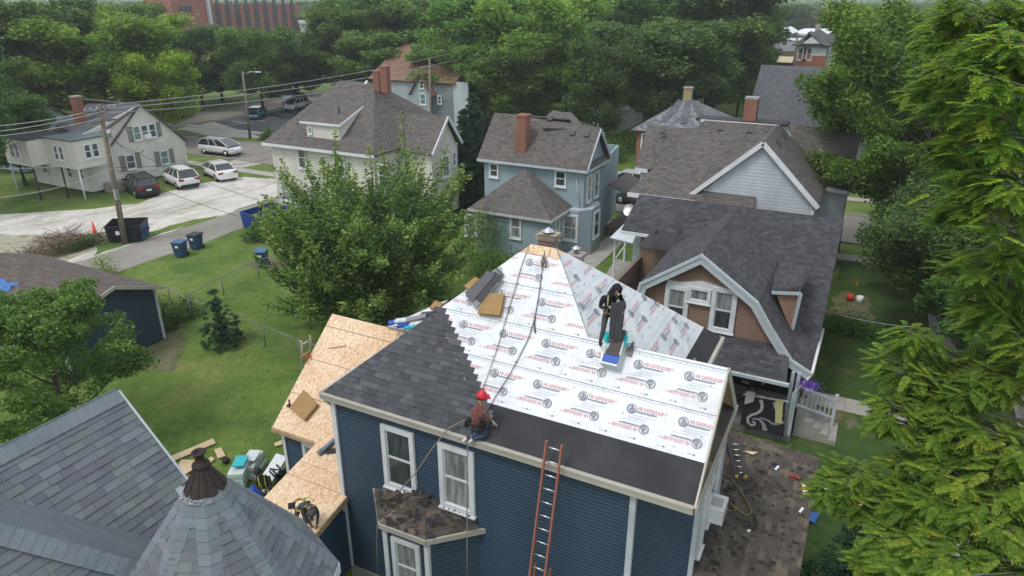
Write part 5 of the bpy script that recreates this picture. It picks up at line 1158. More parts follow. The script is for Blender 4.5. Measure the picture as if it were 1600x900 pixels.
H16 = simple_house('shop_house', 'white and orange brick house with grey pyramid roof beside the shops', a.x+.6, 112.4, b.x-.6, 122, ez_, at(1272, 46, 117).z, 'y', m_shG, m_trim, 'hip', [('y', at(1254, 78, 112).x, ez_-1.2, 1.3, 1.8), ('y', at(1262, 78, 112).x, ez_-1.2, 1.3, 1.8), ('y', at(1245, 93, 112).x, ez_-3.8, 1.3, 1.6)], .7)
MB().box((a.x+.5, 112.3, 0), (b.x-.5, 112.38, at(1240, 86, 112).z)).build('brick_base', m_brickO, H16)
gz = at(1271, 55, 111.6).z
roof(H16, [[(at(1250, 70, 111.6).x, 111.6, ez_), (at(1271, 0, 111.6).x, 111.6, gz+.4), (at(1271, 0, 111.6).x, 116, gz+.4), (at(1250, 70, 111.6).x, 116, ez_)], [(at(1271, 0, 111.6).x, 111.6, gz+.4), (at(1290, 70, 111.6).x, 111.6, ez_), (at(1290, 70, 111.6).x, 116, ez_), (at(1271, 0, 111.6).x, 116, gz+.4)]], m_shG, e=.3, name='gable_roof')
walls(H16, [([at(1253, 68, 111.7), at(1286, 68, 111.7), at(1270, 56, 111.7)], (0, -1, 0))], m_trim, .3, 'gable_wall')
MB().box(at(1278, 47, 117)+Vector((-.4, 0, -1)), at(1278, 38, 117)+Vector((.4, .7, 0))).build('chimney', gen('tan_chimney2', (.4, .36, .25)), H16)
a, b = at(1210, 68, 140), at(1233, 68, 140); H17 = simple_house('dark_grey_house', 'dark grey sided house with white gable trim above the shop', a.x, 140, b.x, 150, at(1210, 52, 140).z, at(1220, 44, 140).z, 'y', m_trim, siding_mat('dark_grey_siding', (.09, .105, .13)), 'gable', [('y', at(1219, 56, 140).x, at(1219, 56, 140).z, 1.6, 1.6)], .3)
a, b = at(1236, 62, 150), at(1262, 62, 150); MBq = thing('flat_roofed_store', (a.x, 155, 0), 'flat white roofed store behind the grey pyramid roofed house', 'store'); MB().box((a.x, 150, 0), (b.x+3, 175, at(1240, 55, 150).z)).build('store_wall', m_white, MBq); MB().box((a.x-.3, 149.7, at(1240, 55, 150).z), (b.x+3.3, 175, at(1240, 52, 150).z)).build('store_roof', m_trim, MBq)
# long brick office block at the top left
HB = thing('brick_office_block', (-150, 160, 0), 'long red brick office block with dark vertical window strips', 'office block')
p0_, p1_ = PZ(330, 8, 15.2), PZ(470, 8, 15.2)
F0 = 240.
pl_, pr_ = PF(336, 45, 215), PF(470, 45, 232); base_l, base_r = Vector((pl_.x, pl_.y, 0)), Vector((pr_.x, pr_.y, 0)); zt = PF(400, 6, 222).z
d = (base_r-base_l); L = d.length; d.normalize(); n = Vector((d.y, -d.x, 0))
walls(HB, [([base_l, base_r, base_r+Z*zt, base_l+Z*zt], n)], m_brickB if 'm_brickB' in globals() else brickmat('office_brick', (.32, .10, .06), (.27, .085, .05), (.25, .15, .12), .3, .9), 1.2, 'brick_wall', t=.02, core=.5)
MB().hexa((base_l+base_r)/2-n*9+Z*(zt/2-.1), d*L/2, n*8.7, Z*(zt/2-.1)).build('block_core', m_brick, HB)
for i in range(9):
    c = base_l+d*L*(i+.55)/9.3+n*.06
    q = MB(); q.hexa(c+Z*(zt/2), d*.85, n*.05, Z*(zt/2-.3)); st = q.build('window_strip', gen('dark_bronze', (.05, .045, .045), rough=.4), HB)
    for k in range(5): MB().hexa(c+n*.08+Z*(1.8+k*3.0), d*.55, n*.03, Z*.95).build('pane', m_glass, st)
q0_, q1_ = PF(272, 30, 200), PF(336, 30, 212); b0, b1 = Vector((q0_.x, q0_.y, 0)), Vector((q1_.x, q1_.y, 0)); d = (b1-b0).normalized(); n = Vector((d.y, -d.x, 0)); L = (b1-b0).length
MB().hexa((b0+b1)/2-n*6+Z*10, d*L/2, n*6, Z*10).build('tall_wing', brickmat('office_brick_wing', (.32, .10, .06), (.27, .085, .05), (.25, .15, .12), .3, .9), HB)
for z in (12.2, 16.): MB().hexa(b0+d*L*.3+n*.1+Z*z, d*2.2, n*.12, Z*.8).build('pane', m_glass, HB)
MB().hexa(b0+d*L*.85+n*.5+Z*8, d*.45, n*.45, Z*9).build('duct', m_trimg, HB)
H18 = thing('flat_roofed_building', tuple(PZ(488, 60)[:2])+(0,), 'low pale flat roofed building right of the brick office block', 'building')
a, b = PF(468, 38, 230), PF(496, 38, 235); MB().box((a.x, a.y, 0), (b.x+6, a.y+14, a.z+.3)).build('building_wall', m_white, H18); MB().box((a.x-.3, a.y-.3, a.z+.3), (b.x+6.3, a.y+14, PF(480, 31, 232).z)).build('building_roof', m_trim, H18)
# ============================================================ PROPS, VEHICLES, PEOPLE
FO, FN = (EX0, EY, EZ), Vector((0, -1, 1)).normalized()
def JF(u, v, up=0.): return PP(u, v, Vector(FO)+FN*up, FN)            # point `up` above the main front slope
WO, WN = WS(WX0, 0), (WS(-12, 0)-WS(WX0, 0)).cross(WS(WX0, 1)-WS(WX0, 0)).normalized()
def JW(u, v, up=0.): return PP(u, v, WO+WN*up, WN)
PO, PN = PS(px0, py0), Vector((0, -.2, 1)).normalized()
def JP(u, v, up=0.): return PP(u, v, PO+PN*up, PN)
LO, LN = LR(0, 12), Vector((.06, 0, 1)).normalized()
def JL(u, v, up=0.): return PP(u, v, LO+LN*up, LN)
CR = Vector((_r[0], _r[1], 0)); CF = Vector((_g[0], _g[1], 0))
def one(name, mb, mat, label, cat, group=None, bevel=0, smooth=None):
    """a thing that is one mesh, its origin at its base centre"""
    V = np.array(mb.V); c = Vector((float(V[:, 0].mean()), float(V[:, 1].mean()), float(V[:, 2].min()))); e = bpy.data.objects.new('x', None); e.location = c
    o = mb.build(name, mat, e, bevel=bevel, smooth=smooth); o.parent = None; o.location = c; bpy.data.objects.remove(e); return tag(o, label, cat, group)
m_fib = plain('orange_fibreglass', (.34, .13, .085), .5); m_yel = plain('yellow_plastic', (.62, .42, .04), .5); m_rope = gen('rope', (.30, .25, .18), (.22, .18, .13), scale=20, rough=.9); m_roped = plain('dark_rope', (.10, .09, .08), .8)
m_teal = plain('teal_wrap', (.02, .40, .45), .35); m_bluew = plain('blue_wrap', (.012, .07, .40), .5); m_wrap = gen('white_wrap', (.66, .70, .68), (.5, .58, .56), scale=8, rough=.3); m_skin = plain('skin', (.36, .2, .13), .6)
def ladder(name, a0, a1, b0, b1, n, rm, sm, label, rw=.035, rt=.08, feet=None):
    """rails a0-a1 and b0-b1, n rungs"""
    e = thing(name, (a0+b0)/2, label, 'ladder'); nrm = (a1-a0).cross(b0-a0)
    for p, q in ((a0, a1), (b0, b1)): MB().beam(p, q, rw, rt, up=nrm).build('rail', rm, e)
    for i in range(n):
        t = (i+.6)/n; p, q = a0.lerp(a1, t), b0.lerp(b1, t); MB().tube([p, q], .019, 8).build('rung', sm, e)
    if feet:
        for p in (a0, b0): MB().hexa(p, (.04, 0, 0), (0, .05, 0), (0, 0, .03)).build('foot', feet, e)
    return e
# orange extension ladder against the front wall
la1, lb1 = PY(854, 689, 11.42), PY(878, 696, 11.42); off = Vector((-.04, -1.55, -6.75))
ladder('extension_ladder', la1+off+Vector((0, 0, .0)), la1, lb1+off, lb1, 22, m_fib, m_alu, 'tall orange railed extension ladder leaning on the front gutter of the navy house', feet=m_black)
e_ = [o for o in sc.objects if o.name.startswith('extension_ladder')][0]
o2 = Vector((.03, .07, -.6)); s0 = la1+off; 
for p, q in ((la1+o2+off*.0, la1+off+o2), (lb1+o2, lb1+off+o2)): MB().beam(q, p.lerp(q, .35), .03, .07, up=(0, 1, .2)).build('fly_rail', m_fib, e_)
# aluminium ladder at the left rake of the bare wing
a = PZ(471, 562, 2.6); w0 = PX(483, 532, WX0-.1); q0 = PX(474, 534, WX0-.15); b0_ = PZ(463, 585, .9)
ladder('aluminium_ladder', Vector((WX0-.5, q0.y-.15, 0)), Vector((WX0-.12, q0.y-.15, q0.z+.1)), Vector((WX0-.5, q0.y+.27, 0)), Vector((WX0-.12, q0.y+.27, q0.z+.1)), 14, m_alu, m_alu, 'aluminium ladder leaning on the left edge of the bare sheathing roof', feet=m_black)
mb = MB(); c = PX(478, 558, WX0-.05); rg = random.Random(3); mb.tube([c+Vector((rg.uniform(-.15, .2), rg.uniform(-.25, .25), rg.uniform(-.12, .12))) for i in range(14)], .018, 5); one('orange_strap', mb, plain('orange_strap', (.6, .12, .04)), 'tangled orange strap on the aluminium ladder by the bare roof', 'strap')
# step ladder lying on the torn side roof
p0, p1 = JL(1151, 744, .12), JL(1137, 690, .12); d = (p1-p0); sd_ = Vector((1, .12, 0)).normalized()*.40
ladder('step_ladder', p0, p1, p0+sd_*.55+Z*.05, p1+sd_*.9+Z*.05, 6, plain('dark_grey_rail', (.05, .05, .055)), m_alu, 'step ladder lying on the torn brown side roof', rw=.05, rt=.09, feet=m_yel)
p0, p1 = PZ(1240, 940, 1.4), PZ(1245, 846, 4.0); p0 = Vector((.5, 13.0, 1.0)); p1 = PX(1247, 850, .42)
ladder('yellow_tipped_ladder', Vector((.75, p1.y-.4, .0)), p1, Vector((.75, p1.y-.05, .0)), p1+Vector((0, .35, -.05)), 9, m_alu, m_alu, 'aluminium ladder with yellow tips at the right edge of the torn side roof', feet=m_yel)
for k in (0, .35): MB().hexa(p1+Vector((0, k, -.05*(k > 0))), (.05, 0, 0), (0, .06, 0), (0, 0, .05)).build('end_cap', m_yel, [o for o in sc.objects if o.name.startswith('yellow_tipped_ladder')][0])
# ropes
def rope(pts, r, m, label, cat='rope', name='rope'): mb = MB(); mb.tube(pts, r, 5); return one(name, mb, m, label, cat, smooth=True)
rope([JF(*q, .05) for q in ((851, 392), (850, 402), (846, 430), (842, 460), (836, 495), (826, 528), (812, 556), (796, 586), (775, 618), (757, 650))], .011, m_roped, 'dark safety rope curving from the roof peak down to the red helmeted worker')
rope([JF(*q, .05) for q in ((826, 385), (815, 415), (805, 450), (790, 500), (775, 550), (760, 592), (752, 612))], .010, m_rope, 'thin straight rope left of the curving one on the white underlayment')
rope([JF(*q, .05) for q in ((836, 493), (835, 505), (836, 520))], .018, m_roped, 'short dark rope tail hanging beside the curving rope')
mb = MB(); mb.tube([JF(*q, .07) for q in ((849, 399), (846, 408), (847, 417), (852, 417), (854, 408), (850, 399))], .022, 6); mb.box(JF(849, 410, .04)-Vector((.03, .03, .08)), JF(849, 410, .04)+Vector((.03, .03, .08))); one('rope_grab', mb, m_rope, 'rope anchor and knot just below the bare patch at the peak', 'anchor')
mb = MB(); mb.tube([Vector((-7.2, 15.5, 9.85)), Vector((-6.6, 15.5, 9.86)), Vector((-6.52, 15.9, 9.84)), Vector((-6.5, 16.3, 9.84))], .02, 5); one('chimney_rope', mb, m_roped, 'dark rope looped round the foot of the chimney', 'rope')
g0 = PY(697, 668, 11.35); rope([JF(738, 655, .35), JF(722, 658, .15), PY(700, 670, 11.4), PY(676, 700, 11.2), PY(650, 738, 11.0), PY(622, 770, 11.0), PY(603, 781, 11.0)], .016, m_rope, 'tan rope slanting from the worker to the bay roof')
rope([JF(738, 680, .2), PY(731, 692, 11.3), PY(730, 760, 11.2), PY(730, 840, 10.9), PY(730, 930, 10.7)], .014, m_rope, 'thin rope hanging straight down past the right window')
rope([PY(589, 820, 10.9), PY(589, 860, 10.8), PY(592, 930, 10.8)], .010, m_rope, 'thin cord hanging left of the bay window')
rope([JL(*q, .05) for q in ((1126, 740), (1140, 745), (1152, 760), (1160, 772), (1168, 785), (1174, 800), (1168, 806), (1155, 798), (1143, 788), (1130, 778), (1128, 785), (1140, 798), (1150, 798), (1144, 788))], .018, gen('yellow_hose', (.26, .22, .10)), 'dull yellow air hose coiled on the torn side roof', 'hose', 'air_hose')
rope([JF(*q, .04) for q in ((765, 645), (775, 655), (778, 668), (772, 682), (765, 684))], .010, m_roped, 'black air hose looping beside the red helmeted worker', 'hose', 'air_hose')
# blocks, lumber and scraps
def slabthing(name, quad, th, mat, label, cat, up=0., bevel=.0, n=None):
    mb = MB(); slab(mb, quad, th, up=th+up); return one(name, mb, mat, label, cat, bevel=bevel)
slabthing('foam_pad', [JF(*q) for q in ((750, 493), (784, 497), (791, 464), (758, 460))], .12, m_foam, 'thick tan foam pad on the white underlayment', 'pad', .05, .04)
slabthing('foam_pad', [JW(*q) for q in ((479, 659), (500, 634), (478, 612), (456, 640))], .12, m_foam, 'worn tan foam pad on the bare sheathing roof', 'pad', .03, .04)
slabthing('lumber_scrap', [JW(*q) for q in ((514, 545), (514, 541), (540, 537), (541, 541))], .04, plain('fresh_pine', (.66, .5, .3), .7), 'short pale board on the bare sheathing roof', 'board', .02)
mb = MB(); p = JW(452, 634, .03); q = JW(452, 625, .25); mb.tube([p, q], .03, 6); mb.hexa(p, (.07, 0, 0), (0, .05, 0), (0, 0, .03)); one('hand_tool', mb, plain('brown_tool', (.09, .05, .04)), 'small dark hand tool at the left edge of the bare roof', 'tool')
mb = MB(); p, q = JP(499, 707, .1), JP(520, 676, .12); q = p+(Vector((.0, 1, .2)).normalized()+Vector((.18, 0, 0)))*1.0; mb.tube([p, q], .075, 12); mb.tube([p-(q-p)*.04, p+(q-p)*.06], .078, 12); one('roll_of_membrane', mb, gen('grey_blue_roll', (.14, .19, .24), (.2, .25, .3), rough=.35), 'grey blue roll lying on the porch sheathing beside the corner board', 'roll')
mb = MB(); p = JP(516, 707, .02)
for i in range(3): mb.hexa(p+Vector((-.1+.1*i, .06*i, .015+.01*i)), (.13, 0, 0), (.04, .1, 0), (0, 0, .006))
one('shingle_scrap', mb, m_felt, 'dark shingle scraps by the corner board on the porch roof', 'scrap')
# shingle strips waiting on the left hip
e = thing('shingle_pile', JF(760, 445), 'loose pile of grey shingle strips near the top of the left hip', 'shingle pile')
rg = random.Random(9); mats_ = [plain('light_granule', (.22, .22, .23), .9), plain('dark_granule', (.06, .06, .068), .9), plain('mid_granule', (.11, .11, .12), .9)]
for i in range(9):
    c = JF(757+rg.uniform(-9, 9), 450+rg.uniform(-8, 8), .06+.02*i); a = rg.uniform(.9, 1.3); d = Vector((math.cos(a), math.sin(a)/S2, math.sin(a)/S2)); MB().hexa(c, d*.42, FN.cross(d)*.13, FN*.006).build('shingle_strip', mats_[i % 3], e)
slabthing('foam_pad', [JF(*q) for q in ((728, 450), (735, 456), (752, 440), (746, 436))], .12, m_foam, 'tan foam pad under the loose shingle pile at the left hip', 'pad', .02, .03)
e = thing('shingle_bundle', JF(650, 500), 'opened blue and white shingle bundle at the left hip of the roof', 'shingle bundle')
b0 = Vector((-11.0, 15.8, 6.35))
for i, (q, m_) in enumerate((((622, 502), m_bluew), ((636, 507), m_bluew), ((648, 510), m_teal), ((632, 500), m_wrap), ((655, 505), m_wrap), ((662, 498), mats_[1]), ((650, 497), mats_[0]), ((672, 490), mats_[1]))):
    c = PZ(*q, 6.25+.03*i); a = .5+rg.uniform(-.3, .3); MB().hexa(c, (math.cos(a)*.3, math.sin(a)*.3, .05), (-math.sin(a)*.12, math.cos(a)*.12, .0), (0, 0, .03)).build('shingle_strip' if i > 4 else 'wrapper', m_, e)
slabthing('foam_block', [PZ(672, 484, 6.6), PZ(686, 488, 6.6), PZ(692, 478, 6.6), PZ(680, 474, 6.6)], .1, m_foam, 'small tan block at the far left corner of the roof', 'block')
# stack of bundles the hooded worker takes shingles from
bc = JF(964, 549, 0); ux = Vector((1, 0, 0)); us = Vector((0, 1, 1))/S2
e = thing('bundle_stack', bc, 'stack of teal and blue wrapped shingle bundles on the ridge', 'shingle bundles')
for i in range(3):
    c = bc+FN*(.06+.1*i)+us*rg.uniform(-.02, .02)+ux*rg.uniform(-.02, .02); o = MB().hexa(c, ux*.2, us*.42, FN*.045).build('bundle', (m_wrap, m_wrap, m_wrap)[i], e, bevel=.02)
MB().hexa(bc+FN*.315-us*.27, ux*.18, us*.11, FN*.008).build('blue_label', m_bluew, e)
MB().hexa(bc+FN*.32+us*.12, ux*.15, us*.3, FN*.02).build('open_shingles', mats_[1], e); MB().hexa(bc+FN*.335-us*.0, ux*.14, us*.2, FN*.01).build('open_shingles', plain('brown_granule', (.08, .07, .065), .9), e)
for dx, dy, m_ in ((-.2, .18, m_teal), (.24, .25, m_teal), (.27, .3, m_wrap), (-.17, -.05, m_wrap)):
    q = MB(); c = bc+ux*dx+us*dy+FN*.3
    V = [c+ux*.11*math.cos(a)+us*.17*math.sin(a)+FN*(.05*math.sin(3*a)) for a in [k*math.pi/4 for k in range(8)]]; 
    for k in range(8): q.face([c+FN*.1, V[k], V[(k+1) % 8]])
    for k in range(8): q.face([c-FN*.12, V[(k+1) % 8], V[k]])
    q.build('torn_wrapper', m_, e)
q = MB(); q.hexa(bc+us*(-.42)+FN*.12, ux*.2, us*.01, FN*.1); q.build('bundle_end', m_wrap, e)
mb = MB(); a = JF(983, 556, .05); b = JF(987, 542, .05); mb.hexa((a+b)/2, (b-a)/2, ux*.05, FN*.03); mb.tube([b, b+us*.12], .04, 6); one('nail_gun', mb, plain('brown_grey_tool', (.16, .13, .12)), 'brown grey nail gun lying right of the bundle stack', 'tool')
# bundles and board offcuts on the lawn
def pallet(c, label, rz, n, top):
    e = thing('bundle_pallet', c, label, 'shingle bundles'); A = Vector((math.cos(rz), math.sin(rz), 0)); B = Vector((-A.y, A.x, 0))
    for i in range(n):
        MB().hexa(c+Z*(.12+.13*i)+A*rg.uniform(-.04, .04)+B*rg.uniform(-.03, .03), A*.5, B*.26, Z*.06).build('bundle', (m_wrap, m_wrap, plain('pale_green_wrap', (.42, .55, .5), .3))[i % 3], e, bevel=.03)
    MB().hexa(c+Z*(.2+.13*n)-B*.06, A*.3, B*.2, Z*.02).build('wrapper', top, e, bevel=.01)
    for s_ in (-1, 1): MB().hexa(c+B*.2*s_+Z*.03, A*.5, B*.04, Z*.03).build('skid', m_ply, e)
    return e
pallet(PZ(378, 752, 0), 'white wrapped shingle bundles with a teal patch on the lawn', 2.1, 5, m_teal); pallet(PZ(396, 738, 0), 'second stack of white wrapped bundles, nearer the hooded green worker', 2.0, 4, m_wrap); 
mb = MB(); c = PZ(398, 768, .3); 
for k in range(6): a = k*1.05; mb.face([c+Z*.3, c+Vector((.3*math.cos(a), .3*math.sin(a), 0)), c+Vector((.3*math.cos(a+1.05), .3*math.sin(a+1.05), -.05))])
one('blue_wrapper', mb, m_bluew, 'crumpled blue wrapper beside the bundles on the lawn', 'wrapper')
mb = MB(); c = PZ(428, 732, .5); mb.hexa(c, CR*.12+CF*.55+Z*.12, CR*.22-CF*.1, Z*.04); one('white_sheet', mb, m_trim, 'long white sheet leaning by the left wing corner', 'sheet', bevel=.02)
e = thing('junk_pile', PZ(440, 752, 0), 'heap of dark tools and hoses by the wing wall', 'junk pile')
for i in range(8): q = MB(); c = PZ(438+rg.uniform(-5, 6), 752+rg.uniform(-14, 14), .15); q.tube([c+Vector((rg.uniform(-.25, .25), rg.uniform(-.25, .25), rg.uniform(-.1, .5))) for k in range(5)], .03, 6); q.build('hose', m_black, e)
m_pine = gen('fresh_pine_board', (.64, .50, .33), (.55, .40, .24), scale=6, rough=.8)
for i, (q, lab) in enumerate(((((267, 716), (333, 688), (338, 695), (272, 723)), 'long pale plywood strip on the lawn'), (((335, 705), (346, 702), (353, 715), (341, 719)), 'short pale board piece right of the long strip'), (((279, 729), (284, 721), (306, 722), (306, 734), (290, 744)), 'pale sheathing offcut half hidden by the turret'), (((323, 722), (331, 716), (336, 720), (328, 727)), 'small pale offcut behind the finial'))):
    slabthing('plywood_offcut', [PZ(*p, 0) for p in q], .03, m_pine, lab, 'board', .06)
mb = MB(); c = PZ(353, 720, .1); mb.lathe(c, [(.12, -.05), (.15, .05), (.08, .12)], 10); one('black_bucket', mb, m_black, 'small black tub on the lawn beside the board', 'tub')
slabthing('plywood_offcut', [PZ(*p, 0) for p in ((429, 695), (441, 690), (441, 697), (430, 700))], .03, m_pine, 'small board on the lawn at the wing corner', 'board', .05)
slabthing('osb_offcut', [JL(*p) for p in ((1252, 755), (1271, 770), (1254, 775))], .012, m_osb, 'triangular sheathing offcut on the right edge of the torn roof', 'board', .03)
slabthing('osb_offcut', [JL(*p) for p in ((1160, 706), (1184, 708), (1176, 712))], .012, m_osb, 'thin sheathing sliver near the step ladder', 'board', .03)
slabthing('osb_offcut', [PZ(*p, 0) for p in ((1271, 768), (1296, 764), (1296, 782), (1273, 776))], .02, m_osb, 'sheathing sheet on the grass right of the torn roof', 'board', .15)
slabthing('osb_offcut', [PZ(*p, 0) for p in ((1325, 785), (1336, 778), (1355, 790), (1342, 797), (1328, 793))], .02, m_osb, 'sheathing sheet on the grass under the walnut leaves', 'board', .1)
mb = MB(); mb.beam(PZ(1334, 828, .3), PZ(1408, 842, .3), .14, .1); one('grey_timber', mb, gen('weathered_timber', (.28, .26, .23)), 'weathered grey timber lying on the grass', 'timber')
slabthing('blue_tarp', [PZ(*p, 0) for p in ((1262, 803), (1280, 806), (1272, 822), (1262, 816))], .01, plain('blue_tarp2', (.03, .13, .42), .4), 'blue tarp behind the dark evergreen', 'tarp', .1)
slabthing('blue_tarp', [PZ(*p, 0) for p in ((1338, 834), (1347, 832), (1347, 875), (1342, 876))], .01, plain('blue_tarp3', (.03, .13, .42), .4), 'strip of blue tarp right of the dark evergreen', 'tarp', .1)
mb = MB(); mb.beam(JL(1232, 742, .05), JL(1250, 748, .05), .06, .05); mb.beam(JL(1240, 740, .08), JL(1247, 748, .08), .04, .04); one('red_tool', mb, plain('red_tool', (.32, .05, .04)), 'red pry tool on the torn side roof', 'tool')
for (u, v, lab) in ((1214, 731, 'thin white strip near the red tool'), (1252, 797, 'white scrap near the sheathing triangle'), (1172, 827, 'white scrap in the middle of the torn roof')):
    mb = MB(); c = JL(u, v, .03); mb.hexa(c, (.03, -.01, 0), (.03, .11, 0), (0, 0, .01)); one('white_scrap', mb, m_white_p, lab, 'scrap')
# torn shingle flakes: far too many to count
def flakes(name, n, fn, seed, sz, mats, label, nrm):
    rg = random.Random(seed); mb = MB()
    for i in range(n):
        c = fn(rg); a = rg.uniform(0, 3.14); k = rg.randint(4, 6); s_ = rg.uniform(*sz); pts = []
        h = Vector((1, 0, 0)); h = (h-nrm*h.dot(nrm)).normalized(); g = nrm.cross(h); up = rg.uniform(.005, .02)
        for j in range(k): t = a+j*6.283/k; r = s_*rg.uniform(.5, 1.2); pts.append(c+h*math.cos(t)*r*1.5+g*math.sin(t)*r+nrm*(up+rg.uniform(0, .02)))
        mb.face(pts, rg.randrange(len(mats)))
    return tag(mb.build(name, mats, kind='stuff'), label, 'debris')
m_fl = [gen('flake_dark', (.022, .02, .022), (.04, .038, .042), rough=.95), gen('flake_brown', (.09, .072, .058), rough=.95), gen('flake_tan', (.24, .17, .10), rough=.95)]
def fl_low(rg):
    while True:
        x, y = rg.uniform(-1.9, .2), rg.uniform(12, 18.6)
        if rg.random() < .25+.75*math.exp(-((x+1.2)**2+(y-16)**2/4)): return LR(x, y)+Z*.02
flakes('shingle_debris', 230, fl_low, 1, (.015, .07), [m_fl[0], m_fl[0], m_fl[0], m_fl[1], m_fl[1]], 'torn shingle flakes scattered over the brown side roof', LN)
def fl_bay(rg):
    while True:
        u, v = rg.uniform(585, 750), rg.uniform(766, 842)
        P = [(586, 767), (663, 768), (748, 826), (666, 842), (593, 816)]
        if inside(P, (u, v)):
            if u < 664 and v > 768 or rg.random() < .5:
                return PP(u, v, T_, ((B_-T_).cross(C_-T_)))+Z*.012
nb_ = (B_-T_).cross(C_-T_).normalized(); nb_ = nb_ if nb_.z > 0 else -nb_
flakes('shingle_debris', 90, fl_bay, 2, (.03, .10), m_fl[:1]+m_fl[:1]+m_fl[1:2], 'torn shingle flakes left on the bay window roof', nb_)
# ---------------------------------------------------------------- bins, dumpsters, cone, buckets
def bin_(loc, rz, label, body, lid, dark=False):
    e = thing('wheelie_bin', (0, 0, 0), label, 'bin'); mb = MB()
    V = [(-.27, -.3, .08), (.27, -.3, .08), (.27, .28, .08), (-.27, .28, .08), (-.33, -.38, 1.0), (.33, -.38, 1.0), (.33, .36, 1.0), (-.33, .36, 1.0)]
    mb.idx(V, [(0, 3, 2, 1), (0, 1, 5, 4), (1, 2, 6, 5), (2, 3, 7, 6), (3, 0, 4, 7), (4, 5, 6, 7)], sm=False); mb.build('body', body, e, bevel=.02)
    MB().hexa((0, 0, 1.03), (.36, 0, 0), (0, .42, 0), (0, .0, .04)).build('lid', lid, e, bevel=.02)
    for s_ in (-1, 1): MB().lathe((s_*.3-.03, .3, .13), [(.13, 0), (.13, .06)], 12, axis=(1, 0, 0)).build('wheel', m_black, e)
    MB().tube([(-.3, .44, .98), (.3, .44, .98)], .02, 6).build('handle', body, e); MB().box((-.1, -.375, .7), (.1, -.35, .85)).build('label', m_white_p, e)
    e.location = loc; e.rotation_euler = (0, 0, rz); return e
m_bin = plain('blue_bin_plastic', (.018, .055, .12), .45); m_binl = plain('blue_lid_plastic', (.03, .11, .22), .4); m_bind = plain('black_lid_plastic', (.02, .02, .024), .45)
bin_(PZ(284, 401, 0), .35, 'blue bin with lighter blue lid, left one of the pair beside the alley', m_bin, m_binl); bin_(PZ(308, 389, 0), .2, 'dark blue bin with black lid, right one of the pair beside the alley', m_bin, m_bind); bin_(PZ(411, 416, 0), .5, 'blue bin alone on the lawn beside the big feathery tree', m_bin, m_binl)
def dumpster(loc, rz, L, label, m1, m2, lid=True):
    e = thing('dumpster', (0, 0, 0), label, 'dumpster'); mb = MB(); W, H = .8, 1.15
    V = [(-L/2+.08, -W+.1, .1), (L/2-.08, -W+.1, .1), (L/2-.08, W-.05, .1), (-L/2+.08, W-.05, .1), (-L/2, -W, H), (L/2, -W, H), (L/2, W, H+.12), (-L/2, W, H+.12)]
    mb.idx(V, [(0, 3, 2, 1), (0, 1, 5, 4), (2, 3, 7, 6), (3, 0, 4, 7)], 0, sm=False); mb.idx(V, [(1, 2, 6, 5)], 1, sm=False); mb.build('body', [m1, m2], e)
    q = MB(); 
    for a, b in ((4, 5), (5, 6), (6, 7), (7, 4)): q.beam(V[a], V[b], .07, .07)
    q.build('rim', m1, e)
    for k in range(3): MB().box((-L/2+.3+k*(L-.6)/2-.04, -W-.03, .25), (-L/2+.3+k*(L-.6)/2+.04, -W+.08, H-.05)).build('rib', m1, e)
    MB().box((-L/2+.1, -W+.1, .3), (L/2-.1, W-.1, .35)).build('rubbish', m_dark, e)
    for s_ in (-1, 1): MB().box((s_*(L/2+.05)-.05, -.5, .6), (s_*(L/2+.05)+.05, .5, .72)).build('fork_pocket', m1, e)
    MB().box((-.5, -W-.015, .6), (-.25, -W+.005, .85)).build('sticker', m_white_p, e)
    e.location = loc; e.rotation_euler = (0, 0, rz); return e
dumpster(PZ(203, 374, 0), R_(35), 2.3, 'open black dumpster with a blue end behind the leaning utility pole', plain('black_steel', (.012, .013, .02), .5), plain('blue_steel', (.02, .07, .2), .5))
dumpster(PZ(416, 352, 0), R_(88), 3.0, 'bright blue open dumpster at the alley end by the cream house', plain('bright_blue_steel', (.012, .05, .24), .45), plain('bright_blue_steel_end', (.015, .06, .26), .45))
mb = MB(); e = thing('traffic_cone', PZ(149, 367, 0), 'orange traffic cone beside the brush pile', 'traffic cone'); c = PZ(149, 367, 0); MB().lathe(c, [(.2, .04), (.16, .1), (.04, .95), (.03, .96)], 12).build('cone', plain('cone_orange', (.85, .10, .02), .5), e); MB().box(c-Vector((.3, .3, 0)), c+Vector((.3, .3, .05))).build('base', m_black, e)
for u, v, m_, lab in ((1327, 470, plain('red_bucket', (.5, .04, .02)), 'red bucket on the bare patch right of the gambrel house'), (1342, 473, m_white_p, 'white bucket beside the red one')):
    mb = MB(); mb.lathe(PZ(u, v, 0), [(.15, 0), (.19, .38), (.17, .38), (.14, .05)], 14); one('bucket', mb, m_, lab, 'bucket')
# ---------------------------------------------------------------- utility pole, wires, lamps
m_pole = gen('pole_wood', (.24, .2, .155), (.17, .14, .11), scale=4, rough=.95, bm=.5, stretch=(1, 1, .1))
UP = PZ(196, 381, 0); upz = PX(155, 165, UP.x).z; ut = PF(155, 165, PR(UP)[2]-1.2); ut = PY(155, 164, UP.y-.2)
e = thing('utility_pole', UP, 'leaning wooden utility pole behind the black dumpster', 'utility pole'); MB().tube([UP, UP.lerp(ut, .5), ut], [.19, .16, .13], 12).build('shaft', m_pole, e, smooth=True)
hd = Vector((0, 1, 0))
for z_, w_ in ((.35, 1.1), (1.0, .9)): q = ut-Z*z_; MB().beam(q-hd*w_, q+hd*w_, .09, .11).build('crossarm', m_pole, e)
for i in range(6): q = ut-Z*.2+hd*(-1+i*.4); MB().lathe(q-Z*.1, [(.03, 0), (.05, .05), (.03, .1), (.05, .15), (.02, .2)], 8).build('insulator', m_metal, e)
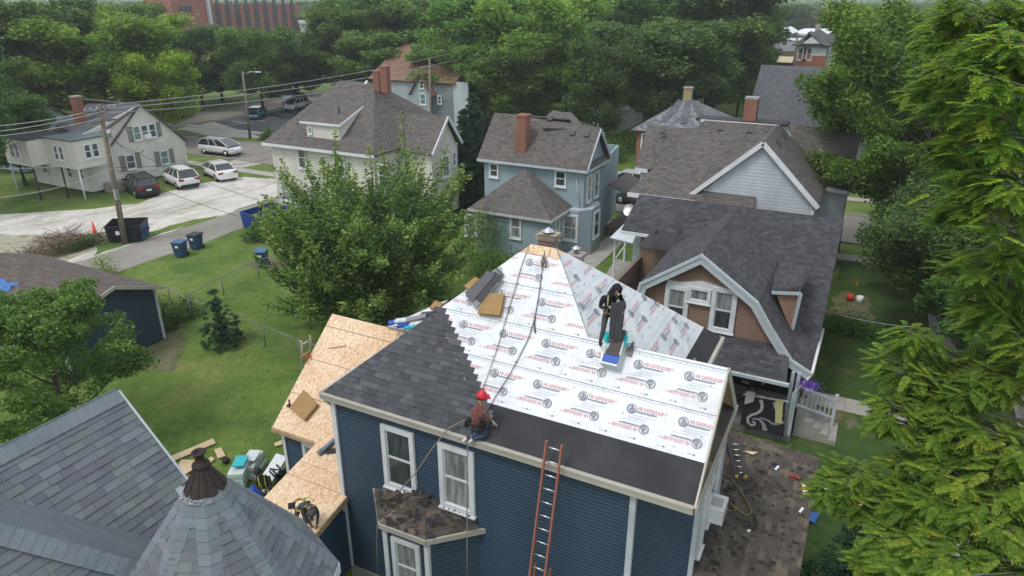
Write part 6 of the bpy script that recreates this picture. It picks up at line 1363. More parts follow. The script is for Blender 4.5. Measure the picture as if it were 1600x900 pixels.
q = ut.lerp(UP, .62)+Vector((.2, -.1, 0)); MB().box(q-Vector((.1, .12, .35)), q+Vector((.1, .12, .35))).build('meter_box', m_metal, e); MB().lathe(ut.lerp(UP, .22)+Vector((.28, .1, 0)), [(.14, 0), (.14, .5), (.05, .55)], 10).build('transformer', m_metal, e)
MB().tube([UP.lerp(ut, .05)+Vector((.2, -.05, 0)), UP.lerp(ut, .35)+Vector((.18, -.05, 0))], .05, 6).build('conduit', m_pole, e)
e = thing('street_light', PZ(391, 217, 0), 'wooden street light pole beside the parking lot', 'street light'); b = PZ(391, 217, 0); t_ = PY(379, 112, b.y); MB().tube([b, t_], [.17, .12], 10).build('shaft', m_pole, e); MB().tube([t_-Z*.3, t_+CR*.8-Z*.02, t_+CR*1.6-Z*.0], .04, 6).build('arm', m_metal, e); MB().hexa(t_+CR*1.75-Z*.03, CR*.32, CF*.12, Z*.06).build('lamp_head', m_trim, e)
b = PZ(672, 165, 0); b = PY(672, 172, 66); b.z = 0; t_ = PY(671, 92, 66); e = thing('utility_pole', b, 'distant utility pole in front of the rusty orange roof', 'utility pole'); MB().tube([b, t_], [.16, .12], 8).build('shaft', m_pole, e); MB().beam(t_-Z*.8-CR*1.1, t_-Z*.8+CR*1.1, .1, .12).build('crossarm', m_pole, e)
b = PY(1243, 100, 110); b.z = 0; t_ = PY(1246, 56, 110); e = thing('utility_pole', b, 'thin dark utility pole at the corner of the shop house', 'utility pole'); MB().tube([b, t_], [.16, .12], 8).build('shaft', m_pole, e); MB().beam(t_-Z*.7-CR*1.2, t_-Z*.7+CR*1.2, .12, .14).build('crossarm', m_pole, e)
m_wire = plain('bright_cable', (.36, .37, .38), .5); m_wired = plain('black_cable', (.03, .03, .033), .6)
def wire(a, b, sag, r, m, label):
    n = 14; return rope([a.lerp(b, i/n)-Z*(sag*4*(i/n)*(1-i/n)) for i in range(n+1)], r, m, label, 'cable', 'overhead_cable')
FU = PR(ut)[2]
for i, (qa, qb, zb) in enumerate((((158, 170), (-20, 198), 44), ((165, 173), (-20, 207), 43), ((160, 184), (-20, 214), 42))): wire(PF(*qa, FU), PF(*qb, zb), .15, .022, m_wire, ('topmost', 'middle', 'lowest')[i]+' pale cable running from the utility pole to the left edge')
for i, (qa, qb, zb) in enumerate((((170, 164), (700, 84), 78), ((170, 170), (720, 92), 76), ((172, 176), (640, 118), 72))): wire(PF(*qa, FU), PF(*qb, zb), .5, .025, m_wire, ('topmost', 'middle', 'lowest')[i]+' pale cable running right from the utility pole over the cream roofs')
for i, (qa, qb, fa, fb) in enumerate((((160, 202), (390, 190), FU, 75), ((178, 262), (440, 232), FU-2, 60), ((182, 268), (445, 243), FU-2, 58), ((180, 265), (440, 355), FU-2, 46), ((165, 215), (430, 320), FU, 48), ((178, 262), (-20, 310), FU-2, 40), ((178, 240), (-20, 262), FU-2, 40))):
    wire(PF(*qa, fa), PF(*qb, fb), .35, .014 if i != 5 else .018, m_wire if i in (0, 5, 6) else m_wired, ('pale cable level with the upper windows of the cream gabled house', 'upper black cable across the cream gabled house towards the street', 'lower black cable across the cream gabled house towards the street', 'black cable slanting down over the gravel lot to the blue dumpster', 'black cable slanting from the pole top over the parked cars', 'pale guy cable over the grass at the left edge', 'pale cable from mid pole to the left edge')[i])
wire(PF(172, 210, 55), PX(225, 235, X7), .8, .02, m_wired, 'slack black service cable from the pole to the cream gable wall')
wire(PF(1305, 490, 30), PF(1440, 512, 27), .1, .012, m_wire, 'thin pale cable from the gambrel house into the walnut')
wire(PZ(895, 412, 4.), PZ(965, 402, 3.2), .1, .012, m_wire, 'thin pale cable between the vent chimney and the side porch')
# chain link fence
def chainfence(pts, h, label, seed=1):
    e = thing('chain_link_fence', pts[0], label, 'fence'); m_metal = plain('dull_galvanised', (.22, .24, .24), .6, .3)
    
    for i in range(len(pts)-1):
        a, b = pts[i], pts[i+1]; L = (b-a).length; n = max(1, round(L/2.6)); q = MB(); q.tube([a+Z*h, b+Z*h], .022, 6); q.build('top_rail', m_metal, e)
        for k in range(n+1):
            if k == n and i < len(pts)-2: continue
            p = a.lerp(b, k/n); q = MB(); q.tube([p, p+Z*(h+.05)], .028, 6); q.build('post', m_metal, e)
        q = MB(); m_ = int(L/.16); d = (b-a)/L
        for k in range(-int(h/.16), m_):
            for s_ in (0, 1):
                t0, t1 = k*.16, k*.16+h; z0, z1 = (0, h) if s_ == 0 else (h, 0)
                c0, c1 = max(0, t0), min(L, t1)
                if c1 <= c0: continue
                f = lambda t: z0+(z1-z0)*(t-t0)/(t1-t0); p, r = a+d*c0+Z*(f(c0)+.02), a+d*c1+Z*(f(c1)+.02); w_ = Z*.0035
                q.face([p-w_, r-w_, r+w_, p+w_])
        q.build('wire_mesh', m_metal, e, kind='stuff')
    return e
chainfence([PZ(268, 478, 0), PZ(300, 500, 0), PZ(345, 512, 0), PZ(372, 524, 0), PZ(415, 542, 0), PZ(470, 566, 0), PZ(500, 575, 0)], 1.15, 'galvanised chain link fence across the lawn behind the small spruce')
chainfence([PZ(300, 492, 0), PZ(350, 462, 0), PZ(405, 436, 0), PZ(470, 414, 0)], 1.15, 'chain link fence running back towards the lone blue bin')
# ---------------------------------------------------------------- cars
def car(kind, paint, label, loc, rz, dark=False):
    """x forward, built from cross sections; body, greenhouse, roof, wheels, lights, plate"""
    L = {'suv': 4.6, 'sedan': 4.8, 'boxy': 4.5, 'big': 4.9}[kind]; W = .92; e = thing(('parked_sedan' if kind == 'sedan' else 'parked_suv'), (0, 0, 0), label, 'car')
    if kind == 'sedan': hood, belt, top = .86, .95, 1.45; cab = [(-.78, belt), (-.42, top), (.28, top-.02), (.95, belt)]; tail = 1.02
    elif kind == 'boxy': hood, belt, top = 1.05, 1.1, 1.68; cab = [(-.98, belt), (-.9, top), (.2, top), (.55, belt)]; tail = 1.1
    else: hood, belt, top = 1.0, 1.08, 1.66; cab = [(-.97, belt), (-.72, top), (.25, top), (.82, belt)]; tail = 1.08
    h = L/2
    st = [(-1, .45, tail-.25, .78), (-.985, .28, tail-.05, .86), (-.9, .25, tail, .91), (-.55, .25, belt+.01, .93), (0, .25, belt, .94), (.4, .25, belt-.02, .93), (.62, .25, hood, .92), (.85, .26, hood-.09, .88), (.97, .3, hood-.24, .8), (1.0, .4, hood-.38, .68)]
    V = []; k = 12
    for x, z0, z1, wy in st:
        for a in ((-.72, 0), (-.98, .12), (-1.0, .35), (-.99, .62), (-.93, .9), (-.8, 1.0)): V.append((x*h, a[0]*wy, z0+(z1-z0)*a[1]))
        for a in ((.8, 1.0), (.93, .9), (.99, .62), (1.0, .35), (.98, .12), (.72, 0)): V.append((x*h, a[0]*wy, z0+(z1-z0)*a[1]))
    n = len(st); F = [(i*k+j, i*k+(j+1) % k, (i+1)*k+(j+1) % k, (i+1)*k+j) for i in range(n-1) for j in range(k)]; F += [tuple(range(k-1, -1, -1)), tuple((n-1)*k+j for j in range(k))]
    mb = MB(); mb.idx(V, F); mb.build('body', paint, e, smooth=True)
    c = [(x*h, z) for x, z in cab]; wb, wt = .84, .66
    q = MB(); A = [Vector((c[0][0], s_*wb, c[0][1]-.02)) for s_ in (-1, 1)]; B = [Vector((c[1][0], s_*wt, c[1][1])) for s_ in (-1, 1)]; C_ = [Vector((c[2][0], s_*wt, c[2][1])) for s_ in (-1, 1)]; D = [Vector((c[3][0], s_*wb, c[3][1]-.02)) for s_ in (-1, 1)]
    q.face([A[1], A[0], B[0], B[1]]); q.face([B[0], C_[0], C_[1], B[1]]); q.face([D[0], D[1], C_[1], C_[0]]); q.face([A[0], D[0], C_[0], B[0]]); q.face([D[1], A[1], B[1], C_[1]]); q.build('greenhouse', glassmat_car, e)
    q = MB(); q.hexa(((c[1][0]+c[2][0])/2, 0, top-.0), ((c[2][0]-c[1][0])/2+.06, 0, 0), (0, wt+.02, 0), (0, 0, .03)); q.build('roof_panel', paint, e, bevel=.03)
    for s_ in (0, 1):
        sy = 1 if s_ else -1
        for P, Q in ((A[s_], B[s_]), (D[s_], C_[s_])): MB().beam(P+Vector((0, sy*.01, 0)), Q+Vector((0, sy*.01, 0)), .06, .06).build('pillar', paint, e)
        for f in ((.36, .62) if kind != 'sedan' else (.5,)): MB().beam(A[s_].lerp(D[s_], f+.02)+Vector((0, sy*.012, 0)), B[s_].lerp(C_[s_], f)+Vector((0, sy*.012, 0)), .05, .05).build('pillar', paint, e)
    for x in (-.6, .62):
        for s_ in (-1, 1):
            MB().lathe((x*h, s_*.88-(.1 if s_ > 0 else -.1)*1.0-.0, .34), [(.42, -.02*s_), (.42, .12*s_)], 16, axis=(0, 1, 0)).build('wheel_arch', m_black, e)
            wv = MB().lathe((x*h, s_*.83, .34), [(.34, -.1), (.34, .11)], 18, axis=(0, 1, 0)).build('tyre', m_black, e); MB().lathe((x*h, s_*.945, .34), [(.21, -.02), (.2, .01), (.05, .0)], 12, axis=(0, 1, 0)).build('rim', m_alu if not dark else m_metal, wv)
    for s_ in (-1, 1):
        MB().hexa((-.975*h, s_*.66, tail-.18), (.06, 0, 0), (0, .2, 0), (0, 0, .09)).build('tail_light', plain_red, e, bevel=.02); MB().hexa((.93*h, s_*.62, hood-.24), (.08, 0, 0), (0, .16, 0), (0, 0, .06)).build('headlight', m_alu, e, bevel=.02)
        MB().hexa((c[3][0]-.12, s_*.98, belt+.06), (.08, 0, 0), (0, .1, 0), (0, 0, .07)).build('mirror', paint, e, bevel=.02)
        MB().box((-.5*h, s_*.945-.008, .28), (.5*h, s_*.945+.008, .36)).build('sill_trim', m_black, e)
    MB().hexa((-1.0*h, 0, .4), (.03, 0, 0), (0, .8, 0), (0, 0, .1)).build('rear_bumper', m_black if kind != 'sedan' else paint, e, bevel=.03); MB().hexa((-1.005*h, 0, .72), (.012, 0, 0), (0, .2, 0), (0, 0, .07)).build('number_plate', m_white_p, e)
    MB().hexa((.99*h, 0, .5), (.02, 0, 0), (0, .5, 0), (0, 0, .1)).build('grille', m_black, e)
    if kind != 'sedan':
        for s_ in (-1, 1): MB().beam((c[1][0], s_*.6, top+.06), (c[2][0], s_*.6, top+.06), .04, .03).build('roof_rail', m_black, e)
    e.location = (loc[0], loc[1], .012); e.rotation_euler = (0, 0, rz); return e
glassmat_car = glassmat('car_glass', (.02, .023, .026)); plain_red = plain('red_lens', (.35, .015, .02), .2)
def paint(name, c, met=.0):
    m, nt, b = newmat(name); b.inputs['Base Color'].default_value = c+(1,); b.inputs['Roughness'].default_value = .3; b.inputs['Metallic'].default_value = met; b.inputs['Coat Weight'].default_value = .8; b.inputs['Coat Roughness'].default_value = .05
    g = noise(nt, 1.5, 4); nt.links.new(mix(nt, 1., c, ramp(nt, g, [(.3, (.85, .84, .82)), (.6, (1, 1, 1))]), 'MULTIPLY'), b.inputs['Base Color']); return m
pw = paint('white_paint', (.78, .79, .79)); pb = paint('black_paint', (.008, .008, .009)); pb.node_tree.nodes['Principled BSDF'].inputs['Coat Weight'].default_value = .25; psv = paint('silver_paint', (.66, .67, .67), .1); pg = paint('dark_green_grey_paint', (.06, .075, .075), .2); pt = paint('teal_paint', (.10, .28, .36), .2); pbl = paint('blue_paint', (.03, .07, .3))
def cl(u, v): p = PZ(u, v, 0); return p
WD = R_(180)
car('boxy', pb, 'black boxy suv parked nose to the cream gabled house, left of the white suv', cl(222, 302), R_(160), True)
car('suv', pw, 'white suv with black roof glass parked between the black suv and the white sedan', cl(284, 289), R_(160))
car('sedan', pw, 'white sedan at the right end of the row by the gravel lot', cl(344, 277), R_(158))
car('big', psv, 'silver white suv on the cross street above the white sedan', cl(346, 241), R_(3))
car('sedan', pt, 'teal car in the dark parking lot', cl(401, 184), R_(-60)); car('suv', pw, 'white suv at the far end of the dark parking lot', cl(464, 171), R_(-80)); 
car('suv', pbl, 'blue suv just behind the white one in the far parking lot', cl(461, 164), R_(-80))
car('boxy', pg, 'dark green grey suv on the cross street behind the satellite dish', cl(1000, 318), R_(180)); car('sedan', psv, 'silver car on the cross street, farther than the dark green grey suv', cl(992, 294), R_(0))
# ---------------------------------------------------------------- porch things of the gambrel house
yy = GY-.45; rc = [PY(*q, yy) for q in ((1166, 618), (1228, 628), (1224, 682), (1156, 662))]
e = thing('swirl_blanket', rc[3], 'black blanket with grey white swirl hung over the porch rail', 'blanket')
def RB(s, t, up=0.): return rc[3].lerp(rc[2], s).lerp(rc[0].lerp(rc[1], s), t)+Vector((0, -up-.03*math.sin(s*9)-.02, 0))
q = MB()
for i in range(16):
    for j in range(6): q.face([RB(i/16, j/6), RB((i+1)/16, j/6), RB((i+1)/16, (j+1)/6), RB(i/16, (j+1)/6)], sm=True)
q.build('cloth', plain('black_cloth', (.018, .018, .022), .8), e)
def ribbon(pts, w0, w1, m, nm='swirl'):
    q = MB(); n = len(pts)
    for i in range(n-1):
        a, b = pts[i], pts[i+1]; d = Vector((b[0]-a[0], b[1]-a[1])); d.normalize(); nx, ny = -d.y, d.x; wa = w0+(w1-w0)*i/n; wb_ = w0+(w1-w0)*(i+1)/n
        q.face([RB(a[0]+nx*wa, a[1]+ny*wa, .012), RB(a[0]-nx*wa, a[1]-ny*wa, .012), RB(b[0]-nx*wb_, b[1]-ny*wb_, .012), RB(b[0]+nx*wb_, b[1]+ny*wb_, .012)])
    q.build(nm, m, e)
sg = plain('silver_cloth', (.42, .42, .44), .8); sl = plain('lilac_cloth', (.30, .27, .33), .8)
sp_ = [(.38+.02*t, .95-.06*t) for t in range(4)]+[(.43, .62), (.34, .5), (.22, .42), (.15, .3), (.18, .14), (.28, .07), (.34, .14), (.31, .22), (.26, .2)]
ribbon(sp_, .045, .02, sg); ribbon([(.26, .3), (.4, .33), (.5, .25), (.56, .12), (.58, .02)], .02, .07, sl); ribbon([(.42, .38), (.6, .36), (.75, .3), (.9, .38), (.98, .45)], .02, .05, sl); ribbon([(.72, .95), (.78, .75), (.95, .6)], .04, .015, sg)
mb = MB(); a = [PY(*q, yy-.08) for q in ((1212, 624), (1224, 626), (1221, 662), (1211, 660))]; slab(mb, a, .02, flip=(0, -1, 0)); one('yellow_towel', mb, plain('pale_yellow_towel', (.55, .52, .25), .9), 'pale yellow towel hanging on the swirl blanket', 'towel')
mb = MB(); a = [PY(*q, yy-.1) for q in ((1166, 612), (1180, 614), (1177, 628), (1163, 632))]; slab(mb, a, .1, flip=(0, -1, 0)); one('white_cushion', mb, plain('grey_white_cushion', (.42, .41, .46), .9), 'grey white cushion on top of the swirl blanket', 'cushion', bevel=.03)
MB().tube([rc[0]+Vector((-.1, 0, .03)), rc[1]+Vector((.1, 0, .03))], .04, 6).build('porch_rail', m_trimg, H5)
e = thing('exercise_bike', Vector((-2.5, 25.7, .38)), 'dark exercise bike in the shade of the brick porch', 'exercise bike'); b = Vector((-2.5, 25.7, .38))
MB().lathe(b+Vector((.35, 0, .35)), [(.28, -.04), (.28, .04)], 18, axis=(0, 1, 0)).build('flywheel', m_metal, e); MB().tube([b+Vector((-.5, 0, .05)), b+Vector((0, 0, .4)), b+Vector((.45, 0, 1.2)), b+Vector((.3, 0, 1.35))], .04, 8).build('frame', m_black, e); MB().tube([b+Vector((0, 0, .4)), b+Vector((-.25, 0, 1.0))], .035, 8).build('seat_post', m_black, e); MB().hexa(b+Vector((-.27, 0, 1.03)), (.14, 0, 0), (0, .09, 0), (0, 0, .03)).build('seat', m_metal, e, bevel=.02); MB().tube([b+Vector((.42, -.25, 1.2)), b+Vector((.42, .25, 1.2))], .025, 6).build('handlebar', m_metal, e)
for s_ in (-.5, .55): MB().tube([b+Vector((s_, -.25, .04)), b+Vector((s_, .25, .04))], .04, 6).build('foot_bar', m_metal, e)
e = thing('flower_basket', PY(1264, 602, GY-.2), 'hanging basket of purple flowers by the white stair rail', 'flower basket'); c = PY(1264, 602, GY-.2); MB().lathe(c-Z*.2, [(.03, -.12), (.16, 0), (.19, .1)], 12).build('basket', m_trimg, e)
P = np.random.RandomState(3).normal(size=(700, 3))*np.array([.2, .13, .09]); fast_mesh('petals', leafquads(P, .055, np.random.RandomState(4)), 4, leafmat('purple_petal', (.06, .03, .22), (.14, .07, .42), None, .2), np.random.RandomState(5).uniform(0, 1, 700), parent=e, kind='stuff')
e = thing('planter', PZ(1249, 640, 0), 'white hanging planter with sprigs beside the porch steps', 'planter'); c = PZ(1249, 640, .3); MB().lathe(c, [(.1, 0), (.2, .12), (.2, .16), (.15, .14)], 12).build('pot', m_trim, e)
P = np.random.RandomState(6).normal(size=(260, 3))*np.array([.14, .14, .1])+np.array([0, 0, .55]); fast_mesh('leaves', leafquads(P, .07, np.random.RandomState(4)), 4, None or plain('sprig', (.08, .10, .03)), None, parent=e, kind='stuff')
# ---------------------------------------------------------------- people
def body_mesh(J, scale=1., zones=None, mats=None, e=None, name='body'):
    """one continuous skinned body. J: joint -> (position, radius); bones list; zones: bone -> material slot"""
    import bmesh
    names = list(J); me = bpy.data.meshes.new('sk'); bones = [b for b in zones]
    me.from_pydata([tuple(J[n][0]) for n in names], [(names.index(a), names.index(b)) for a, b in bones], []); me.update()
    o = bpy.data.objects.new('sk', me); sc.collection.objects.link(o); sk = o.modifiers.new('s', 'SKIN'); sk.branch_smoothing = .6; sk.use_smooth_shade = True
    for i, n in enumerate(names):
        r = J[n][1]; r = r if isinstance(r, tuple) else (r, r); me.skin_vertices[0].data[i].radius = (r[0], r[1])
    me.skin_vertices[0].data[names.index('pelvis')].use_root = True
    ss = o.modifiers.new('u', 'SUBSURF'); ss.levels = 1; ss.render_levels = 1
    dg = bpy.context.evaluated_depsgraph_get(); ev = o.evaluated_get(dg).to_mesh(); V = [Vector(v.co) for v in ev.vertices]; F = [tuple(p.vertices) for p in ev.polygons]
    mb = MB(); 
    def seg(p, a, b): d = b-a; t = max(0, min(1, (p-a).dot(d)/max(1e-9, d.dot(d)))); return (p-a-d*t).length
    zs = []
    for f in F:
        c = sum((V[i] for i in f), Vector())/len(f); best = min(bones, key=lambda b: seg(c, Vector(J[b[0]][0]), Vector(J[b[1]][0]))-.5*min(J[b[0]][1] if not isinstance(J[b[0]][1], tuple) else J[b[0]][1][0], J[b[1]][1] if not isinstance(J[b[1]][1], tuple) else J[b[1]][1][0])); zs.append(zones[best])
    mb.idx(V, F); mb.M = zs; o.evaluated_get(dg).to_mesh_clear(); bpy.data.objects.remove(o)
    return mb.build(name, mats, e, smooth=True)
def person(label, K, mats, fwd, group=None, hood=None, hat=None, straps=None, belt=None, shoe=None, sleeves=None):
    """K: world joints; mats [top, trousers, skin, glove, boot]"""
    e = thing('person', Vector((K['pelvis'].x, K['pelvis'].y, min(K['fl'].z, K['fr'].z))), label, 'person'); fwd = Vector(fwd).normalized()
    J = {}; J['pelvis'] = (K['pelvis'], (.15, .12)); sp = K['chest']-K['pelvis']; J['waist'] = (K['pelvis']+sp*.4, (.145, .115)); J['chest'] = (K['chest'], (.175, .13)); hd_ = (K['head']-K['chest']); J['neck'] = (K['chest']+hd_*.55, .06)
    up = hd_.normalized(); J['jaw'] = (K['head']-up*.07+fwd*.015, (.075, .08)); J['cranium'] = (K['head']+up*.03, (.088, .098)); J['crown'] = (K['head']+up*.10, .06)
    J['nose'] = (K['head']+fwd*.105-up*.01, .016)
    Zn = {('pelvis', 'waist'): 0, ('waist', 'chest'): 0, ('chest', 'neck'): 0, ('neck', 'jaw'): 2, ('jaw', 'cranium'): 2, ('cranium', 'crown'): 2, ('cranium', 'nose'): 2}
    for s_ in 'lr':
        sh, el, ha, hp, kn, ft = [K[k+s_] for k in ('s', 'e', 'h', 'p', 'k', 'f')]
        J['s'+s_] = (sh, .07); J['e'+s_] = (el, .05); J['w'+s_] = (el.lerp(ha, .82), .034); J['q'+s_] = (ha, (.042, .026))
        Zn[('chest', 's'+s_)] = 0; Zn[('s'+s_, 'e'+s_)] = 0; Zn[('e'+s_, 'w'+s_)] = 0; Zn[('w'+s_, 'q'+s_)] = 3
        d = (ha-el).normalized(); sd_ = d.cross(fwd)
        if sd_.length < .2: sd_ = d.cross(Z)
        sd_.normalize(); pn_ = sd_.cross(d)
        for i, (o_, l_) in enumerate(((-.03, .07), (-.01, .085), (.012, .08), (.03, .062))):
            J[f'f{s_}{i}'] = (ha+sd_*o_+d*.055, .010); J[f'g{s_}{i}'] = (ha+sd_*o_*1.1+d*(.05+l_*.6)+pn_*.03, .008); Zn[('q'+s_, f'f{s_}{i}')] = 3; Zn[(f'f{s_}{i}', f'g{s_}{i}')] = 3
        J['t'+s_] = (ha+sd_*.055+d*.02+pn_*.02, .011); Zn[('q'+s_, 't'+s_)] = 3
        J['p'+s_] = (hp, .095); J['k'+s_] = (kn, .062); J['c'+s_] = (kn.lerp(ft, .35), .06); J['a'+s_] = (kn.lerp(ft, .9), .042); fd = K.get('fd'+s_, fwd); J['b'+s_] = (ft+fd*.05, (.045, .04)); J['o'+s_] = (ft+fd*.17-Z*.01, (.042, .03))
        Zn[('pelvis', 'p'+s_)] = 1; Zn[('p'+s_, 'k'+s_)] = 1; Zn[('k'+s_, 'c'+s_)] = 1; Zn[('c'+s_, 'a'+s_)] = 1; Zn[('a'+s_, 'b'+s_)] = 4; Zn[('b'+s_, 'o'+s_)] = 4
    b = body_mesh(J, 1, Zn, mats, e)
    hc = K['head']+up*.03
    if hood:
        q = MB(); sd_ = up.cross(fwd).normalized(); fw = sd_.cross(up); n = 12
        for i in range(n):
            for j in range(9):
                def hp_(i, j): a = i/n*math.pi*2; t = -1.25+j*(2.75/9); r = math.cos(t) if t > -.2 else 1+.12*abs(t); x, y = math.cos(a)*.125*r, math.sin(a)*.14*r; return hc+sd_*x+fw*(y-.02)+up*(math.sin(max(t, -1.4))*.14 if t > 0 else t*.13)
                a = (i+.5)/n*math.pi*2
                if math.sin(a) > .72 and 1 <= j <= 5: continue
                q.face([hp_(i, j), hp_(i+1, j), hp_(i+1, j+1), hp_(i, j+1)], sm=True)
        q.build('hood', hood, b)
    else:
        q = MB(); q.lathe(hc+up*.0-fwd*.015, [(.092, -.03), (.1, .02), (.085, .07), (.04, .095)], 12, axis=up); q.build('hair', plain('dark_hair', (.02, .016, .013), .8), b)
    if hat:
        q = MB(); q.lathe(hc+up*.03, [(.128, -.01), (.13, .0), (.118, .03), (.10, .085), (.055, .125), (.01, .135)], 16, axis=up); q.hexa(hc+up*.03+fwd*.13, fwd*.06, up.cross(fwd)*.085, up*.008); q.build('helmet' if hat[1] == 'helmet' else 'cap', hat[0], b, smooth=True)
    if straps:
        lat = (K['sr']-K['sl']).normalized(); ch = K['chest']; bk = lat.cross(sp.normalized()).normalized()
        for s_ in (-1, 1):
            q = MB(); a = ch+lat*.1*s_+sp.normalized()*.12; lo = K['pelvis']+lat*.1*s_+sp*.12
            for sd2 in (-1, 1): q.tube([a+bk*.05*sd2+sp.normalized()*.03, (a+lo)/2+bk*.165*sd2, lo+bk*.14*sd2], .018, 5)
            q.build('harness_strap', straps, b)
        q = MB(); q.tube([K['pelvis']+sp*.15+(lat*math.cos(t)*.165+bk*math.sin(t)*.14) for t in [k*math.pi/6 for k in range(13)]], .02, 5); q.build('harness_belt', straps, b)
    if belt:
        q = MB(); lat = (K['sr']-K['sl']).normalized(); bk = lat.cross(sp.normalized()).normalized(); q.tube([K['pelvis']+sp*.1+(lat*math.cos(t)*.17+bk*math.sin(t)*.145) for t in [k*math.pi/6 for k in range(13)]], .03, 6)
        for s_ in (-1, 1): q.hexa(K['pelvis']+lat*.19*s_-sp*.05, lat*.04, bk*.08, sp.normalized()*.1)
        q.build('tool_belt', belt, b)
    return e
m_navyc = plain('dark_navy_cloth', (.012, .012, .02), .9); m_greyp = gen('grey_trousers', (.10, .10, .10), (.06, .06, .065), rough=.9); m_glove = plain('pale_glove', (.45, .42, .36), .8); m_boot = plain('black_boot', (.015, .013, .014), .7); m_jean = gen('blue_jeans', (.05, .08, .13), (.03, .05, .09), scale=8, rough=.9)
m_maroon = gen('patterned_maroon_shirt', (.23, .10, .075), (.14, .05, .045), scale=14, rough=.9); m_wshoe = plain('pale_shoe', (.6, .55, .5), .7); m_strap = plain('tan_strap', (.36, .29, .16), .8); m_ystrap = plain('yellow_strap', (.5, .42, .08), .7); m_greenc = plain('dark_green_cloth', (.02, .03, .02), .9); m_greyc = gen('grey_shirt', (.085, .092, .10), (.06, .065, .07), rough=.9); m_redt = plain('red_helmet', (.55, .02, .03), .3)
TC_ = -CF                                                   # towards the camera
o_ = JF(947, 540, 0.02); fz = o_.z
def LA(x, y, z): return o_+CR*x+TC_*y+Z*z
KA = dict(pelvis=LA(.04, -.03, .82), chest=LA(.06, .05, 1.16), head=LA(.13, .14, 1.40), sl=LA(-.13, .06, 1.24), sr=LA(.25, .06, 1.22), el=LA(-.20, .12, 1.0), er=LA(.34, .12, 1.0), hl=LA(.02, .28, 1.08), hr=LA(.27, .30, 1.0), pl=LA(-.05, -.03, .78), pr=LA(.13, -.03, .78), kl=LA(-.09, .05, .42), kr=LA(.2, .03, .5), fl=LA(-.14, -.02, .08), fr=LA(.22, -.12, .16))
person('hooded worker in dark clothes standing on the ridge holding up dark shingles', KA, [m_navyc, m_greyp, m_skin, m_glove, m_boot], TC_, hood=m_navyc, straps=m_strap)
e = thing('held_shingles', LA(.15, .33, .35), 'tall dark shingle strips held upright by the hooded worker', 'shingles')
for i, (dx, w_, t_) in enumerate(((.10, .075, 1.22), (.235, .085, 1.26))):
    MB().hexa(LA(dx-.03, .36+.02*i, .36+(t_-.36)/2+.0), CR*w_, TC_*.012, Z*((t_-.36)/2)+CR*(.02*i)).build('shingle_strip', mats_[1], e)
# red helmeted worker kneeling at the eave
KB = dict(pelvis=JF(743, 662, .34), chest=JF(747, 640, .62), head=JF(752, 622, .82), sl=JF(738, 638, .60), sr=JF(757, 643, .60), el=JF(752, 655, .45), er=JF(764, 655, .42), hl=JF(763, 652, .28), hr=JF(770, 661, .2), pl=JF(740, 668, .3), pr=JF(748, 670, .28), kl=JF(750, 676, .12), kr=JF(762, 678, .1), fl=PY(727, 686, 11.35), fr=PY(736, 688, 11.35))
KB['fdl'] = KB['fdr'] = Vector((-.4, -.2, -.5)).normalized()*.6
person('worker with red helmet and tool belt kneeling at the roof edge', KB, [m_maroon, m_jean, m_skin, m_glove, m_wshoe], (CR+CF*.3-Z*.3), hat=(m_redt, 'helmet'), belt=m_boot)
mb = MB(); a, b = JF(766, 655, .25), JF(775, 664, .18); mb.tube([a, b], .03, 6); mb.tube([b, JF(777, 667, .1)], .02, 6); one('nail_gun', mb, m_metal, 'nail gun in the hands of the red helmeted worker', 'tool')
# worker bent over on the porch roof
KC = dict(pelvis=JP(468, 789, .66), chest=JP(480, 787, .84), head=JP(485, 798, .80), sl=JP(472, 792, .84), sr=JP(491, 790, .82), el=JP(479, 810, .45), er=JP(497, 803, .5), hl=JP(487, 821, .08), hr=JP(495, 822, .08), pl=JP(466, 794, .62), pr=JP(474, 795, .6), kl=JP(463, 807, .35), kr=JP(478, 813, .34), fl=JP(462, 817, .06), fr=JP(476, 825, .06))
person('worker in grey with a dark cap bent over at the porch roof edge', KC, [m_greyc, m_greyc, m_skin, m_skin, m_boot], (TC_+CR*.2-Z*1.2), hat=(m_greyc, 'cap'), belt=m_boot, straps=m_ystrap)
mb = MB(); mb.tube([JP(484, 818, .1), JP(496, 806, .22)], .014, 6); one('pry_bar', mb, m_ystrap, 'yellow bar in the hands of the bent over worker', 'tool')
gD = PZ(424, 800, 0)
def LD(x, y, z): return gD+CR*x+TC_*y+Z*z
KD = dict(pelvis=LD(.0, 0, .95), chest=LD(-.08, .02, 1.33), head=LD(-.16, .08, 1.62), sl=LD(-.26, .02, 1.4), sr=LD(.12, .02, 1.42), el=LD(-.28, .12, 1.12), er=LD(.2, .18, 1.18), hl=LD(.0, .32, 1.1), hr=LD(.16, .36, 1.1), pl=LD(-.09, 0, .9), pr=LD(.1, 0, .9), kl=LD(-.1, .04, .48), kr=LD(.14, .06, .48), fl=LD(-.1, 0, .08), fr=LD(.16, 0, .08))
person('worker in dark green with yellow harness straps beside the bundles on the lawn', KD, [m_greenc, m_greenc, m_skin, m_glove, m_boot], (TC_+CR*.5-Z*.3), hat=(m_boot, 'cap'), straps=m_ystrap)
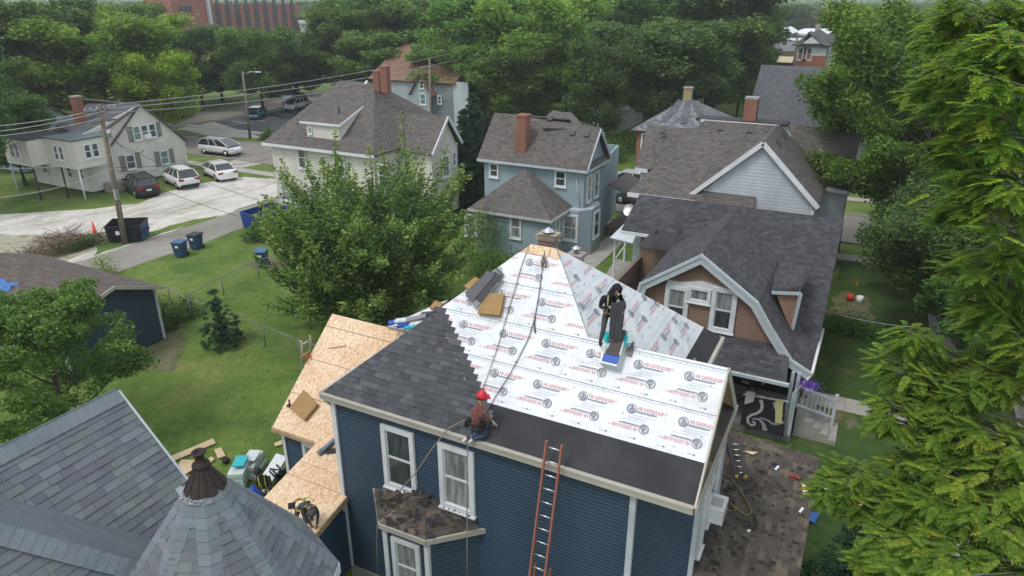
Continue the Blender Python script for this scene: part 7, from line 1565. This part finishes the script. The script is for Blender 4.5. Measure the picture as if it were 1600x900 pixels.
# ============================================================ TREES AND SHRUBS
l_mid = leafmat('maple_leaf', (0.048, 0.104, 0.025), (0.120, 0.217, 0.042), (0.219, 0.322, 0.061), .3)
l_drk = leafmat('dark_leaf', (0.030, 0.072, 0.021), (0.087, 0.157, 0.035), (0.152, 0.232, 0.052), .25)
l_lgt = leafmat('light_leaf', (0.087, 0.158, 0.030), (0.193, 0.289, 0.047), (0.366, 0.420, 0.075), .35)
l_yel = leafmat('yellow_green_leaf', (0.096, 0.193, 0.021), (0.228, 0.350, 0.035), (0.525, 0.578, 0.052), .4)
l_con = leafmat('conifer_needle', (0.014, 0.038, 0.018), (0.035, 0.079, 0.032), (0.061, 0.123, 0.044), .1)
l_wal = leafmat('walnut_leaflet', (.075, .15, .026), (.17, .30, .042), (.37, .43, .055), .5) or ((0.079, 0.184, 0.025), (0.210, 0.385, 0.038), (0.578, 0.600, 0.052), .45)
l_red = leafmat('purple_leaf', (0.052, 0.032, 0.028), (0.105, 0.061, 0.049), (0.140, 0.088, 0.061), .2)
m_bark = gen('bark', (.095, .078, .062), (.055, .045, .038), scale=6, rough=.95, bm=.8, fine=30, stretch=(1, 1, .25))
m_barkg = gen('pale_bark', (.2, .185, .165), (.13, .12, .105), scale=6, rough=.95, bm=.6, fine=30)
def skeleton(rg, H, R, tr, nl, base=.22, rise=.55, sub=4, lean=(0, 0), shoots=False, dome=1.0, trunk_top=.8, cone=False):
    """returns tubes [(pts, radii)] and leaf cluster centres (with branch direction)"""
    T = []; C = []; D = []
    wob = lambda s: rg.uniform(-s, s, 3)*np.array([1, 1, .3])
    n = 7; tp = [np.array([lean[0]*t, lean[1]*t, H*trunk_top*t])+wob(.02*H*t) for t in np.linspace(0, 1, n)]
    T.append((tp, [tr*(1-.82*t)*(1.35 if t == 0 else 1) for t in np.linspace(0, 1, n)]))
    for i in range(nl):
        f = base+(trunk_top*.98-base)*((i+.5)/nl)**.9; k = f/trunk_top*(n-1); a = tp[int(min(k, n-2))]; b = tp[int(min(k, n-2))+1]; p = a+(b-a)*(k-int(min(k, n-2)))
        az = i*2.399+rg.uniform(-.4, .4); z = f
        # crown envelope
        t = (f-base)/(1-base); env = R*(math.sin(math.pi*min(.97, .18+.75*t))**.7)*rg.uniform(.82, 1.12)
        if cone: env = R*(1.02-t)**.75*rg.uniform(.8, 1.15)
        el = rise+(.9*t if not shoots else 1.1*t); L = env
        end = p+np.array([math.cos(az)*L, math.sin(az)*L, min(H*1.0-p[2], L*math.tan(min(1.2, el))*dome)])
        mid = (p+end)/2+wob(.1*L)-np.array([0, 0, .06*L]); pts = [p, (p+mid)/2+wob(.03*L), mid, (mid+end)/2+wob(.05*L), end]; r = tr*.42*(1-.6*t)
        T.append((pts, [r, r*.75, r*.5, r*.3, r*.1]))
        for j in range(sub):
            s = rg.uniform(.35, 1.); q = pts[2]+(pts[4]-pts[2])*(s-.35)/.65 if s > .5 else pts[1]+(pts[2]-pts[1])*s
            a2 = az+rg.choice([-1, 1])*rg.uniform(.5, 1.4); l2 = L*rg.uniform(.25, .5)*(1.2-.4*s); up = rg.uniform(.1, .9)+(1.6 if shoots else 0)
            e2 = q+np.array([math.cos(a2)*l2, math.sin(a2)*l2, l2*up*.6]); m2 = (q+e2)/2+wob(.08*l2)
            T.append(([q, m2, e2], [r*.3, r*.18, r*.05]))
            for u in (.35, .6, .85, 1.): C.append(q+(e2-q)*u); D.append(e2-q)
        for u in (.45, .6, .75, .9, 1.): C.append(p+(end-p)*u); D.append(end-p)
    for u in (.85, 1., 1.1): C.append(tp[-1]*np.array([1, 1, u])); D.append(np.array([0, 0, 1.]))
    return T, np.array(C), np.array(D)
def trunkmesh(T, mat, n=6, name='trunk', rmin=0.012):
    mb = MB()
    for pts, r in T:
        if max(r) > rmin: mb.tube(pts, r, n if r[0] > .05 else 4, cap=False)
    return mb
def crown(rg, C, per, rc, size, flat=.8, jc=.25):
    n = len(C); w_ = rg.uniform(.5, 1.5, n); k = np.maximum(1, (per*w_).astype(int)); idx = np.repeat(np.arange(n), k)
    rr = rc*np.repeat(rg.uniform(.7, 1.35, n), k)
    d = rg.normal(size=(len(idx), 3)); d /= np.linalg.norm(d, axis=1)[:, None]; rad = rg.uniform(0, 1, len(idx))**.45
    P = C[idx]+d*(rr*rad)[:, None]*np.array([1, 1, flat])
    ct = rg.uniform(-.22, .22, n)[idx]
    return P, np.clip(.42+ct+rg.normal(0, .17, len(P))+.25*d[:, 2]*0, 0.02, 1)
def make_tree(name, label, cat, loc, seed, H, R, tr, nl, per, rc, size, mat, group=None, bark=None, rz=0, link=True, flat=.75, asp=.55, **kw):
    rg = np.random.RandomState(seed); T, C, D = skeleton(rg, H, R, tr, nl, **kw)
    e = thing(name, (0, 0, 0), label, cat, group)
    trunkmesh(T, bark).build('trunk', bark or m_bark, e, smooth=True)
    P, tone = crown(rg, C, per, rc, size, flat); P[:, 2] = np.maximum(P[:, 2], .15)
    fast_mesh('crown', leafquads(P, size, rg, asp=asp), 4, mat, tone, parent=e)
    e.location = loc; e.rotation_euler = (0, 0, rz); return e
def protoset():
    out = {}
    A = lambda key, *a, **k: out.__setitem__(key, make_tree(*a, **k))
    return out
# prototypes (10 m tall) reused, each copy with its own label, size and turn
def proto(key, seed, mat, R=3.6, nl=20, per=92, rc=.95, size=.27, **kw):
    return make_tree('tree', 'x', 'tree', (0, 0, 0), seed, 10, R, .22, nl, per, rc, size, mat, **kw)
PR_ = {
 'mid': proto('mid', 31, l_mid, rise=.35), 'mid2': proto('mid2', 32, l_mid, R=3.9, nl=24, rc=.8, per=92, rise=.25),
 'drk': proto('drk', 33, l_drk, R=3.7, nl=22, rise=.3), 'drk2': proto('drk2', 34, l_drk, R=3.3, nl=22, rc=.8, rise=.5),
 'lgt': proto('lgt', 35, l_lgt, R=3.9, nl=22, rise=.3), 'yel': proto('yel', 36, l_yel, R=3.6, nl=20, rise=.3),
 'red': proto('red', 37, l_red, R=3.4, nl=16, rise=.3)}
used = {}
def conifer(name, label, loc, H, R, seed, mat=None, per=60, size=.16, cat='tree', group=None, dense=1., droop=.25, top=1.):
    rg = np.random.RandomState(seed); e = thing(name, (0, 0, 0), label, cat, group); mb = MB(); mb.tube([(0, 0, 0), (0, 0, H*.95)], [R*.08+.05, .02], 7)
    C = []; tiers = int(H/.32*dense)
    for i in range(tiers):
        t = (i+.3)/tiers; z = H*(.03+.95*t)+rg.uniform(-.08, .08); r = R*(1-t)**.8*rg.uniform(.8, 1.1)+.05
        nb = int(17*(1-t)+5)
        for j in range(nb):
            a = rg.uniform(0, 6.283); L = r*rg.uniform(.75, 1.1); p1 = np.array([math.cos(a)*L, math.sin(a)*L, z-L*droop])
            for u in np.linspace(.25, 1, max(2, int(L/.3))): C.append(np.array([0, 0, z])+(p1-np.array([0, 0, z]))*u)
    mb.build('trunk', m_bark, e, smooth=True)
    C = np.array(C); P, tone = crown(rg, C, per, max(.14, R*.13), size, .6); fast_mesh('crown', leafquads(P, size, rg, asp=.3), 4, mat or l_con, tone, parent=e); e.location = loc; return e
def shrub(name, label, loc, rx, ry, h, seed, mat, n=2600, size=.09, cat='shrub', group=None):
    rg = np.random.RandomState(seed); e = thing(name, (0, 0, 0), label, cat, group)
    nc = 46; d = rg.normal(size=(nc, 3)); d /= np.linalg.norm(d, axis=1)[:, None]; d[:, 2] = np.abs(d[:, 2])*1.0; C = d*np.array([rx, ry, h])*rg.uniform(.45, .92, nc)[:, None]
    mb = MB()
    for c in C[:14]: mb.tube([(0, 0, 0), c*.5+np.array([0, 0, .1]), c], [.03, .02, .006], 5, cap=False)
    mb.build('stems', m_bark, e, smooth=True)
    P, tone = crown(rg, C, n//nc, max(rx, h)*.33, size, .9); P[:, 2] = np.abs(P[:, 2])+.03; fast_mesh('foliage', leafquads(P, size, rg), 4, mat, tone, parent=e); e.location = loc; return e
# --- the large central tree with upright feathery shoots
def feather_tree():
    rg = np.random.RandomState(8); base = PZ(588, 496, 0)
    e = thing('feathery_tree', (0, 0, 0), 'big bushy tree with upright feathery shoots behind the bare sheathing', 'tree')
    T = []; C = []; n = []; H = 8.3
    for i in range(5):
        a = i*1.26; T.append(([np.array([0, 0, 0.]), np.array([math.cos(a)*.25, math.sin(a)*.25, 1.2]), np.array([math.cos(a)*.9, math.sin(a)*.9, 3.])], [.2, .15, .1]))
    for i in range(230):
        a = rg.uniform(0, 6.283); rr = math.sqrt(rg.uniform(0.02, 1))*3.9; z0 = rg.uniform(.6, 5.0)*(1-.25*(rr/3.9)); s0 = np.array([math.cos(a)*rr*.45, math.sin(a)*rr*.45, z0]);
        topz = min(8.4, z0+rg.uniform(1.2, 3.6)*(1-.35*rr/3.9)); 
        if i % 4 == 0: topz = z0+rg.uniform(.2, 1.0)
        e0 = np.array([math.cos(a)*rr*1.05, math.sin(a)*rr*1.05, topz]); m_ = (s0+e0)/2+rg.uniform(-.25, .25, 3)+np.array([math.cos(a)*.4, math.sin(a)*.4, -.15])
        T.append(([s0, m_, e0], [.035, .022, .005]))
        k = 16
        for u in np.linspace(.15, 1.0, k):
            p = (1-u)**2*s0+2*u*(1-u)*m_+u*u*e0; C.append(p); n.append(.62*(1-u)+.11)
    C = np.array(C); n = np.array(n); per = 30
    idx = np.repeat(np.arange(len(C)), np.maximum(7, (per*(n/.5)).astype(int))); d = rg.normal(size=(len(idx), 3)); d /= np.linalg.norm(d, axis=1)[:, None]
    P = C[idx]+d*(n[idx]*rg.uniform(.1, 1.1, len(idx)))[:, None]
    trunkmesh(T, m_bark).build('trunk', m_bark, e, smooth=True)
    tone = np.clip(.22+.35*(n[idx] < .35)*1.+rg.normal(.1, .14, len(P))+rg.uniform(-.15, .15, len(C))[idx], .02, 1)
    fast_mesh('crown', leafquads(P, .13, rg, asp=.5), 4, leafmat('elm_leaf', (0.046, 0.088, 0.021), (0.114, 0.186, 0.038), (0.261, 0.324, 0.079), .3), tone, parent=e); e.location = base
    # low side growth at right
    return e
ft = feather_tree(); hf = PY(600, 203, ft.location.y).z; ft.scale = (1.44, 1.44, hf/7.1); print('feather', ft.location, hf)
shrub('leafy_sapling', 'leafy sapling growing against the front of the light blue house', PZ(765, 400, 0), 1.5, 1.3, 3.6, 41, l_mid, 5200, .12, 'sapling')
shrub('shrub', 'green shrub by the vent chimney under the light blue house', PZ(775, 425, 0), 2.2, 1.6, 1.3, 42, l_mid, 4000, .12)
# --- tree at lower left in front of the garage
tb2 = PZ(100, 645, 1.6); make_tree('young_maple', 'young maple in front of the navy garage, at the left edge', 'tree', (tb2.x, tb2.y, 0), 52, PY(85, 492, tb2.y).z, 3.3, .12, 24, 100, .42, .12, l_mid, base=.08, rise=.45, sub=5, cone=True, trunk_top=.93)
# --- large oak at mid right and its darker neighbours
def oak(name, label, u, vb, vt, wpx, seed, mat, per=260, size=.16, nl=26, **kw):
    b = PZ(u, vb, 0); F = PR(b)[2]; H = PY(u, vt, b.y).z; R = wpx/2*F/FPX
    return make_tree(name, label, 'tree', b, seed, H, R, .32, nl, per, R*.16, size, mat, sub=6, **kw)
oak('street_oak', 'wide spreading green tree right of the grey gabled house', 1400, 425, 25, 290, 61, leafmat('oak_leaf', (0.047, 0.106, 0.021), (0.130, 0.241, 0.035), (0.261, 0.378, 0.052), .3), per=250, size=.2, base=.25, rise=.15)
oak('shade_tree', 'dark green tree over the side street pavement', 1520, 560, 330, 330, 62, l_drk, per=170, size=.16, nl=22, base=.2, rise=.2)
oak('shade_tree', 'dark green tree leaning over the side street, at the right edge', 1610, 500, 150, 330, 63, l_drk, per=170, size=.18, nl=22, base=.25, rise=.2)
oak('low_tree', 'second low dark tree, over the side street pavement', 1478, 640, 430, 150, 65, l_drk, per=90, size=.15, nl=14, base=.15, rise=.3)
oak('low_tree', 'low dark tree beneath the spreading oak', 1450, 470, 330, 190, 64, l_drk, per=130, size=.16, nl=16, base=.15, rise=.3)
# --- shrubs, small conifers, hedge
shrub('round_bush', 'dense round bush at the corner of the navy garage', PZ(262, 510, 0), 1.0, 1.0, 1.7, 43, l_drk, 6500, .08)
shrub('shrub', 'lighter green shrub beside the round garage bush', PZ(293, 492, 0), .8, .8, 1.3, 44, l_mid, 2600, .08)
conifer('small_spruce', 'small dark spruce standing alone on the lawn', PZ(349, 538, 0), 3.0, 1.05, 45, l_con, 70, .09, droop=.1)
shrub('weedy_shrub', 'bright green weedy shrub behind the garage roof', PZ(166, 432, 0), .9, .7, 1.5, 46, l_lgt, 1500, .1)
conifer('arborvitae', 'tall dark arborvitae left of the light blue house, the taller of two', PZ(742, 318, 0), PY(740, 142, PZ(742, 318).y).z, 1.9, 47, l_con, 60, .17, droop=-.5, dense=1.2)
conifer('arborvitae', 'shorter dark arborvitae beside the taller one by the cream house', PZ(728, 325, 0), PY(728, 168, PZ(728, 325).y).z, 1.6, 48, l_con, 60, .17, droop=-.5, dense=1.2)
conifer('dark_evergreen', 'tall dark evergreen at the corner of the torn side roof', PZ(1304, 985, 0)*1.0, 3.6, 1.25, 49, l_con, 60, .1, droop=-.4, dense=1.3)
shrub('clipped_hedge', 'dark clipped hedge beside the gambrel house', PZ(1328, 522, 0), 1.9, .6, .9, 50, l_drk, 4200, .1, 'hedge')
shrub('shrub', 'round dark shrub by the parking lot near the cream house', PZ(420, 218, 0), 1.1, 1.1, 1.5, 51, l_drk, 1800, .14)
for i, (u, v, rx, h, t) in enumerate(((975, 238, 4.2, 2.6, 'bright green hedge beside the orange brick house'), (948, 250, 2.6, 2.2, 'dark shrub left of the bright green hedge'), (905, 268, 2.0, 2.0, 'leafy shrub behind the light blue house'), (410, 372, 1.5, 1.1, 'low dark shrub beside the blue dumpster'), (440, 345, 1.4, 1.5, 'shrub between the dumpster and the cream house'), (1010, 440, .7, .5, 'small plants by the side porch'))):
    shrub('shrub', t, PZ(u, v, 0), rx, rx*.8, h, 70+i, (l_lgt, l_drk, l_mid, l_drk, l_mid, l_mid)[i], 3000, .16 if rx > 1.4 else .08)
# --- copies of the prototypes: (proto, u, v of the foot, v of the top, width px, label)
def place(key, u, vb, vt, wpx, label, rz, group=None, name='tree', zb=0):
    b = PZ(u, vb, 0); F = PR(b)[2]; H = PF(u, vt, F*1.0); H = PY(u, vt, b.y).z; R = {'mid': 4.6, 'mid2': 4.8, 'drk': 4.6, 'drk2': 4.2, 'lgt': 4.9, 'yel': 4.5, 'red': 4.2}[key]
    sx = wpx/2*F/FPX/R; s = (sx, sx, H/10.8)
    if key not in used: o = PR_[key]; used[key] = o; o.location = b; o.rotation_euler = (0, 0, rz); o.scale = s; o['label'] = label
    else: o = dup(PR_[key], b, rz, label, group, s)
    if group: o['group'] = group
    o.name = name; return o
NT = [
 ('drk', 622, 172, 66, 85, 'dark tree hiding the left end of the rusty orange roof'), ('mid', 742, 196, 78, 80, 'green tree hiding the right end of the rusty orange roof'),
 ('drk2', 20, 232, 20, 190, 'dark tree at the upper left edge'), ('drk', 92, 222, -8, 190, 'tall dark tree behind the cream house chimney'), ('mid2', 10, 262, 90, 150, 'mid green tree over the shaded grey roof at the left edge'),
 ('lgt', 178, 218, 22, 240, 'broad light green tree directly behind the cream gabled house'), ('yel', 262, 226, 78, 130, 'yellow green tree at the right end of the cream gabled house'), ('lgt', 130, 196, 5, 180, 'pale green tree behind the broad light one, upper left'),
 ('mid', 225, 165, 4, 120, 'green tree left of the brick office block'), ('drk', 318, 172, 40, 105, 'dark tree in front of the tall brick wing'), ('mid', 412, 182, 42, 118, 'rounded tree on the verge in front of the brick office block'),
 ('red', 348, 158, 85, 100, 'dark purple leaved tree by the west street'), ('drk2', 468, 168, 60, 120, 'dark tree right of the rounded verge tree'), ('mid2', 550, 165, 6, 130, 'large green tree above the cream house roof'),
 ('mid', 462, 150, 56, 80, 'tree below the right end of the brick office block'), ('drk', 600, 150, -12, 190, 'large dark tree behind the two red chimneys'), ('mid2', 560, 158, 70, 130, 'smaller tree at the peak of the cream house roof'),
 ('mid', 690, 160, -5, 170, 'green tree above the rusty orange roof'), ('drk2', 655, 128, 20, 120, 'dark tree beside the rusty orange roof'), ('mid2', 760, 190, -14, 190, 'tall loose green tree left of the far drive'),
 ('lgt', 835, 205, -16, 200, 'tall pale green tree over the light blue house roof'), ('mid', 800, 215, 70, 150, 'leafy tree just behind the light blue house'), ('mid2', 885, 185, 50, 120, 'green tree at the white house'),
 ('drk', 1020, 222, 34, 210, 'broad dark maple left of the orange brick house'), ('drk2', 1110, 180, -30, 210, 'very tall dark tree behind the orange brick house'), ('drk', 1150, 190, 20, 95, 'dark tree left of the shops'), ('mid2', 1010, 160, -20, 170, 'green tree behind the broad dark maple'),
 ('mid', 1060, 175, 60, 130, 'green tree at the peak of the weathered hip roof'), ('drk', 930, 240, 60, 110, 'dark tree over the shed roof'), ('mid2', 730, 200, 60, 110, 'green tree behind the arborvitae'),
 ('drk', 1352, 130, 14, 90, 'dark tree behind the grey pyramid roofed house'), ('drk2', 1480, 330, 20, 230, 'dark tree behind the spreading oak'), ('mid', 1560, 240, 10, 200, 'green tree far up the side street'),
 ('mid2', 1350, 260, 95, 150, 'green tree behind the grey gabled house roof'), ('drk', 40, 290, 150, 120, 'dark low tree beside the posts of the cream gabled house'), ('drk2', -30, 330, 60, 170, 'dark tree reaching in from the left edge'),
]
for i, (k, u, vb, vt, w_, lab) in enumerate(NT): place(k, u, vb, vt, w_, lab, i*1.37)
# --- farther trees, row behind row to the horizon
rgf = random.Random(77); keys = ['mid', 'mid2', 'drk', 'drk2', 'lgt', 'mid', 'mid2']
k = 0; pos = []
for F in (95, 118, 145, 178, 218, 265, 320, 390, 470):
    step = 9.5+F*.014; wdt = F*.80; nn = int(2*wdt/step)
    for j in range(nn):
        lx = -wdt+2*wdt*(j+.5)/nn+rgf.uniform(-2, 2); d_ = F+rgf.uniform(-.08, .08)*F
        x = lx*_r[0]+d_*_g[0]; y = lx*_r[1]+d_*_g[1]
        u, v, Fd = PR((x, y, 0))
        if F < 210 and (1150 < u < 1330): continue
        if F < 245 and (215 < u < 520): continue
        if F < 260 and 1190 < u < 1320: continue
        if -95 < x < -72 and F < 240 : continue
        if 4 < x < 16 and F < 150: continue
        if 49 < y < 59: continue
        if F < 120 and (300 < u < 500 or 890 < u < 960): continue
        if any(abs(x-a) < 5 and abs(y-b) < 5 for a, b in pos): continue
        pos.append((x, y)); k += 1
        if k > 290: break
        key = rgf.choice(keys); H = rgf.uniform(9.5, 13.2); sx = rgf.uniform(1.15, 1.75)+(F > 250)*.5
        o = dup(PR_[key], (x, y, 0), rgf.uniform(0, 6.28), {'mid': 'mid green tree in the far tree cover towards the horizon', 'mid2': 'loose mid green tree in the far tree cover towards the horizon', 'drk': 'dark green tree in the far tree cover towards the horizon', 'drk2': 'slim dark green tree in the far tree cover towards the horizon', 'lgt': 'pale green tree in the far tree cover towards the horizon'}[key], 'trees in the far tree cover', (sx, sx, H/10.6))
        o.name = 'far_tree'
# horizon woodland mass
rg = np.random.RandomState(91); n = 40000
th = rg.uniform(-1.05, 1.05, n); rr = rg.uniform(500, 1500, n)**1.0; lx = np.sin(th)*rr; dd = np.cos(th)*rr
hgt = 9+4*np.sin(th*23+rr*.01)+3*np.sin(th*57+rr*.03)+rg.uniform(-5, 3, n)
P = np.stack([lx*_r[0]+dd*_g[0], lx*_r[1]+dd*_g[1], np.clip(hgt*.75, 1, 10)], 1)
wd = fast_mesh('far_woodland', leafquads(P, 7., rg, asp=.8, flat=.5), 4, l_mid, np.clip(rg.normal(.4, .2, n), 0, 1), kind='stuff'); tag(wd, 'continuous woodland along the horizon', 'woodland')
# --- near walnut at the right edge: compound leaves, each a part
def compound(rg, L=.46, n=8, droop=.2):
    V = []; W = []
    pt = lambda t: np.array([L*t, 0, -droop*L*t*t*1.6])
    def leaf(a, d, up, l, w_):
        d = d/np.linalg.norm(d); s = np.cross(d, up); s /= np.linalg.norm(s)+1e-9
        V.extend([a, a+d*l*.42+s*w_, a+d*l-up*l*.12, a+d*l*.42-s*w_]); W.append(rg.uniform(.25, .8))
    for i in range(n):
        t = .22+.74*i/(n-1); p = pt(t); l = L*.25*(math.sin(math.pi*min(1, .25+.62*t))**.6)
        for sg in (-1, 1): leaf(p, np.array([.45, sg*1., -.2+rg.uniform(-.12, .12)]), np.array([0, 0, 1.]), l, l*.42)
    leaf(pt(1.), np.array([1, 0, -.5]), np.array([0, 0, 1.]), L*.2, L*.045)
    # rachis
    for i in range(4):
        a, b = pt(i/4), pt((i+1)/4); V.extend([a+np.array([0, .004, 0]), b+np.array([0, .003, 0]), b-np.array([0, .003, 0]), a-np.array([0, .004, 0])]); W.append(.75)
    return np.array(V), np.array(W)
def walnut():
    rg = np.random.RandomState(17); base = Vector((8.6, 16.5, 0)); e = thing('walnut_tree', (0, 0, 0), 'bright green tree with long feathery compound leaves filling the right edge', 'tree'); e.location = base
    B = np.array(base); top = np.array([9.6, 15.0, 15.5])
    # boughs: (u, v, F, spread) in the photograph, measured as real places in the air
    sp = [(1510, 60, 12.5, .8), (1545, 110, 11.5, 1.0), (1465, 150, 14, .65), (1580, 200, 11, 1.), (1515, 240, 12.5, .8), (1485, 130, 13.5, .7), (1560, 330, 11.5, .9), (1600, 60, 11, 1.), (1530, 20, 12, .9), (1600, 420, 11.5, .9), (1560, 430, 12.5, .75), (1520, 180, 12.5, .9), (1590, 290, 11, .9), (1500, 330, 13.5, .6), (1475, 60, 14.5, .6), (1610, 150, 10.5, 1.),
          (1425, 530, 13.5, .36), (1405, 580, 13.5, .42), (1440, 560, 14, .6), (1400, 645, 13.2, .42), (1420, 660, 13.5, .7), (1480, 640, 13.5, .8), (1540, 600, 13, .8), (1600, 600, 12.5, .9), (1500, 700, 13, .9), (1430, 740, 13.3, .6), (1560, 690, 12.5, .9), (1610, 730, 12, .9), (1390, 790, 13.6, .55), (1450, 800, 12.8, .8), (1520, 800, 12, .9), (1590, 830, 11.5, .9), (1330, 745, 14.2, .5), (1300, 760, 14.2, .3), (1350, 790, 14, .35), (1420, 860, 12.2, .8), (1500, 880, 11.5, .9), (1570, 900, 11, .9), (1380, 880, 13, .45), (1450, 620, 13.5, .6), (1560, 560, 13.5, .6), (1610, 510, 12.5, .6), (1480, 480, 14.5, .0), (1500, 760, 12.5, .9),(1560, 760, 12., .9), (1540, 490, 13, .7), (1590, 470, 12.5, .8), (1520, 420, 13.5, .6), (1610, 560, 12, .8), (1475, 590, 14, .6)]
    T = []; C = []
    tr = [B, B+np.array([.1, -.1, 3.]), B+np.array([.4, -.5, 6.5]), B+np.array([.8, -1.0, 10.]), top]
    T.append((tr, [.34, .27, .2, .14, .06]))
    leaves = []
    for (u, v, F, r) in sp:
        if r <= 0: continue
        c = np.array(PF(u, v, F)); hz = max(1.8, min(13, c[2]-1.2)); k = hz/15.5*4; i0 = int(min(3, k)); a = tr[i0]+(tr[i0+1]-tr[i0])*(k-i0)
        m_ = (a+c)/2+np.array([0, 0, .35])+rg.uniform(-.3, .3, 3); T.append(([a, (a+m_)/2+rg.uniform(-.12, .12, 3), m_, (m_+c)/2+rg.uniform(-.1, .1, 3), c], [.075, .055, .04, .025, .01]))
        for j in range(int(5+r*9)):
            d = rg.normal(size=3); d /= np.linalg.norm(d); d[2] = d[2]*.6+.1; q = c+d*r*rg.uniform(.45, 1.05)
            T.append(([c*.7+m_*.3, (c+q)/2+np.array([0, 0, .05]), q], [.016, .011, .005]))
            for w_ in range(17): pp = q-(q-c)*rg.uniform(0, .6)+rg.normal(size=3)*.07; ow = math.atan2(pp[1]-c[1], pp[0]-c[0]); leaves.append((pp, ow+rg.uniform(-1.5, 1.5), rg.uniform(-.35, .45), rg.uniform(.75, 1.15), (pp[2]-c[2])/max(r, .3)))
    sh = []
    trunkmesh(T, m_barkg, rmin=.004).build('trunk', m_barkg, None, smooth=True)
    tob = bpy.context.scene.objects[-1] if False else [o for o in sc.collection.objects if o.name.startswith('trunk') and o.parent is None][-1]
    tob.parent = e; tob.matrix_parent_inverse = Matrix.Translation(-base)
    protos = []
    for i in range(4):
        V, W = compound(rg, .29+.035*i, 7+i % 2); protos.append((V, W, fast_mesh('leaf', V, 4, l_wal, np.clip(W+.18*(i-1.5), .05, 1), link=False)))
    def mtx(q, az, el, s, hh=0): return Matrix.Translation(Vector(q)-base) @ Matrix.Rotation(az, 4, 'Z') @ Matrix.Rotation(-el, 4, 'Y') @ Matrix.Scale(s, 4)
    order = sorted(range(len(leaves)), key=lambda i: PR(leaves[i][0])[2]+(0 if -20 < PR(leaves[i][0])[0] < 1620 and 0 < PR(leaves[i][0])[1] < 900 else 50))
    for n_, i in enumerate(order[:290]):
        o = bpy.data.objects.new('leaf', protos[i % 4][2]); sc.collection.objects.link(o); o.parent = e; o.matrix_local = mtx(*leaves[i])
    VV = []; WW = []
    for i in order[290:]:
        V, W, _ = protos[i % 4]; M_ = np.array(mtx(*leaves[i])); VV.append(V@M_[:3, :3].T+M_[:3, 3]); WW.append(np.clip(W+rg.uniform(-.3, .15)+.3*leaves[i][4]*rg.uniform(.3, 1), .03, 1))
    fast_mesh('crown', np.concatenate(VV), 4, l_wal, np.concatenate(WW), parent=e, kind='stuff')
walnut()
# dead brush pile on the gravel
def brush():
    rg = np.random.RandomState(23); c = PZ(97, 392, 0); e = thing('brush_pile', c, 'pile of cut brown branches on the bare dirt by the gravel lot', 'brush pile'); mb = MB()
    for i in range(420):
        p = c+Vector((rg.uniform(-1, 1)*1.1, rg.normal()*1.75, 0)); h = 1.25*math.exp(-((p.y-c.y)/2.3)**2); p.z = rg.uniform(0, max(.1, h)); a = rg.uniform(0, 6.28); L = rg.uniform(.4, 1.5)
        q = p+Vector((math.cos(a)*L*.5, math.sin(a)*L, rg.uniform(-.1, .75))); q.z = max(.02, q.z); m_ = (p+q)/2+Vector(rg.uniform(-.12, .12, 3)); mb.tube([p, m_, q], [.02, .012, .004], 3, cap=False)
    mb.build('branches', gen('dead_branch', (.17, .12, .09), (.11, .075, .06)), e, kind='stuff')
    n = 7000; Y = rg.normal(size=n)*1.7; P = np.stack([rg.uniform(-1.1, 1.1, n), Y, rg.uniform(0, 1.05, n)*np.exp(-(Y/2.2)**2)], 1)+np.array([c.x, c.y, .03])
    fast_mesh('dead_leaves', leafquads(P-np.array(c), .09, rg), 4, leafmat('dead_leaf', (0.088, 0.061, 0.035), (0.228, 0.149, 0.096), (0.333, 0.228, 0.149), .15), rg.uniform(0, 1, n), parent=e, kind='stuff')
    n = 3500; P = np.stack([rg.uniform(.2, 1.2, n), rg.normal(.9, .8, n), rg.uniform(0, .7, n)], 1); fast_mesh('green_leaves', leafquads(P, .1, rg), 4, l_drk, rg.uniform(0, 1, n), parent=e, kind='stuff')
brush()
# ============================================================ AIR
hz = MB().box((-2600, -700, -1.), (2600, 3600, 19.5)).build('haze', bpy.data.materials.new('haze'), kind='stuff'); hm = hz.data.materials[0]; hm.use_nodes = True; hn = hm.node_tree; hn.nodes.clear()
hv = hn.nodes.new('ShaderNodeVolumePrincipled'); hv.inputs['Density'].default_value = .0005; hv.inputs['Color'].default_value = (.93, .97, 1., 1); hv.inputs['Anisotropy'].default_value = .2
ho = hn.nodes.new('ShaderNodeOutputMaterial'); hn.links.new(hv.outputs[0], ho.inputs['Volume']); tag(hz, 'thin pale air over the whole neighbourhood', 'haze')
